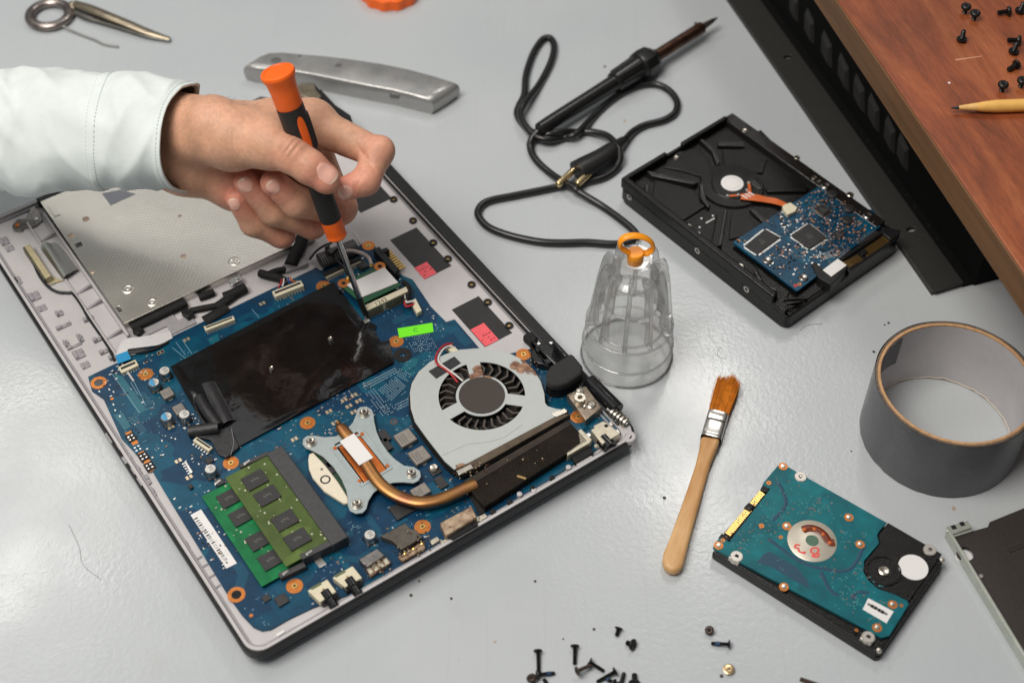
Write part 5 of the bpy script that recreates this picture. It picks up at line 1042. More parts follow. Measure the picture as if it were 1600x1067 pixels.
while n < 300:
    if ctr is None: ctr = (rr.uniform(min(xs), max(xs)), rr.uniform(min(ys), max(ys)))
    p = (ctr[0]+rr.gauss(0, 2.6), ctr[1]+rr.gauss(0, 2.6))
    if rr.random() < 0.15 or not inpoly(p, bp_) or math.hypot(p[0]-scx, p[1]-scy) < 14.5: ctr = None; continue
    sm[rr.choice((0, 1, 1))].obox(p[0], p[1], *rr.choice(((0.5, 0.5), (0.7, 0.5), (0.5, 1.0))), 0, Z2-0.1, Z2+0.12); n += 1
part('surface_components', sm[0], mat('dull_pink_copper', srgb(150, 108, 88), 0.5, 0.3), b2o, kind='stuff'); part('surface_components', sm[1], mat('sea_speck', srgb(70, 140, 146), 0.45), b2o, kind='stuff')

# ---- drive caddy at the corner
Y = crop(1450, 760, 3.473)
def yw(x, y, z): return tuple(U(Y(x, y), z)[:2])
o0 = U(Y(100, 290), 0); dv = U(Y(521, 985), 0)-o0; FA = Frame(o0[0], o0[1], math.atan2(dv[1], dv[0]))
cd = thing('drive_caddy', 'black drive caddy plate with pale metal side rail and holed tab', 'drive caddy', (o0[0], o0[1], 0), FA.a)
pl_ = MB(); Ln = 190; q0_ = FA(Y(135, 275), 4)
def yf(pts, z): return [FA(Y(x, y), z) for x, y in pts]
pol = yf([(135, 285), (165, 265), (240, 242), (325, 218), (335, 192), (560, 100)], 4); sl = yf([(430, 342), (560, 290), (566, 300), (445, 352)], 4); ed = pol[-1]; st_ = pol[0]
hc_ = FA(Y(203, 362), 4); hl = [(hc_[0]+4.5*math.cos(R(a)), hc_[1]+4.5*math.sin(R(a))) for a in range(0, 360, 30)]
pp_ = pol+[(ed[0], ed[1]+20), (180, ed[1]+20), (180, st_[1])]
plate(pl_, pp_, [hl], 2.6, 4.0); CADB = mat('brown_black_paint', srgb(50, 44, 41), 0.6, noise=0.2, nscale=700, bump=0.3, bscale=1800)
pl = part('plate', pl_, CADB, cd, 0.15); part('slot', MB().prism(sl, 3.9, 4.06), BLACKM, pl); part('slot_lip', MB().prism([(x+0.6, y-0.3) for x, y in sl], 4.0, 4.5), CADB, pl)
part('hole_disc', MB().prism(hl, 0.3, 0.6), WHITE, pl); s, t = FA(Y(287, 487), 4); part('rivet', MB().cyl(s, t, 1.2, 3.9, 4.5, 14), TIN, pl)
RAIL = mat('pale_zinc', srgb(186, 190, 180), 0.4, 0.5, noise=0.1, nscale=120)
part('side_rail', MB().box(-2, 185, st_[1]-1.8, st_[1]-0.2, 0, 7.4), RAIL, cd, 0.3)
tb_ = part('holed_tab', MB().prism(yf([(95, 240), (100, 218), (215, 185), (238, 222), (135, 258)], 7), 5.8, 7.2), RAIL, cd, 0.4)
for (x, y) in ((140, 220), (186, 202)):
    s, t = FA(Y(x, y), 7.2); part('tab_hole', MB().obox(s, t, 2.6, 2.6, 0, 7.1, 7.24), BLACKM, tb_)
part('tab_web', MB().prism(yf([(130, 265), (240, 232), (240, 242), (135, 275)], 5.5), 2.6, 5.8), RAIL, cd, 0.2)
# ---------------------------------------------------------------- chassis, board and what lies on it
def wp(p, z): q = U(p, z); return (float(q[0]), float(q[1]))
o0 = U((1458, 457), 4); dv = U((1139, 0), 4)-o0; FC = Frame(o0[0], o0[1], math.atan2(dv[1], dv[0])-math.pi/2)   # x across (to the right), y along
ch = thing('computer_chassis', 'black metal computer chassis with punched side flange under the wooden board', 'computer case', (o0[0], o0[1], 0), FC.a)
BLK = mat('black_powder_coat', (0.024, 0.023, 0.021), 0.55, noise=0.12, nscale=900, bump=0.5, bscale=1600)
fw_ = FC((1496, 427), 4)[0]; hol_ = []
for p in ((1231, 89), (1424, 358)):
    s, t = FC(p, 4); hol_.append([(s+a*2.6*math.cos(R(k))*1.0, t+1.9*math.sin(R(k))) for k in range(0, 360, 30) for a in (1.3,)][::-1])
fl = MB(); plate(fl, [(0, 1.5), (1.5, 0), (fw_-0.5, 1.0), (fw_, 2), (fw_, 430), (0, 430)], hol_, 2.8, 4.0); part('flange', fl, BLK, ch, 0.4); part('flange_lip', MB().box(0.2, 1.2, 1, 430, 0, 2.9), BLK, ch, 0.3)
nb = FC((1490, 466), 0)[1]
gap = fw_+2.5
DK = mat('shaded_black_metal', (0.004, 0.004, 0.004), 0.85, noise=0.3, spec=0.15)  # chassis black with the shade of the walls put into its colour
part('step', MB().box(fw_-0.3, gap+5, 1, 430, 0.2, 2.2), DK, ch); part('side_wall', MB().box(gap+4.6, gap+6, 0, 430, 0, 104), DK, ch, 0.2)
part('end_wall', MB().box(gap+6, gap+260, 0, 1.4, 0, 104), DK, ch, 0.2); part('top_panel', MB().box(gap+6, gap+260, 1.4, 430, 102, 104), DK, ch)
for (x, y, w) in [(1228, 12, 8), (1250, 45, 9), (1274, 82, 10), (1298, 118, 10), (1318, 152, 10), (1343, 182, 10), (1374, 215, 9), (1392, 243, 9)]:
    z = 24; t = FC((x, y), z)[1]; g = MB(); g._add([(gap+4.6, t-w, 14), (gap+4.6, t+w*0.4, 18), (gap+4.6, t+w, 34), (gap+4.6, t-w*0.4, 30), (gap+1.8, t-w*0.7, 17), (gap+1.8, t+w*0.4, 20), (gap+1.8, t+w*0.7, 31), (gap+1.8, t-w*0.4, 28)], [(4, 5, 6, 7), (0, 1, 5, 4), (1, 2, 6, 5), (2, 3, 7, 6), (3, 0, 4, 7)])
    part('vent_louver', g, mat('louver_black', (0.03, 0.029, 0.028), 0.7, spec=0.25), ch, 0.3)
gl_ = [(1352, 205), (1363, 218), (1365, 236), (1401, 266), (1424, 302), (1438, 320), (1459, 350), (1476, 369)]
for p in gl_:
    s, t = FC(p, 3); part('rivet', MB().lathe([(0.7, 2.0), (0.5, 2.7), (0.1, 2.8)], 8, None, gap+2, t), STEEL, ch)
ZT = 124.0
oe = U((1361, 80), ZT); dv = U((1568, 383), ZT)-oe; FB = Frame(oe[0], oe[1], math.atan2(dv[1], dv[0])+math.pi/2)   # y runs away (up the picture), x to the right
def wood_material():
    m = bpy.data.materials.new('red_brown_wood'); m.use_nodes = True; N = m.node_tree.nodes; L = m.node_tree.links; b = N['Principled BSDF']
    tc = N.new('ShaderNodeTexCoord'); mp = N.new('ShaderNodeMapping'); mp.inputs['Scale'].default_value = (1, 0.14, 1); mp.inputs['Rotation'].default_value = (0, 0, R(8)); L.new(tc.outputs['Object'], mp.inputs[0])
    n1 = N.new('ShaderNodeTexNoise'); n1.inputs['Scale'].default_value = 70; n1.inputs['Detail'].default_value = 8; n1.inputs['Roughness'].default_value = 0.68; n1.inputs['Distortion'].default_value = 0.5; L.new(mp.outputs[0], n1.inputs[0])
    n2 = N.new('ShaderNodeTexNoise'); n2.inputs['Scale'].default_value = 11; n2.inputs['Detail'].default_value = 4; L.new(tc.outputs['Object'], n2.inputs[0])
    n3 = N.new('ShaderNodeTexNoise'); n3.inputs['Scale'].default_value = 900; n3.inputs['Detail'].default_value = 3; L.new(mp.outputs[0], n3.inputs[0])
    cr = N.new('ShaderNodeValToRGB'); e = cr.color_ramp.elements; e[0].position = 0.28; e[0].color = srgb(100, 50, 28); e[1].position = 0.80; e[1].color = srgb(172, 102, 60); k = cr.color_ramp.elements.new(0.5); k.color = srgb(140, 72, 40); L.new(n1.outputs['Fac'], cr.inputs[0])
    mr = N.new('ShaderNodeMapRange'); mr.inputs[1].default_value = 0.3; mr.inputs[2].default_value = 0.7; mr.inputs[3].default_value = 0.72; mr.inputs[4].default_value = 1.18; L.new(n2.outputs['Fac'], mr.inputs[0])
    mx = N.new('ShaderNodeMix'); mx.data_type = 'RGBA'; mx.blend_type = 'MULTIPLY'; mx.inputs['Factor'].default_value = 1; L.new(cr.outputs[0], mx.inputs['A']); L.new(mr.outputs[0], mx.inputs['B'])
    m3 = N.new('ShaderNodeMapRange'); m3.inputs[1].default_value = 0.3; m3.inputs[2].default_value = 0.7; m3.inputs[3].default_value = 0.85; m3.inputs[4].default_value = 1.12; L.new(n3.outputs['Fac'], m3.inputs[0])
    mx2 = N.new('ShaderNodeMix'); mx2.data_type = 'RGBA'; mx2.blend_type = 'MULTIPLY'; mx2.inputs['Factor'].default_value = 1; L.new(mx.outputs['Result'], mx2.inputs['A']); L.new(m3.outputs[0], mx2.inputs['B'])
    L.new(mx2.outputs['Result'], b.inputs['Base Color']); b.inputs['Roughness'].default_value = 0.42
    bp = N.new('ShaderNodeBump'); bp.inputs['Strength'].default_value = 0.2; bp.inputs['Distance'].default_value = 0.0005; L.new(n1.outputs['Fac'], bp.inputs['Height']); L.new(bp.outputs[0], b.inputs['Normal'])
    return m
WOOD = wood_material(); WEDGE = mat('board_edge_wood', srgb(104, 72, 42), 0.6, noise=0.28, nscale=60, stretch=(1, 0.15, 3), bump=0.3, bscale=300)
y_near = FB((1610, 520), ZT)[1]-60
wb = thing('wooden_board', 'red brown wooden board with bare edge holding pencil and black screws', 'board', (oe[0], oe[1], 104.2), FB.a)
part('panel', MB().box(0.9, 330, y_near, 330, 0.0, 19.8), WOOD, wb, 0.7)
part('edge_band', MB().box(0, 1.2, y_near, 330, 0.1, 19.1), WEDGE, wb, 0.5)
sc_ = MB(); a, b2 = FB((1493, 94), ZT), FB((1535, 88), ZT); sc_.tube([(a[0], a[1], 19.8), (b2[0], b2[1], 19.8)], [0.7, 0.3], 6, flat=(1, 0.15)); part('scratch', sc_, mat('scratch_wood', srgb(196, 140, 110), 0.6), wb)
a = FB((1483, 130), ZT); part('paint_fleck', MB().cyl(a[0], a[1], 0.8, 19.75, 19.95, 8), WHITE, wb)
# pencil
pt, pe = np.array(U((1484, 177), ZT)), np.array(U((1600, 165), ZT+3.6)); d = pe-pt; d[2] = 0; d /= np.linalg.norm(d); pang = math.atan2(d[1], d[0])
pc = thing('pencil', 'yellow wooden pencil stub with dark lead lying on the wooden board', 'pencil', (pt[0], pt[1], 124.05), pang)
Mx = Matrix.Translation((0, 0, 3.7)) @ Matrix.Rotation(R(90), 4, 'Y') @ Matrix.Rotation(R(22.5), 4, 'Z')
YEL = mat('pencil_yellow', srgb(232, 180, 96), 0.4, noise=0.06, nscale=200)
part('barrel', MB().lathe([(2.3, 14), (3.1, 19), (3.65, 26), (3.65, 120)], 12, Mx), YEL, pc, 0.3)
part('cone', MB().lathe([(1.1, 4), (2.35, 14.2)], 16, Matrix.Translation((0, 0, 3.7)) @ Matrix.Rotation(R(90), 4, 'Y')), mat('bare_wood', srgb(228, 182, 112), 0.6, noise=0.1, nscale=300), pc)
part('lead', MB().lathe([(0.35, 0), (1.15, 4.2)], 12, Matrix.Translation((0, 0, 3.7)) @ Matrix.Rotation(R(90), 4, 'Y')), mat('graphite', (0.03, 0.03, 0.032), 0.35, 0.3), pc)

# ---- screws
SCR = mat('black_oxide', (0.012, 0.0115, 0.011), 0.34, 0.3, noise=0.3, nscale=1500)
SCB = mat('brown_oxide', (0.05, 0.03, 0.02), 0.4, 0.4, noise=0.3, nscale=1500)
SCBL = mat('blue_thread_lock', srgb(28, 58, 92), 0.5)
def screw(loc, up, hr, hh, sr, ln, label, group, m=SCR, tipm=None, spin=0.0, csk=False):
    # screw along +z of its own frame: head at the bottom, shank up; up = direction of the shank
    e = thing('screw', label, 'screw', loc, 0, group); e.rotation_mode = 'QUATERNION'; e.rotation_quaternion = Vector((0, 0, 1)).rotation_difference(Vector(up).normalized()) @ Matrix.Rotation(spin, 3, 'Z').to_quaternion()
    pr = [(0.5, 0.6), (hr*0.35, 0.1), (hr*0.7, 0.0), (hr*0.97, hh*0.35), (hr, hh*0.7), (hr*0.95, hh)] if not csk else [(0.4, 0.5), (hr*0.4, 0.05), (hr*0.95, 0), (hr, hh*0.35), (sr, hh)]
    part('head', MB().lathe(pr, 18), m, e, smooth=50)
    th = [(sr*0.9, hh)]; z = hh
    end = hh+ln
    while z < end-0.5: th += [(sr*1.06, z+0.2), (sr*0.86, z+0.45)]; z += 0.5
    th.append((sr*0.6, end)); part('shank', MB().lathe(th, 10), m, e, smooth=60)
    if tipm: part('thread_lock', MB().lathe([(sr*1.12, hh+ln*0.45), (sr*1.12, hh+ln*0.75)], 10), tipm, e)
    x_ = MB(); x_.obox(0, 0, hr*1.0, 0.5, 0, -0.02, 0.3); x_.obox(0, 0, 0.5, hr*1.0, 0, -0.02, 0.3); part('cross_slot', x_, BLACKM, e)
    return e
Wc = crop(1460, 0, 5.336); GB = 'black screws on the wooden board'
zb = 124.15
for k, (x, y, mode, dx) in enumerate([(225, 345, 'up', None), (655, 445, 'up', None), (708, 105, 'up', None), (270, 40, 'down', None), (347, 95, 'down', None), (640, 92, 'lie', (-1, 0.02)), (725, 340, 'lie', (-1, 0.35)), (700, 530, 'lie', (-0.8, -0.5)), (580, 690, 'down', None), (740, 655, 'down', None)]):
    lab = ['lone black screw standing on its head near the bare edge of the board', 'black screw standing on its head next to the tangled screw clump', 'black screw standing on its head touching a lying screw', 'black screw head up, one of a touching pair on the wooden board', 'black screw head up, one of a touching pair on the wooden board', 'black screw lying on its side against an upright screw on the board', 'black screw lying tilted on the side of the clump away from the pencil', 'black screw lying on its side inside the tangled clump', 'black screw head up closest to the pencil on the wooden board', 'black screw head up just beside the tangled screw clump'][k]
    if mode == 'up': p = U(Wc(x, y), zb); screw((p[0], p[1], zb), (0.12*math.sin(k), 0.1*math.cos(k), 1), 3.1, 2.0, 1.4, 5.5, lab, GB, spin=k)
    elif mode == 'down': p = U(Wc(x, y), zb+6.5); screw((p[0], p[1], zb+6.2), (0.05, 0.08, -1), 3.1, 2.0, 1.4, 4.2, lab, GB, spin=k*0.7)
    else: p = U(Wc(x, y), zb+3); screw((p[0], p[1], zb+3.0), (dx[0], dx[1], -0.2), 3.0, 2.0, 1.4, 6.0, lab, GB, spin=k)
Vc = crop(800, 960, 7.2727); V2 = crop(760, 960, 2.963); GT = 'small screws spilled on the table'
LLONG = 'long black countersunk screw lying in the pile on the table'
for k, (c, h, t_, hr, sr, m, tm, lab) in enumerate([
    (Vc, (295, 405), (305, 700), 2.4, 1.0, SCR, None, LLONG), (Vc, (715, 350), (712, 565), 2.4, 1.0, SCR, None, LLONG), (Vc, (875, 530), (1045, 640), 2.4, 1.0, SCR, None, LLONG),
    (Vc, (735, 665), (895, 595), 2.4, 1.0, SCB, None, 'long screw with brown head lying in the pile on the table'), (Vc, (1180, 640), (960, 765), 2.4, 1.0, SCR, None, LLONG), (Vc, (1230, 800), (1275, 655), 2.4, 1.0, SCR, None, LLONG),
    (Vc, (280, 680), (485, 662), 2.4, 1.0, SCR, SCBL, 'black screw with blue thread tip lying under a long screw'), (Vc, (430, 830), (360, 730), 2.4, 1.0, SCR, None, LLONG), (Vc, (1390, 800), (1392, 670), 3.2, 1.3, SCR, None, 'short thick black screw at the edge of the pile'),
    (Vc, (1215, 148), (1185, 242), 2.2, 1.0, SCR, None, 'tiny black screw lying above the screw pile'), (Vc, (1390, 345), (1300, 315), 3.1, 1.3, SCR, None, 'stubby wide headed black screw lying above the screw pile'),
    (Vc, (1160, 800), (1060, 745), 2.2, 1.0, SCR, SCBL, 'black screw with blue thread tip deep in the pile'), (V2, (1128, 137), (1040, 132), 2.4, 1.0, SCR, SCBL, 'lone black screw with blue thread tip below the notebook drive')]):
    zz = hr+0.05; stack = (k in (6,)) * 0; a = np.array(U(c(*h), zz)); b2 = np.array(U(c(*t_), sr)); ln = float(np.linalg.norm(b2-a)); dirv = (b2-a)/ln
    lift = 2.2 if k in (3, 11) else 0.0
    screw((a[0], a[1], zz+lift), dirv+np.array([0, 0, 0.0]), hr, 1.3, sr, max(1.5, ln-1.3), lab, GT, m, tm, spin=k, csk=(hr < 3))
p = U(Vc(215, 715), 3); screw((p[0], p[1], 4.0), (0.3, -0.2, -1), 2.6, 1.4, 1.1, 2.8, 'brown headed screw standing beside the long screws', GT, SCB)
p = U(V2(1030, 75), 2); screw((p[0], p[1], 3.2), (0.3, 0.2, -1), 2.4, 1.3, 1.0, 2.0, 'tiny brown screw beside the lone blue tipped screw', GT, SCB)
p = U(V2(1122, 252), 1.5); wg = thing('screw', 'small shiny gold flat headed screw on the table', 'screw', (p[0], p[1], 0), 0, GT)
part('head', MB().lathe([(0.8, 0.0), (0.8, 0.9), (2.9, 1.0), (2.9, 1.7), (2.2, 2.0), (0.6, 1.8)], 22), mat('pale_gold', srgb(226, 196, 150), 0.28, 0.9), wg); part('cross_slot', MB().obox(0, 0, 1.8, 0.5, 0.3, 1.75, 2.05), BLACKM, wg)
p0, p1 = U((1250, 1060), 1), U((1300, 1078), 1); br_ = tag(link('metal_pin', mesh_of('metal_pin', MB().tube([p0, p1], [1.0, 1.4], 10), SCB)), 'thin brown metal pin lying below the notebook drive', 'pin')
# crumbs and hairs on the table
GR = 'dark crumbs on the table'; rr = random.Random(21)
for (x, y) in [(1233, 508), (1388, 505), (1382, 508), (1365, 550), (836, 908), (880, 998), (928, 983), (642, 930), (655, 908), (1038, 778), (945, 105), (1330, 705), (705, 935), (1127, 1056)]:
    s = rr.uniform(0.5, 1.0); p = U((x, y), 0); o = link('crumb', mesh_of('crumb', MB().lathe([(s*0.6, 0), (s, s*0.5), (s*0.4, s)], 7), mat('crumb_brown', (0.08, 0.06, 0.045), 0.8)), None, None, 2, (p[0], p[1], 0.02), rr.random()*6); tag(o, 'tiny dark crumb on the grey table', 'crumb', GR)
hm = mat('hair', (0.03, 0.025, 0.02), 0.5)
for lab, pts in (('fine curved hair on the table beside the plastic dome', [(1127, 542), (1121, 550), (1124, 558), (1134, 560)]), ('short hair on the table near the soldering iron cord', [(1250, 516), (1262, 508), (1285, 506)]), ('long thin hair on the table left of the laptop', [(108, 820), (124, 855), (130, 882), (158, 905)])):
    tag(link('hair', mesh_of('hair', MB().tube(bez([U(q, 0.25) for q in pts], 8), 0.075, 5), hm)), lab, 'hair')

# ---- tape roll
Tc = crop(1340, 490, 3.558); HT = 47.0; ct = U((1495, 596), HT); RT = 44.0
tp_ = thing('tape_roll', 'roll of dark grey duct tape with bare cardboard rim, lying on the table', 'tape roll', (ct[0], ct[1], 0), 0)
DUCT = mat('duct_tape', srgb(88, 88, 91), 0.34, noise=0.16, nscale=35, bump=0.35, bscale=260, rvar=0.12)
CARD = mat('cardboard', srgb(190, 148, 106), 0.8, noise=0.2, nscale=500, bump=0.5, bscale=900); CARDI = mat('core_paper', srgb(188, 185, 186), 0.75, noise=0.09, nscale=28, bump=0.2, bscale=200)
rr = random.Random(8); jag = [0.6*rr.random()+0.5*math.sin(k*0.7)+0.6*math.sin(k*1.9+1) for k in range(96)]
def wound(u, v):
    k = int(round(u*96)) % 96; a = 2*math.pi*u; z = HT-0.3 if v > 0.99 else (0.3+max(0, jag[k])*0.8 if v < 0.01 else v*HT)
    r = RT+0.15*math.sin(3*a+1)+0.12*math.sin(9*a)*math.sin(5*v); return (r*math.cos(a), r*math.sin(a), z)
part('wound_tape', MB().grid(wound, 96, 7, True), DUCT, tp_, smooth=70)
lay = MB()
for k in range(3): lay.ring(0, 0, RT-1.6+k*0.38, RT-1.6+k*0.38+0.3, 0.4, HT-0.35+0.18*(k % 2), 96)
part('tape_layers', lay, mat('tape_edge', srgb(120, 104, 88), 0.6, noise=0.3), tp_)
core = MB(); core.ring(0, 0, 40.7, 42.3, 0.1, HT, 96); part('cardboard_core', core, CARD, tp_, 0.3)
part('core_lining', MB().grid(lambda u, v: (40.6*math.cos(2*math.pi*u), 40.6*math.sin(2*math.pi*u), 0.4+(HT-1.4)*v+(0.5*jag[int(u*96) % 96] if v < 0.01 else 0)), 96, 3, True), CARDI, tp_, smooth=70)
rg = MB(); vs = []
for k in range(96): a = 2*math.pi*k/96; vs.append((40.3*math.cos(a), 40.3*math.sin(a), 0.9+0.8*max(0, jag[k])))
part('torn_liner_edge', MB().tube(vs+[vs[0]], 0.4, 5), mat('torn_paper', srgb(206, 196, 182), 0.8), tp_)
def loose(u, v):
    a = R(-128)+R(16)*u; r = RT+0.35+(1.3*u**3 if u > 0.3 else 0.0); return (r*math.cos(a), r*math.sin(a), 0.8+(HT-1.4)*v+0.4*math.sin(17*v)*(u**4))
def patch(u, v):
    a = R(124)+R(30)*u; r = 40.35; return (r*math.cos(a), r*math.sin(a), HT-3-(16+6*(1-u))*v+0.6*math.sin(14*u)*(1-v))
part('tape_scrap', MB().grid(patch, 20, 6), mat('dark_tape', srgb(74, 74, 78), 0.5, noise=0.1), tp_, smooth=70)

# ---- brush
Bc = crop(1000, 560, 3.05); ob = U(Bc(150, 990), 0); db = U(Bc(400, 130), 0)-ob; FBr = Frame(ob[0], ob[1], math.atan2(db[1], db[0])-math.pi/2)
bs_ = thing('paint_brush', 'small paint brush with wooden handle and orange brown bristles', 'brush', (ob[0], ob[1], 0), FBr.a)
BW = mat('birch_handle', srgb(224, 184, 132), 0.5, col2=srgb(186, 136, 84), nscale=90, stretch=(1, 0.2, 1), bump=0.15, bscale=400)
hz = 7.0; hp_ = [FBr(Bc(x, y), hz) for x, y in [(292, 362), (285, 420), (265, 500), (232, 600), (182, 740), (142, 850), (112, 920), (108, 955), (118, 985), (140, 1003), (168, 1008), (192, 998), (208, 975), (240, 850), (282, 700), (315, 580), (340, 490), (372, 410), (386, 376)]]
part('handle', MB().prism(hp_, 0.6, hz), BW, bs_, 2.2, 4)
q = [FBr(Bc(x, y), 9) for x, y in ((332, 235), (424, 256), (388, 374), (292, 355))]; xm = np.mean([a for a, _ in q]); wd = (abs(q[1][0]-q[0][0])+abs(q[2][0]-q[3][0]))/4+0.3
ya, yb_ = (q[2][1]+q[3][1])/2, (q[0][1]+q[1][1])/2
FER = mat('ferrule_tin', (0.66, 0.64, 0.60), 0.3, 1.0, noise=0.1, nscale=300)
fer = MB(); prof = [(0.0, 1.0), (0.10, 1.0), (0.13, 0.95), (0.17, 1.0), (0.55, 1.0), (0.68, 1.0), (0.70, 0.93), (0.73, 1.0), (0.76, 0.93), (0.79, 1.0), (0.82, 0.93), (0.85, 1.0), (1.0, 1.0)]
def frl(u, v):
    i = v*(len(prof)-1); f_, s_ = prof[int(round(i))]; a = 2*math.pi*u; ca, sa = math.cos(a), math.sin(a); e = 0.45
    x = (wd)*math.copysign(abs(ca)**e, ca)*(0.985+0.015*s_); z = 4.4+3.9*math.copysign(abs(sa)**e, sa)*s_
    return (xm+x, ya+(yb_-ya)*f_, z)
fer.grid(frl, 40, len(prof), True); part('ferrule', fer, FER, bs_, smooth=40)
BRS = [mat('bristle_orange', srgb(222, 140, 44), 0.45, noise=0.2, nscale=300), mat('bristle_brown', srgb(190, 108, 30), 0.5, noise=0.2, nscale=300)]
yt = FBr(Bc(400, 100), 4)[1]; rr = random.Random(2); bm_ = [MB(), MB()]
for k in range(1500):
    u, v = rr.uniform(-1, 1), rr.uniform(-1, 1); x0, z0 = xm+u*wd*0.93, 4.4+v*3.0; fl_ = 1.0+0.12*rr.random(); x1 = xm+u*wd*fl_+rr.gauss(0, 0.5)+0.8; z1 = max(0.4, 4.2+v*3.4+rr.gauss(0, 0.4))
    y1 = yt+rr.gauss(0, 1.4)-2.0*abs(u)**3+1.5*math.sin(u*4+0.5); bm_[k % 2].tube([(x0, yb_-1, z0), ((x0+x1)/2+rr.gauss(0, 0.2), (yb_+y1)/2, (z0+z1)/2+0.2), (x1, y1, z1)], [0.2, 0.18, 0.06], 3, cap=False)
part('bristles', bm_[0], BRS[0], bs_, kind='stuff', smooth=80); part('bristles', bm_[1], BRS[1], bs_, kind='stuff', smooth=80)
core_ = MB().box(xm-wd*0.9, xm+wd*0.9, yb_-1, yb_+(yt-yb_)*0.8, 1.6, 7.0); part('bristle_core', core_, BRS[1], bs_, 1.2)

# ---- clear plastic dome container
cb = U((979, 552), 0)
def clear_material(name, refr):
    m = bpy.data.materials.new(name); m.use_nodes = True; N = m.node_tree.nodes; L = m.node_tree.links; b = N['Principled BSDF']
    b.inputs['Base Color'].default_value = (0.99, 0.987, 0.98, 1); b.inputs['Roughness'].default_value = 0.0; b.inputs['IOR'].default_value = 1.47; b.inputs['Transmission Weight'].default_value = 1
    tr = N.new('ShaderNodeBsdfTransparent'); tr.inputs[0].default_value = (0.99, 0.988, 0.984, 1); gl = N.new('ShaderNodeBsdfGlossy'); gl.inputs['Roughness'].default_value = 0.06
    lw = N.new('ShaderNodeLayerWeight'); lw.inputs[0].default_value = 0.5; pw = N.new('ShaderNodeMath'); pw.operation = 'POWER'; pw.inputs[1].default_value = 4.0; L.new(lw.outputs['Facing'], pw.inputs[0]); fr = N.new('ShaderNodeMapRange'); fr.inputs[3].default_value = 0.085; fr.inputs[4].default_value = 0.9; L.new(pw.outputs[0], fr.inputs[0]); thin = N.new('ShaderNodeMixShader'); L.new(fr.outputs[0], thin.inputs[0]); L.new(tr.outputs[0], thin.inputs[1]); L.new(gl.outputs[0], thin.inputs[2])
    hz = N.new('ShaderNodeBsdfTranslucent'); hz.inputs[0].default_value = (0.9, 0.89, 0.87, 1); th2 = N.new('ShaderNodeMixShader'); th2.inputs[0].default_value = 0.11; L.new(thin.outputs[0], th2.inputs[1]); L.new(hz.outputs[0], th2.inputs[2])
    mx = N.new('ShaderNodeMixShader'); mx.inputs[0].default_value = refr
    L.new(th2.outputs[0], mx.inputs[1]); L.new(b.outputs[0], mx.inputs[2]); L.new(mx.outputs[0], N['Material Output'].inputs[0]); return m
CLRR = clear_material('clear_plastic_rib', 0.45)
CLR = clear_material('clear_plastic', 0.0)
dm = thing('plastic_dome', 'clear ribbed plastic dome container with orange loop on top', 'plastic container', (cb[0], cb[1], 0), R(8))
def shell(outer, t=1.1, n=48):
    inner = [(max(0.3, r-t), z) for r, z in outer]; inner[0] = (inner[0][0], outer[0][1]); inner[-1] = (inner[-1][0], outer[-1][1]-t)
    return MB().lathe([*outer, *inner[::-1]], n)
def lathe_closed(prof, n=48):
    m = MB(); vs = []; fs = []; k_ = len(prof)
    for r, z in prof:
        for k in range(n): a = 2*math.pi*k/n; vs.append((r*math.cos(a), r*math.sin(a), z))
    for i in range(k_):
        j = (i+1) % k_
        for k in range(n): k2 = (k+1) % n; fs.append((i*n+k, i*n+k2, j*n+k2, j*n+k))
    return m._add(vs, fs)
def shellc(outer, t): return lathe_closed(outer+[(r-t, z-(t if 0 < i < len(outer)-1 else 0)*0.5) for i, (r, z) in list(enumerate(outer))[::-1]])
def skin1(prof): return MB().grid(lambda u, v: (prof[int(round(v*(len(prof)-1)))][0]*math.cos(2*math.pi*u), prof[int(round(v*(len(prof)-1)))][0]*math.sin(2*math.pi*u), prof[int(round(v*(len(prof)-1)))][1]), 64, len(prof), True)
part('base_ring', skin1([(26.2, 0.1), (26.9, 0.4), (26.9, 1.4), (26.5, 12), (26.0, 12.3)]), CLR, dm, smooth=40)
for z_, r_ in ((0.8, 26.8), (12.2, 26.3), (28.4, 25.0), (29.6, 20.7), (48.6, 16.3), (68.2, 14.0)): part('edge_bead', MB().tube([(r_*math.cos(R(k)), r_*math.sin(R(k)), z_) for k in range(0, 361, 5)], 0.75, 8, cap=False), CLRR, dm, smooth=80)
part('base_cup', skin1([(25.7, 12.6), (26.3, 12.9), (25.4, 27), (24.9, 28.0)]), CLR, dm, smooth=40)
bd_ = part('body', skin1([(24.8, 28.2), (24.2, 29), (20.6, 29.6), (20.0, 31), (19.4, 46), (19.0, 48), (16.2, 48.8), (15.8, 50), (14.8, 66), (14.2, 68), (11.0, 70), (9.6, 80)]), CLR, dm, smooth=40)
for k in range(10):
    a = 2*math.pi*k/10; c, s = math.cos(a), math.sin(a); w = 1.3
    pr = [(18.2, 29.6), (25.2, 29.4), (24.4, 36), (21.4, 60), (19.2, 73), (17.6, 77.5), (15.4, 78.6), (10.4, 76), (11.0, 71), (14.0, 68.4), (15.0, 64), (15.8, 49), (18.6, 46.5)]
    g = MB(); n_ = len(pr); g._add([(r*c-w*s, r*s+w*c, z) for r, z in pr]+[(r*c+w*s, r*s-w*c, z) for r, z in pr], [tuple(range(n_)), tuple(range(2*n_-1, n_-1, -1))]+[(i, (i+1) % n_, n_+(i+1) % n_, n_+i) for i in range(n_)])
    part('rib', g, CLRR, dm, 0.5, 2)
part('top_disc', MB().lathe([(9.6, 80.1), (10.0, 80.6), (10.0, 82.0), (9.5, 82.6)], 40), CLR, dm, smooth=50)
OR2 = mat('amber_orange_plastic', srgb(255, 160, 30), 0.35, sss=0.0)
plg = part('orange_plug', MB().lathe([(4.2, 78), (4.4, 80), (4.6, 82.7), (4.6, 86), (4.2, 86.6)], 30), OR2, dm, 0.3)
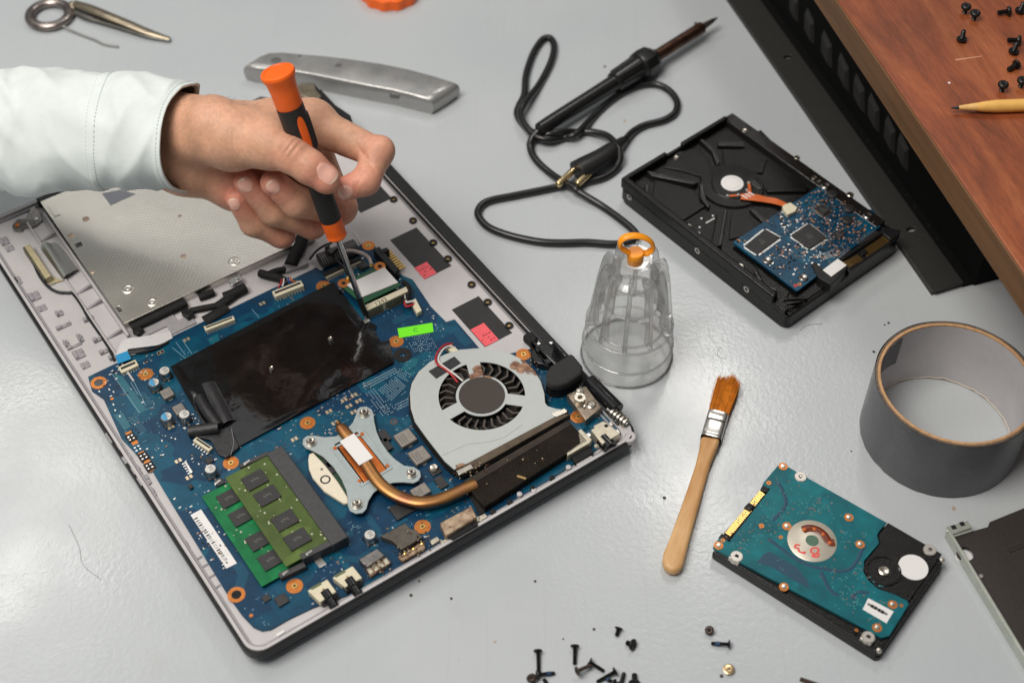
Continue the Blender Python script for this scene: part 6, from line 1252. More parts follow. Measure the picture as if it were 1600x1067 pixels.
lpz = []
for k in range(33):
    a = R(-28+236*k/32); x_l = 9.4*math.cos(a); lpz.append((x_l, 0, 91.5+7.4*math.sin(a)-0.3*x_l))
lp_ = [(3.6, 0, 85.0), (6.4, 0, 84.6)]+lpz+[(-7.0, 0, 88.0), (-3.8, 0, 86.2)]
part('orange_loop', MB().tube(bez([lp_[0], *lp_[1:-1:3], lp_[-1]], 5), 1.35, 10, flat=(1.7, 0.9)), OR2, dm, smooth=60)

# ---- utility knife
Kn = crop(360, 60, 4.2105); zk = 13.5
ok_ = U(Kn(100, 220), 0); dk = U(Kn(1400, 380), 0)-ok_; FK = Frame(ok_[0], ok_[1], math.atan2(dk[1], dk[0]))
kn = thing('utility_knife', 'scuffed grey metal utility knife lying behind the laptop', 'knife', (ok_[0], ok_[1], 0), FK.a)
topk = [FK(Kn(x, y), zk) for x, y in [(85, 175), (120, 150), (180, 110), (240, 86), (330, 82), (440, 92), (600, 105), (800, 128), (1000, 158), (1200, 200), (1380, 250), (1500, 290), (1425, 345), (1325, 405), (1210, 378), (1080, 345), (950, 322), (800, 292), (650, 262), (520, 236), (380, 215), (250, 205), (150, 195)]]
KNM = mat('cast_zinc', (0.40, 0.395, 0.385), 0.36, 0.6, noise=0.09, nscale=40, bump=0.3, bscale=500, rvar=0.1)
cc = np.mean(topk, axis=0); m = MB(); n_ = len(topk); lev = [(0.0, 0.965), (1.0, 0.99), (3, 1.01), (8, 1.02), (10.5, 1.0), (12.2, 0.955), (13.1, 0.90), (13.5, 0.84)]
vs = []; fs = []
for z, k_ in lev:
    for q in topk: w = cc+(np.array(q)-cc)*np.array([1-(1-k_)*0.5, k_]); vs.append((w[0], w[1], z))
for i in range(len(lev)-1):
    for k in range(n_): k2 = (k+1) % n_; fs.append((i*n_+k, i*n_+k2, (i+1)*n_+k2, (i+1)*n_+k))
fs += [tuple(range(n_))[::-1], tuple((len(lev)-1)*n_+k for k in range(n_))]; m._add(vs, fs); part('body', m, KNM, kn, smooth=50)
for (x, y, a_, b_) in ((300, 150, 9, 4), (710, 180, 6, 4), (455, 118, 3, 3)):
    s, t = FK(Kn(x, y), zk); part('dent', MB().lathe([(a_*0.45, 13.4), (a_*0.4, 13.6), (a_*0.2, 13.55)], 16, None, s, t), mat('dark_zinc', (0.2, 0.195, 0.19), 0.5, 0.8), kn)
s, t = FK(Kn(1105, 380), 9); part('notch', MB().prism([(s-6, t-1), (s+4, t-1), (s+6, t+2.5), (s-3, t+2.5)], 7, 11), mat('dark_zinc', (0.2, 0.195, 0.19), 0.5, 0.8), kn, 0.3)

# ---- soldering iron, its cord and plug
Ic = crop(730, 20, 2.6675); zi = 10.5
a = np.array(U(Ic(300, 488), zi)); b2 = np.array(U(Ic(985, 58), zi)); dI = (b2-a)/np.linalg.norm(b2-a); FI = math.atan2(dI[1], dI[0])
si = thing('soldering_iron', 'black soldering iron with long coiled cord and two pin plug', 'soldering iron', (a[0], a[1], 0), FI)
FIr = Frame(a[0], a[1], FI); MI = Matrix.Translation((0, 0, zi)) @ Matrix.Rotation(R(90), 4, 'Y')
LI = lambda x, y: FIr(Ic(x, y), zi)[0]
l1, l2, l3, l4, l5 = LI(590, 275), LI(690, 220), LI(745, 195), LI(775, 178), LI(975, 62)
GRIP = mat('black_bakelite', (0.010, 0.010, 0.010), 0.3, noise=0.2)
hd = part('handle', MB().lathe([(3.0, -1), (4.6, 0.5), (5.0, 10), (5.3, l1*0.7), (5.6, l1-1), (7.2, l1), (7.6, l1+3), (8.4, l2)], 28, MI), GRIP, si, smooth=40)
part('hand_guard', MB().lathe([(8.2, l2), (10.5, l2+2), (11.0, l2+5), (10.4, l3+1), (7.6, l4-3), (6, l4)], 10, MI), GRIP, si, 0.5, smooth=30)
for k in range(9):
    t = 2*math.pi*k/9; part('grip_rib', MB().tube([(l1+2, 7.4*math.cos(t), zi+7.4*math.sin(t)), (l2-0.5, 8.2*math.cos(t), zi+8.2*math.sin(t))], 0.9, 6), GRIP, hd)
HEAT = mat('heat_blued_steel', srgb(58, 38, 32), 0.33, 0.85, col2=srgb(112, 84, 68), nscale=90)
rod = part('heater_tube', MB().lathe([(5.4, l4-1), (5.4, l4+1), (4.4, l4+1.5), (4.4, l5)], 24, MI), HEAT, si, 0.3)
part('tip', MB().lathe([(2.4, l5), (2.4, l5+4), (1.6, l5+12), (0.4, l5+17)], 16, MI), mat('burnt_tip', (0.09, 0.08, 0.075), 0.5, 0.7), si)
part('set_screw', MB().cyl(l5-4, 2.5, 1.3, zi+3, zi+4.8, 10), STEEL, rod)
cord_px = [(300, 490, 9), (272, 520, 6), (262, 560, 3), (285, 612, 2.4), (350, 672, 2.4), (440, 728, 6.0), (470, 750, 5), (560, 805, 2.4), (640, 862, 2.4), (690, 905, 2.4), (705, 935, 2.4), (680, 955, 2.4), (610, 965, 2.4), (500, 958, 2.4), (400, 960, 2.4), (300, 955, 2.4), (180, 930, 2.4), (90, 895, 2.4), (48, 850, 2.4), (50, 815, 2.4), (90, 785, 2.4), (200, 762, 2.4), (300, 742, 2.4), (400, 722, 2.4), (470, 712, 2.4), (560, 690, 2.4), (615, 655, 2.6), (638, 605, 6), (622, 555, 8), (585, 515, 6), (520, 498, 3.5), (450, 498, 2.6), (390, 498, 7), (330, 508, 7), (275, 500, 2.4), (232, 465, 2.4), (208, 425, 2.4), (215, 390, 2.4), (238, 340, 2.4), (245, 260, 2.4), (275, 170, 2.4), (315, 112, 2.4), (350, 110, 2.4), (362, 150, 2.4), (345, 215, 2.4), (300, 300, 2.4), (245, 372, 6.5), (222, 415, 6.5), (235, 460, 6.5), (280, 512, 6.5), (340, 530, 6), (400, 522, 3), (455, 505, 6), (520, 440, 2.4), (580, 380, 2.4), (650, 332, 2.4), (720, 304, 2.4), (790, 300, 2.4), (845, 328, 2.4), (875, 375, 2.4), (865, 418, 2.4), (820, 448, 2.4), (740, 470, 2.4), (690, 497, 3), (660, 528, 4.5)]
P = [np.array((*FIr(Ic(x, y), z), z)) for x, y, z in cord_px]
part('cord', MB().tube(bez(P, 6), 2.45, 10), mat('black_rubber_cord', (0.012, 0.012, 0.012), 0.3), si, smooth=80)
pts = [(655, 530, 4.6, 3.2), (630, 550, 5.5, 4.4), (605, 572, 6.5, 6.2), (560, 605, 7.2, 7.2), (500, 640, 7.5, 8.2), (460, 662, 7.5, 8.4)]
P = [np.array((*FIr(Ic(x, y), z), z)) for x, y, z, r in pts]; pb = bez(P, 4); rr_ = np.interp(np.linspace(0, 5, len(pb)), range(6), [r for *_, r in pts])
pg = part('plug', MB().tube(pb, list(rr_), 14, flat=(1.0, 0.75)), mat('black_plug', (0.013, 0.013, 0.013), 0.38, bump=0.2, bscale=900), si, 0.3, smooth=40, label='black two pin plug')
for (h, t_) in (((525, 655), (455, 718)), ((445, 655), (375, 720))):
    a = np.array((*FIr(Ic(*h), 7.5), 7.5)); b2 = np.array((*FIr(Ic(*t_), 7.0), 7.0)); part('plug_pin', MB().tube([a, a+(b2-a)*0.95, b2], [2.3, 2.3, 1.5], 14), mat('brass_pin', srgb(206, 184, 140), 0.25, 0.95), pg, smooth=50)

# ---- tweezers, ring, orange lid
Xc = crop(20, 0, 5.333)
tz0 = U(Xc(520, 60), 0); tz = thing('tweezers', 'brass coloured metal tweezers lying beside a metal ring', 'tweezers', (tz0[0], tz0[1], 0), 0)
def wloc(c, x, y, z, o): q = U(c(x, y), z); return (q[0]-o[0], q[1]-o[1], z)
BRSS = mat('worn_brass', srgb(160, 148, 128), 0.36, 0.9, noise=0.25, nscale=120); DSTEEL = mat('dull_steel', (0.16, 0.155, 0.14), 0.38, 0.9, noise=0.2)
A = [wloc(Xc, x, y, z, tz0) for x, y, z in ((505, 30, 5), (620, 65, 7), (760, 120, 8), (950, 195, 7), (1120, 265, 5), (1310, 325, 3))]
B = [wloc(Xc, x, y, z, tz0) for x, y, z in ((505, 85, 3), (600, 130, 3), (740, 170, 3), (950, 235, 3), (1120, 292, 2.6), (1310, 335, 2.4))]
part('arm', MB().tube(bez(A, 6), list(np.interp(np.linspace(0, 1, 31), [0, 0.3, 0.8, 1], [3.6, 4.2, 3.2, 1.6])), 10, flat=(1, 0.4)), BRSS, tz, smooth=60); part('arm', MB().tube(bez(B, 6), list(np.interp(np.linspace(0, 1, 31), [0, 0.3, 0.8, 1], [3.2, 4.0, 3.0, 1.6])), 10, flat=(1, 0.4)), DSTEEL, tz, smooth=60)
part('hinge_end', MB().tube([A[0], ((A[0][0]+B[0][0])/2-2, (A[0][1]+B[0][1])/2, 4.4), B[0]], 3.2, 10, flat=(1, 0.6)), BRSS, tz, smooth=60)
rg0 = U(Xc(305, 128), 3); rgt = thing('metal_ring', 'dark metal ring with bent wire tail beside the tweezers', 'ring', (rg0[0], rg0[1], 0), 0)
ex = [wloc(Xc, 305+165*math.cos(R(k))*1.0, 125-98*math.sin(R(k))-18*math.cos(R(k)), 3.2, rg0) for k in range(0, 360, 10)]
part('hoop', MB().tube(ex+[ex[0]], 3.0, 12, flat=(1.25, 1)), mat('tarnished_steel', (0.30, 0.26, 0.24), 0.3, 0.95, noise=0.35, nscale=120), rgt, smooth=70)
part('wire_tail', MB().tube(bez([wloc(Xc, x, y, z, rg0) for x, y, z in ((400, 212, 3), (500, 262, 1.5), (600, 305, 1), (690, 338, 1), (760, 372, 1), (880, 392, 1))], 6), 0.9, 8), mat('grey_wire', (0.3, 0.3, 0.29), 0.5, 0.5), rgt, smooth=70)
c0 = U((609, -24), 8); ol = thing('orange_lid', 'orange plastic lid with notched rim behind the utility knife', 'lid', (c0[0], c0[1], 0), 0)
prof = [(22.0+(1.1 if (k // 3) % 2 else 0), k*2*math.pi/72) for k in range(72)]
part('rim', MB().prism([(r*math.cos(t), r*math.sin(t)) for r, t in prof], 0, 8.5), ORANGE, ol, 0.5); part('cap_top', MB().lathe([(20, 8.4), (18.5, 9.6), (4, 10.2)], 40), ORANGE, ol)
# far hinge of the laptop
hz_ = ZB
hb2 = part('far_hinge', MB().prism([LS(p, 18) for p in cr_(Kn, (430, 340), (470, 290), (550, 290), (640, 400), (700, 440), (790, 500), (805, 545), (770, 580), (650, 520), (540, 440))], 8, 18), BLACK, lap, 1.5, 3)
part('far_hinge_plate', MB().prism([LS(p, 20) for p in cr_(Kn, (420, 330), (465, 292), (550, 295), (560, 330), (600, 380), (560, 420), (470, 380))], 12, 20), BRSS, lap, 0.8, 3)
part('far_bracket', MB().prism([LS(p, 14) for p in cr_(Kn, (140, 410), (200, 380), (270, 395), (280, 420), (150, 425))], 10, 14), TABM, lap, 0.5)
# ---------------------------------------------------------------- screwdriver
tipw = U((573, 497), 13.6); LSD = 168.0
d_ = ray(433, 112); A_ = d_@d_; B_ = 2*d_@(_o-tipw); C_ = (_o-tipw)@(_o-tipw)-LSD**2
topw = _o+d_*((-B_-math.sqrt(B_*B_-4*A_*C_))/(2*A_)); axw = (topw-tipw)/LSD
def px_of(X): d = np.asarray(X)-_o; z = d@_fw; return 800+FPX*(d@_rt)/z, 533.5-FPX*(d@_up)/z, z
def along(py):                                        # length along the shaft at a picture row
    lo, hi = 0.0, LSD*1.1
    for _ in range(40):
        m = (lo+hi)/2
        if px_of(tipw+axw*m)[1] > py: lo = m
        else: hi = m
    return lo
sd = thing('screwdriver', 'orange and black precision screwdriver held in the hand above the wireless card', 'screwdriver', tuple(tipw), 0)
sd.rotation_mode = 'QUATERNION'; sd.rotation_quaternion = Vector((0, 0, 1)).rotation_difference(Vector(axw))
zt, z0, z1, z2, z3 = along(464), along(371), along(343), along(165), LSD
SHAFT = mat('polished_shaft', (0.62, 0.62, 0.62), 0.16, 1.0, noise=0.06); DTIP = mat('black_tip', (0.05, 0.05, 0.05), 0.35, 0.8)
part('blade_tip', MB().lathe([(0.9, 0), (1.2, 1.5), (1.75, 5), (1.75, zt)], 20), DTIP, sd); part('shaft', MB().lathe([(1.75, zt), (1.75, z0+2)], 20), SHAFT, sd)
ORS = mat('orange_handle', srgb(250, 104, 20), 0.42, noise=0.09, nscale=90, bump=0.1, bscale=2500); RUB = mat('black_rubber', (0.017, 0.016, 0.016), 0.55, noise=0.2, bump=0.35, bscale=2600)
part('collar', MB().lathe([(2.2, z0-0.5), (5.0, z0), (6.0, z0+1.4), (5.6, z0+3), (6.0, z0+5), (6.0, z1)], 32), ORS, sd, smooth=40)
zm = along(268)
part('grip', MB().lathe([(5.9, z1), (6.1, z1+1), (6.1, z1+10), (5.8, zm-6), (5.1, zm-3), (5.1, zm+3), (6.3, zm+8), (7.1, zm+18), (7.5, (zm+z2)/2+8), (7.4, z2)], 32), RUB, sd, smooth=45)
part('orange_band', MB().lathe([(5.3, zm-2.6), (5.6, zm-2), (5.6, zm+2), (5.3, zm+2.6)], 32), ORS, sd)
cap = part('end_cap', MB().lathe([(7.1, z2), (7.3, z2+1), (7.4, z3-12), (7.9, z3-6), (9.2, z3-2.4), (9.5, z3-1), (9.0, z3), (7.4, z3+0.3), (7.0, z3-0.2), (2, z3-0.3)], 40), ORS, sd, smooth=40)
# orange inlay and knurl on the camera-facing side
loc = sd.rotation_quaternion.to_matrix().transposed(); tc_ = loc @ Vector(tuple((_o-tipw)/np.linalg.norm(_o-tipw))); ca = math.atan2(tc_.y, tc_.x)
rt_ = loc @ Vector((1, 0, 0)); ra = math.atan2(rt_.y, rt_.x); sg = 1 if math.sin(ra-ca) > 0 else -1
ia = ca+sg*0.35
def inlay(u, v):
    z = along(215)+(along(176)-along(215)+0)*v; z = along(232)+(along(176)-along(232))*v; w = 0.30*(1-abs(2*v-1)**4)**0.5 if 0 < v < 1 else 0.02
    rr0 = np.interp(z, [zm+8, zm+18, (zm+z2)/2+8, z2], [6.3, 7.1, 7.5, 7.4])+0.25; a = ia+(u-0.5)*2*w; return (rr0*math.cos(a), rr0*math.sin(a), z)
part('orange_inlay', MB().grid(inlay, 9, 22), ORS, sd, smooth=80)
kn_ = MB()
for k in range(13):
    z = along(230)+(along(184)-along(230))*k/12; rr0 = np.interp(z, [zm+8, zm+18, (zm+z2)/2+8, z2], [6.3, 7.1, 7.5, 7.4])
    for j in range(5):
        a = ca+sg*(1.05+0.2*j); kn_.lathe([(0.55, -0.3), (0.5, 0.5), (0.15, 0.75)], 6, Matrix.Translation((rr0*math.cos(a), rr0*math.sin(a), z)) @ Matrix.Rotation(a, 4, 'Z') @ Matrix.Rotation(R(90), 4, 'Y'))
part('knurl', kn_, RUB, sd, kind='stuff')

# ---------------------------------------------------------------- hand
D0 = px_of(tipw+axw*along(262))[2]
Hc = crop(240, 70, 3.2325)
def cs(x, y, dd):                                    # hand crop + depth offset -> camera-axis coordinates (mm)
    px, py = Hc(x, y); d = D0+dd; return np.array([(px-800)*d/FPX, -(py-533.5)*d/FPX, d])
def to_world(p): return _o+_rt*p[0]+_up*p[1]+_fw*p[2]
J = dict(
    fa0=(-330, 560, 42, 18), fa1=(-330, 480, 38, 18), w0=(70, 410, 19, 16.5), w1=(100, 570, 24, 15.5), w2=(110, 490, 27, 17),
    th0=(235, 440, 9, 17.5), th1=(400, 468, 0, 16.0), tmc=(575, 500, -8, 11.6), tip_=(700, 558, -13.5, 9.9), ttm=(790, 620, -14, 9.1), tt=(858, 668, -12, 8.0),
    im=(800, 400, 25, 11.2), ip=(1132, 548, 14, 8.4), idd=(1072, 688, 8, 7.7), it=(966, 730, 5, 6.9),
    mm=(775, 470, 42, 11.5), mp=(938, 832, 40, 9.0), md=(722, 794, 22, 8.6), mt=(606, 698, 11, 7.5),
    rm=(715, 540, 52, 11.5), rp=(800, 910, 48, 8.0), rd=(606, 842, 32, 8.0), rt=(470, 690, 17, 7.4),
    pm=(620, 640, 58, 11), pp=(645, 958, 52, 7.8), pd=(505, 900, 41, 7.6), pt=(424, 778, 27, 6.7),
    web=(600, 395, 14, 10.0), hy0=(170, 635, 28, 13.5), hy1=(420, 700, 40, 13.5))
Jp = {k: (cs(*v[:3]), v[3]) for k, v in J.items()}
ALLP = np.array([p for p, r in Jp.values()]); lo_b = ALLP.min(0)-24; hi_b = ALLP.max(0)+24; lo_b[0] = cs(-330, 500, 20)[0]-10
VX = 0.72
gx = [np.arange(lo_b[i], hi_b[i], VX) for i in range(3)]
GX, GY, GZ = np.meshgrid(*gx, indexing='ij'); GX = GX.astype(np.float32); GY = GY.astype(np.float32); GZ = GZ.astype(np.float32)
def cone(a, b):
    (pa, ra), (pb, rb) = Jp[a], Jp[b]; ba = pb-pa; L2 = float(ba@ba); X = GX-pa[0]; Y_ = GY-pa[1]; Z = GZ-pa[2]
    h = np.clip((X*ba[0]+Y_*ba[1]+Z*ba[2])/L2, 0, 1)
    return np.sqrt((X-h*ba[0])**2+(Y_-h*ba[1])**2+(Z-h*ba[2])**2)-(ra+(rb-ra)*h)
def smin(a, b, k):
    h = np.clip(0.5+0.5*(b-a)/k, 0, 1); return b+(a-b)*h-k*h*(1-h)
def chain(names, k):
    d = None
    for a, b in zip(names[:-1], names[1:]):
        c = cone(a, b); d = c if d is None else smin(d, c, k)
    return d
palm = chain(['fa1', 'w0', 'im'], 8)
for nm in (['fa0', 'w1', 'mm'], ['w2', 'rm'], ['w1', 'hy0', 'hy1', 'pm'], ['im', 'mm', 'rm', 'pm'], ['w0', 'th0', 'th1', 'tmc'], ['th1', 'web', 'im'], ['tmc', 'web'], ['hy1', 'rm']): palm = smin(palm, chain(nm, 6), 9)
fing = [chain(['im', 'ip', 'idd', 'it'], 3.0), chain(['mm', 'mp', 'md', 'mt'], 3.0), chain(['rm', 'rp', 'rd', 'rt'], 3.0), chain(['pm', 'pp', 'pd', 'pt'], 3.0), chain(['tmc', 'tip_', 'ttm', 'tt'], 3.2)]
prox = [cone('im', 'ip'), cone('mm', 'mp'), cone('rm', 'rp'), cone('pm', 'pp'), cone('tmc', 'tip_')]
base = palm
for p_, k in zip(prox, (4, 3, 3, 3, 6)): base = smin(base, p_, k)
dist = base
for f_ in fing: dist = smin(dist, f_, 0.35)
del prox, fing
# knuckle fullness and joint creases, as small swellings and grooves on the field
def ball(x, y, dd, r):
    p = cs(x, y, dd); return np.sqrt((GX-p[0])**2+(GY-p[1])**2+(GZ-p[2])**2)-r
for b_ in ((690, 520, -17.5, 6.6), (1150, 525, 12, 6.8), (960, 815, 38, 7.6), (300, 400, -1, 16), (880, 690, -13, 6.5)): dist = smin(dist, ball(*b_), 4)
def groove(x, y, dd, dx, dy, w, dep, rad):
    # thin crease: a plane band perpendicular to (dx,dy) in the picture, limited to a radius
    p = cs(x, y, dd); n = np.array([dx, -dy, 0.]); n /= np.linalg.norm(n); q = (GX-p[0])*n[0]+(GY-p[1])*n[1]
    r2 = (GX-p[0])**2+(GY-p[1])**2+(GZ-p[2])**2
    return dep*np.exp(-(q/w)**2)*np.exp(-r2/(rad*rad))
for g_ in ((668, 500, -22, 1, 0.75, 0.8, 0.8, 6), (690, 515, -23, 1, 0.75, 0.8, 1.0, 6), (712, 530, -23, 1, 0.75, 0.8, 0.8, 6), (1065, 560, 4, 0.8, -0.55, 1.1, 1.1, 9), (985, 640, 0, 0.75, 0.6, 1.0, 0.0, 6), (1050, 660, -4, 0.85, 0.45, 1.0, 0.5, 7), (930, 480, 14, 1, 0.25, 1.1, 0.7, 10), (660, 800, 4, 0.6, 0.8, 1.0, 0.5, 7), (560, 790, 9, 0.6, 0.8, 1.0, 0.5, 7), (480, 850, 14, 0.6, 0.8, 1.0, 0.5, 7)): dist = dist+groove(*g_)
def surface_nets(F, org, h):
    S = F < 0; nx, ny, nz = F.shape
    c = np.zeros((nx-1, ny-1, nz-1), np.int8)
    for i in (0, 1):
        for j in (0, 1):
            for k in (0, 1): c += S[i:nx-1+i, j:ny-1+j, k:nz-1+k]
    act = (c > 0) & (c < 8); idx = -np.ones(act.shape, np.int64); I = np.argwhere(act); idx[act] = np.arange(len(I))
    acc = np.zeros((len(I), 3)); cnt = np.zeros(len(I)); cor = [(i, j, k) for i in (0, 1) for j in (0, 1) for k in (0, 1)]
    for a in cor:
        for ax in range(3):
            if a[ax]: continue
            b = list(a); b[ax] = 1; va = F[I[:, 0]+a[0], I[:, 1]+a[1], I[:, 2]+a[2]]; vb = F[I[:, 0]+b[0], I[:, 1]+b[1], I[:, 2]+b[2]]
            m = (va < 0) != (vb < 0); t = np.where(m, va/(va-vb+1e-12), 0); p = np.tile(np.array(a, float), (len(I), 1)); p[:, ax] += t; acc[m] += p[m]; cnt[m] += 1
    V = org+(I+acc/cnt[:, None])*h; Q = []
    for ax in range(3):
        sl0 = [slice(None)]*3; sl1 = [slice(None)]*3; sl0[ax] = slice(0, -1); sl1[ax] = slice(1, None)
        a, b = S[tuple(sl0)], S[tuple(sl1)]; E_ = np.argwhere(a != b); u, v = [(1, 2), (2, 0), (0, 1)][ax]
        ok = (E_[:, u] > 0) & (E_[:, v] > 0) & (E_[:, u] < F.shape[u]-1) & (E_[:, v] < F.shape[v]-1); E_ = E_[ok]
        fl = S[E_[:, 0], E_[:, 1], E_[:, 2]]
        def g(du, dv): q = E_.copy(); q[:, u] += du; q[:, v] += dv; return idx[q[:, 0], q[:, 1], q[:, 2]]
        q = np.stack([g(-1, -1), g(0, -1), g(0, 0), g(-1, 0)], 1); q[~fl] = q[~fl][:, ::-1]; Q.append(q)
    return V, np.concatenate(Q)
HV, HF = surface_nets(dist.astype(np.float64), lo_b, VX)
# smooth the lattice a little
nb_i = np.concatenate([HF[:, k] for k in range(4)]*2); nb_j = np.concatenate([HF[:, (k+1) % 4] for k in range(4)]+[HF[:, (k-1) % 4] for k in range(4)])
for lam in (0.45, -0.4, 0.45):
    s_ = np.zeros_like(HV); n_ = np.zeros(len(HV)); np.add.at(s_, nb_i, HV[nb_j]); np.add.at(n_, nb_i, 1); HV = HV+lam*(s_/n_[:, None]-HV)
Wd = _o[None]+HV[:, :1]*_rt+HV[:, 1:2]*_up+HV[:, 2:]*_fw
base_p = to_world(cs(60, 500, 14))
per = thing('person', 'right hand and forearm in pale mint shirt sleeve gripping the screwdriver over the laptop', 'person', (base_p[0], base_p[1], 0), 0)
hm_ = bpy.data.meshes.new('hand'); hm_.from_pydata([tuple((w-np.array([base_p[0], base_p[1], 0]))*MM) for w in Wd], [], [tuple(map(int, f)) for f in HF])
def skin_material():
    m = bpy.data.materials.new('skin'); m.use_nodes = True; N = m.node_tree.nodes; L = m.node_tree.links; b = N['Principled BSDF']; tc = N.new('ShaderNodeTexCoord')
    at = N.new('ShaderNodeAttribute'); at.attribute_name = 'blush'
    cr = N.new('ShaderNodeValToRGB'); e = cr.color_ramp.elements; e[0].position = 0.0; e[0].color = srgb(217, 166, 136); e[1].position = 1.0; e[1].color = srgb(220, 138, 118); L.new(at.outputs['Fac'], cr.inputs[0])
    n = N.new('ShaderNodeTexNoise'); n.inputs['Scale'].default_value = 90; n.inputs['Detail'].default_value = 5; L.new(tc.outputs['Object'], n.inputs[0])
    mr = N.new('ShaderNodeMapRange'); mr.inputs[1].default_value = 0.3; mr.inputs[2].default_value = 0.7; mr.inputs[3].default_value = 0.84; mr.inputs[4].default_value = 1.06; L.new(n.outputs['Fac'], mr.inputs[0])
    mx = N.new('ShaderNodeMix'); mx.data_type = 'RGBA'; mx.blend_type = 'MULTIPLY'; mx.inputs['Factor'].default_value = 1; L.new(cr.outputs[0], mx.inputs['A']); L.new(mr.outputs[0], mx.inputs['B']); L.new(mx.outputs['Result'], b.inputs['Base Color'])
    n5 = N.new('ShaderNodeTexNoise'); n5.inputs['Scale'].default_value = 420; n5.inputs['Detail'].default_value = 4; n5.inputs['Roughness'].default_value = 0.7; L.new(tc.outputs['Object'], n5.inputs[0])
    r5 = N.new('ShaderNodeMapRange'); r5.inputs[1].default_value = 0.35; r5.inputs[2].default_value = 0.65; r5.inputs[3].default_value = 0.9; r5.inputs[4].default_value = 1.06; L.new(n5.outputs['Fac'], r5.inputs[0])
    m5 = N.new('ShaderNodeMix'); m5.data_type = 'RGBA'; m5.blend_type = 'MULTIPLY'; m5.inputs['Factor'].default_value = 1; L.new(mx.outputs['Result'], m5.inputs['A']); L.new(r5.outputs[0], m5.inputs['B']); L.new(m5.outputs['Result'], b.inputs['Base Color'])
    b.inputs['Roughness'].default_value = 0.46; b.inputs['Subsurface Weight'].default_value = 0.22; b.inputs['Subsurface Radius'].default_value = (0.0035, 0.0013, 0.0007); b.inputs['Specular IOR Level'].default_value = 0.42
    v = N.new('ShaderNodeTexVoronoi'); v.inputs['Scale'].default_value = 1100; v.feature = 'DISTANCE_TO_EDGE'; L.new(tc.outputs['Object'], v.inputs['Vector'])
    bp = N.new('ShaderNodeBump'); bp.inputs['Strength'].default_value = 0.45; bp.inputs['Distance'].default_value = 0.0005; L.new(v.outputs['Distance'], bp.inputs['Height'])
    # fine wrinkles running round the wrist
    mp = N.new('ShaderNodeMapping'); mp.inputs['Rotation'].default_value = (0, 0, R(-20)); mp.inputs['Scale'].default_value = (560, 50, 60); L.new(tc.outputs['Object'], mp.inputs[0])
    w = N.new('ShaderNodeTexNoise'); w.inputs['Scale'].default_value = 1.0; w.inputs['Detail'].default_value = 2; w.inputs['Distortion'].default_value = 0.3; L.new(mp.outputs[0], w.inputs[0])
    ml = N.new('ShaderNodeMath'); ml.operation = 'MULTIPLY'; wa = N.new('ShaderNodeAttribute'); wa.attribute_name = 'wrinkle'; L.new(w.outputs['Fac'], ml.inputs[0]); L.new(wa.outputs['Fac'], ml.inputs[1])
    b2 = N.new('ShaderNodeBump'); b2.inputs['Strength'].default_value = 0.6; b2.inputs['Distance'].default_value = 0.001; L.new(ml.outputs[0], b2.inputs['Height']); L.new(bp.outputs[0], b2.inputs['Normal']); L.new(b2.outputs[0], b.inputs['Normal'])
    return m
SKIN = skin_material(); hm_.materials.append(SKIN); hm_.shade_smooth()
bl_ = np.zeros(len(HV))
for nm, rad in (('tt', 13), ('it', 12), ('mt', 12), ('rt', 12), ('pt', 11), ('tip_', 9), ('ip', 9), ('mp', 10), ('rp', 10), ('pp', 10), ('idd', 9)):
    bl_ = np.maximum(bl_, np.exp(-((HV-Jp[nm][0])**2).sum(1)/(rad*rad)*0.9))
hm_.attributes.new('blush', 'FLOAT', 'POINT').data.foreach_set('value', bl_.astype(np.float32))
wr_ = np.exp(-((HV-cs(290, 520, -8))**2).sum(1)/(22.0**2)); hm_.attributes.new('wrinkle', 'FLOAT', 'POINT').data.foreach_set('value', wr_.astype(np.float32))
hand = link('hand', hm_, per)
# nails
NAIL = mat('nail', srgb(232, 178, 160), 0.25, noise=0.04, nscale=300, sss=0.15, coat=0.25); NAILT = mat('nail_edge', srgb(236, 206, 184), 0.4)
OFFS = np.array([base_p[0], base_p[1], 0])
from mathutils.bvhtree import BVHTree
bvh = BVHTree.FromPolygons([Vector(v) for v in HV], [tuple(map(int, f)) for f in HF])
def nail(a, b, nvec, width, length, start, side=0.0, lift=0.38):
    pa, pb = Jp[a][0], Jp[b][0]; d = (pb-pa)/np.linalg.norm(pb-pa); n = np.array(nvec, float); n -= d*(n@d); n /= np.linalg.norm(n); s = np.cross(d, n)
    def pos(u, v):
        w = width/2*min(1.0, (max(0.0, min(1, (v+0.02)*2.6)))**0.5)*(1-0.14*max(0, v-0.75)/0.25); x = start+length*v-1.4*max(0, v-0.85)/0.15*(2*u-1)**2; t = (u-0.5)*2
        org = pb+d*x+s*(side+w*t)+n*16; hit = bvh.ray_cast(Vector(org), Vector(-n), 24)[0]
        q = np.array(hit) if hit is not None else org-n*(16-4)
        # a nail stays flatter than the finger and ends free of the flesh
        edge = max(abs(t)**4, 1-min(1, v*12)); return to_world(q+n*(lift*(1-edge)-0.12*edge))-OFFS
    o = part('nail', MB().grid(lambda u, v: tuple(pos(u, v*0.9)), 17, 17), NAIL, hand, smooth=85)
    part('nail_edge', MB().grid(lambda u, v: tuple(pos(u, 0.895+0.105*v)), 17, 4), NAILT, o, smooth=85)
nail('ttm', 'tt', (0.12, 0.35, -1.0), 11.0, 12.5, -6.5, 0.0)
nail('idd', 'it', (-0.1, -0.5, -1.0), 8.6, 8.0, -2.8)
nail('md', 'mt', (-0.35, 0.1, -1.0), 8.0, 8.0, -2.6)
nail('rd', 'rt', (-0.3, 0.15, -1.0), 8.6, 9.0, -3.2)
nail('pd', 'pt', (-0.35, 0.1, -1.0), 7.2, 7.6, -2.6)

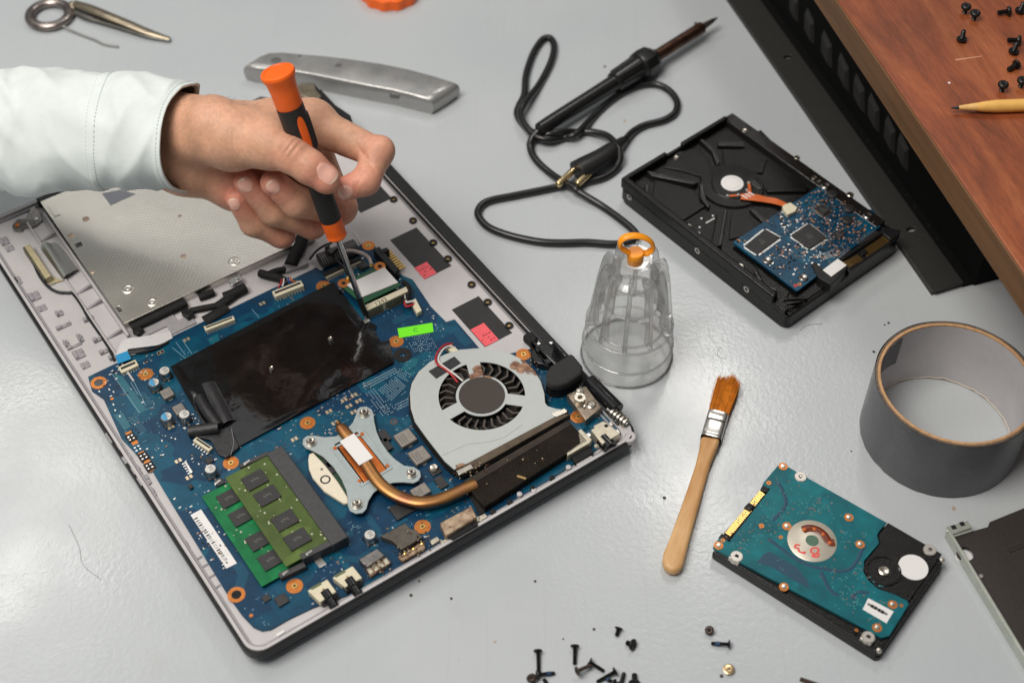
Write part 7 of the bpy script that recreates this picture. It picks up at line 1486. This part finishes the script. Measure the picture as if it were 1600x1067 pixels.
# ---------------------------------------------------------------- sleeve
from mathutils import noise as mnoise
Sc = crop(0, 0, 3.1375)
# along: (top x, top y, bottom x, bottom y, shear of the near side, depth offset, half depth)
RG = [(-420, 420, -420, 900, -40, 85, 38), (-200, 375, -200, 905, -45, 72, 38), (0, 345, -20, 925, -55, 58, 38), (130, 322, 110, 965, -55, 50, 38), (240, 314, 240, 958, -60, 44, 37), (350, 340, 360, 938, -65, 39, 36), (500, 350, 480, 932, -75, 33, 35), (650, 352, 590, 910, -85, 27, 34), (780, 374, 700, 915, -95, 22, 33.5), (880, 395, 810, 930, -105, 18, 33), (955, 410, 905, 950, -150, 15, 32.5)]
RG = np.array(RG, float); nR = 112; ts = np.linspace(-3, len(RG)-1, nR)
def cr_interp(t):
    if t < 0: return RG[0]+np.array([-230, 25, -230, 15, 0, 4, 0.5])*(-t)      # the upper arm goes on out of the picture
    i = int(min(t, len(RG)-1.0001)); f = t-i; p1, p2 = RG[i], RG[i+1]; p0 = RG[i-1] if i else 2*p1-p2; p3 = RG[i+2] if i+2 < len(RG) else 2*p2-p1
    return 0.5*((2*p1)+(-p0+p2)*f+(2*p0-5*p1+4*p2-p3)*f*f+(-p0+3*p1-3*p2+p3)*f**3)
nT = 96
def sleeve_pt(t, k, off=0.0):
    tx, ty, bx, by, shr, dd, hd = cr_interp(t); a = 2*math.pi*k/nT; c, s = math.cos(a), math.sin(a)      # c: +1 top, s: +1 near
    x = (tx+bx)/2+(tx-bx)/2*c+shr*max(s, -0.25 if t > 9 else -1)*(1.0 if s > 0 else 0.6); yc = (ty+by)/2; hy = (by-ty)/2
    e = 0.86; y = yc-hy*math.copysign(abs(c)**e, c); px, py = Sc(x, y); d = D0+dd-hd*s
    p = np.array([(px-800)*d/FPX, -(py-533.5)*d/FPX, d])
    ctr = np.array([(Sc((tx+bx)/2, yc)[0]-800)*(D0+dd)/FPX, -(Sc((tx+bx)/2, yc)[1]-533.5)*(D0+dd)/FPX, D0+dd]); n = p-ctr; n[0] *= 0.2; n /= np.linalg.norm(n)
    q = p*0.028
    calm = 1.0 if t < 9.2 else 0.35
    w = 2.2*mnoise.noise(Vector((q[0]*1.1, q[1]*0.8, q[2]*0.8)))
    for fa_, fq, am, sh in ((0.62, 1.9, 2.9, 0), (-0.5, 1.3, 2.7, 5), (1.1, 2.4, 1.1, 9)):      # long soft creases running on the bias
        uu = q[0]*math.cos(fa_)+q[1]*math.sin(fa_); vv = -q[0]*math.sin(fa_)+q[1]*math.cos(fa_)
        r_ = 1-abs(mnoise.noise(Vector((uu*fq+sh, vv*fq*0.33+sh, q[2]*0.6)))*2.2); w += am*(max(0.0, r_)**2-0.35)*(0.35+0.65*(mnoise.noise(Vector((q[0]*0.8+sh, q[1]*0.8, 3)))+0.5))
    w += 0.55*math.exp(-((t-9.55)/0.05)**2)*-1-0.5*math.exp(-((t-6.05)/0.04)**2)-0.5*math.exp(-((t-6.35)/0.04)**2)+0.5*math.exp(-((t-6.2)/0.1)**2)
    w += 0.25*math.sin(k*1.9+3*math.sin(t*3))*math.exp(-((t-9.8)/0.25)**2)
    if t < 1: w *= max(t, 0)
    return to_world(p+n*(w*calm+off))-OFFS
vs = [tuple(sleeve_pt(t, k)) for t in ts for k in range(nT)]; fs = []
for i in range(nR-1):
    for k in range(nT): k2 = (k+1) % nT; fs.append((i*nT+k, i*nT+k2, (i+1)*nT+k2, (i+1)*nT+k))
SLV = mat('mint_cotton', srgb(217, 224, 222), 0.85, noise=0.06, nscale=45, bump=0.35, bscale=2600)
slv = part('sleeve', MB()._add(vs, fs), SLV, per, smooth=85, label='pale mint cotton shirt sleeve')
so = slv.modifiers.new('thickness', 'SOLIDIFY'); so.thickness = 0.0011; so.offset = 1 if False else -1; so.use_rim = True
STI = mat('white_stitch', srgb(186, 196, 190), 0.8)
for tt_ in (9.55, 6.05, 6.38):
    g = MB()
    for k in range(0, nT*2, 1):
        if k % 2: continue
        a, b2 = sleeve_pt(tt_, k/2, 0.15), sleeve_pt(tt_, k/2+0.6, 0.15); g.tube([a, (a+b2)/2*1.0, b2], [0.2, 0.42, 0.2], 5)
    part('stitching', g, STI, slv, kind='stuff')
g = [sleeve_pt(10.0, k) for k in range(nT)]; part('cuff_hem', MB().tube(g+[g[0]], 0.55, 8), SLV, slv, smooth=80)
# dark band added inside the cuff, its brown standing in for the shade there
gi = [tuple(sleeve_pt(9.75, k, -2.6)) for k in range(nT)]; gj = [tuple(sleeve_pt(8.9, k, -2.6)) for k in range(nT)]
part('cuff_shade_band', MB()._add(gi+gj, [(k, (k+1) % nT, nT+(k+1) % nT, nT+k) for k in range(nT)]), mat('brown_cuff_shade', srgb(72, 58, 46), 0.9), slv, smooth=80)
# fine hairs on the back of the wrist
rr = random.Random(6); g = MB()
for k in range(60):
    x, y = rr.uniform(120, 560), rr.uniform(255, 330); p = cs(x, y+0.05*(x-300), 6)
    # drop on to the skin surface nearest in the picture
    sel = np.argmin(((HV[:, 0]-p[0])**2+(HV[:, 1]-p[1])**2)+0.02*(HV[:, 2]-D0+5)**2); q = to_world(HV[sel])-OFFS; dv_ = _rt*rr.uniform(1.5, 3.5)+_up*rr.uniform(0.2, 1.6)-_fw*rr.uniform(0, 0.8)
    g.tube([q, q+dv_*0.6-_fw*0.3, q+dv_], [0.04, 0.03, 0.012], 3, cap=False)
part('arm_hair', g, mat('dark_hair', (0.03, 0.02, 0.015), 0.5), hand, kind='stuff')
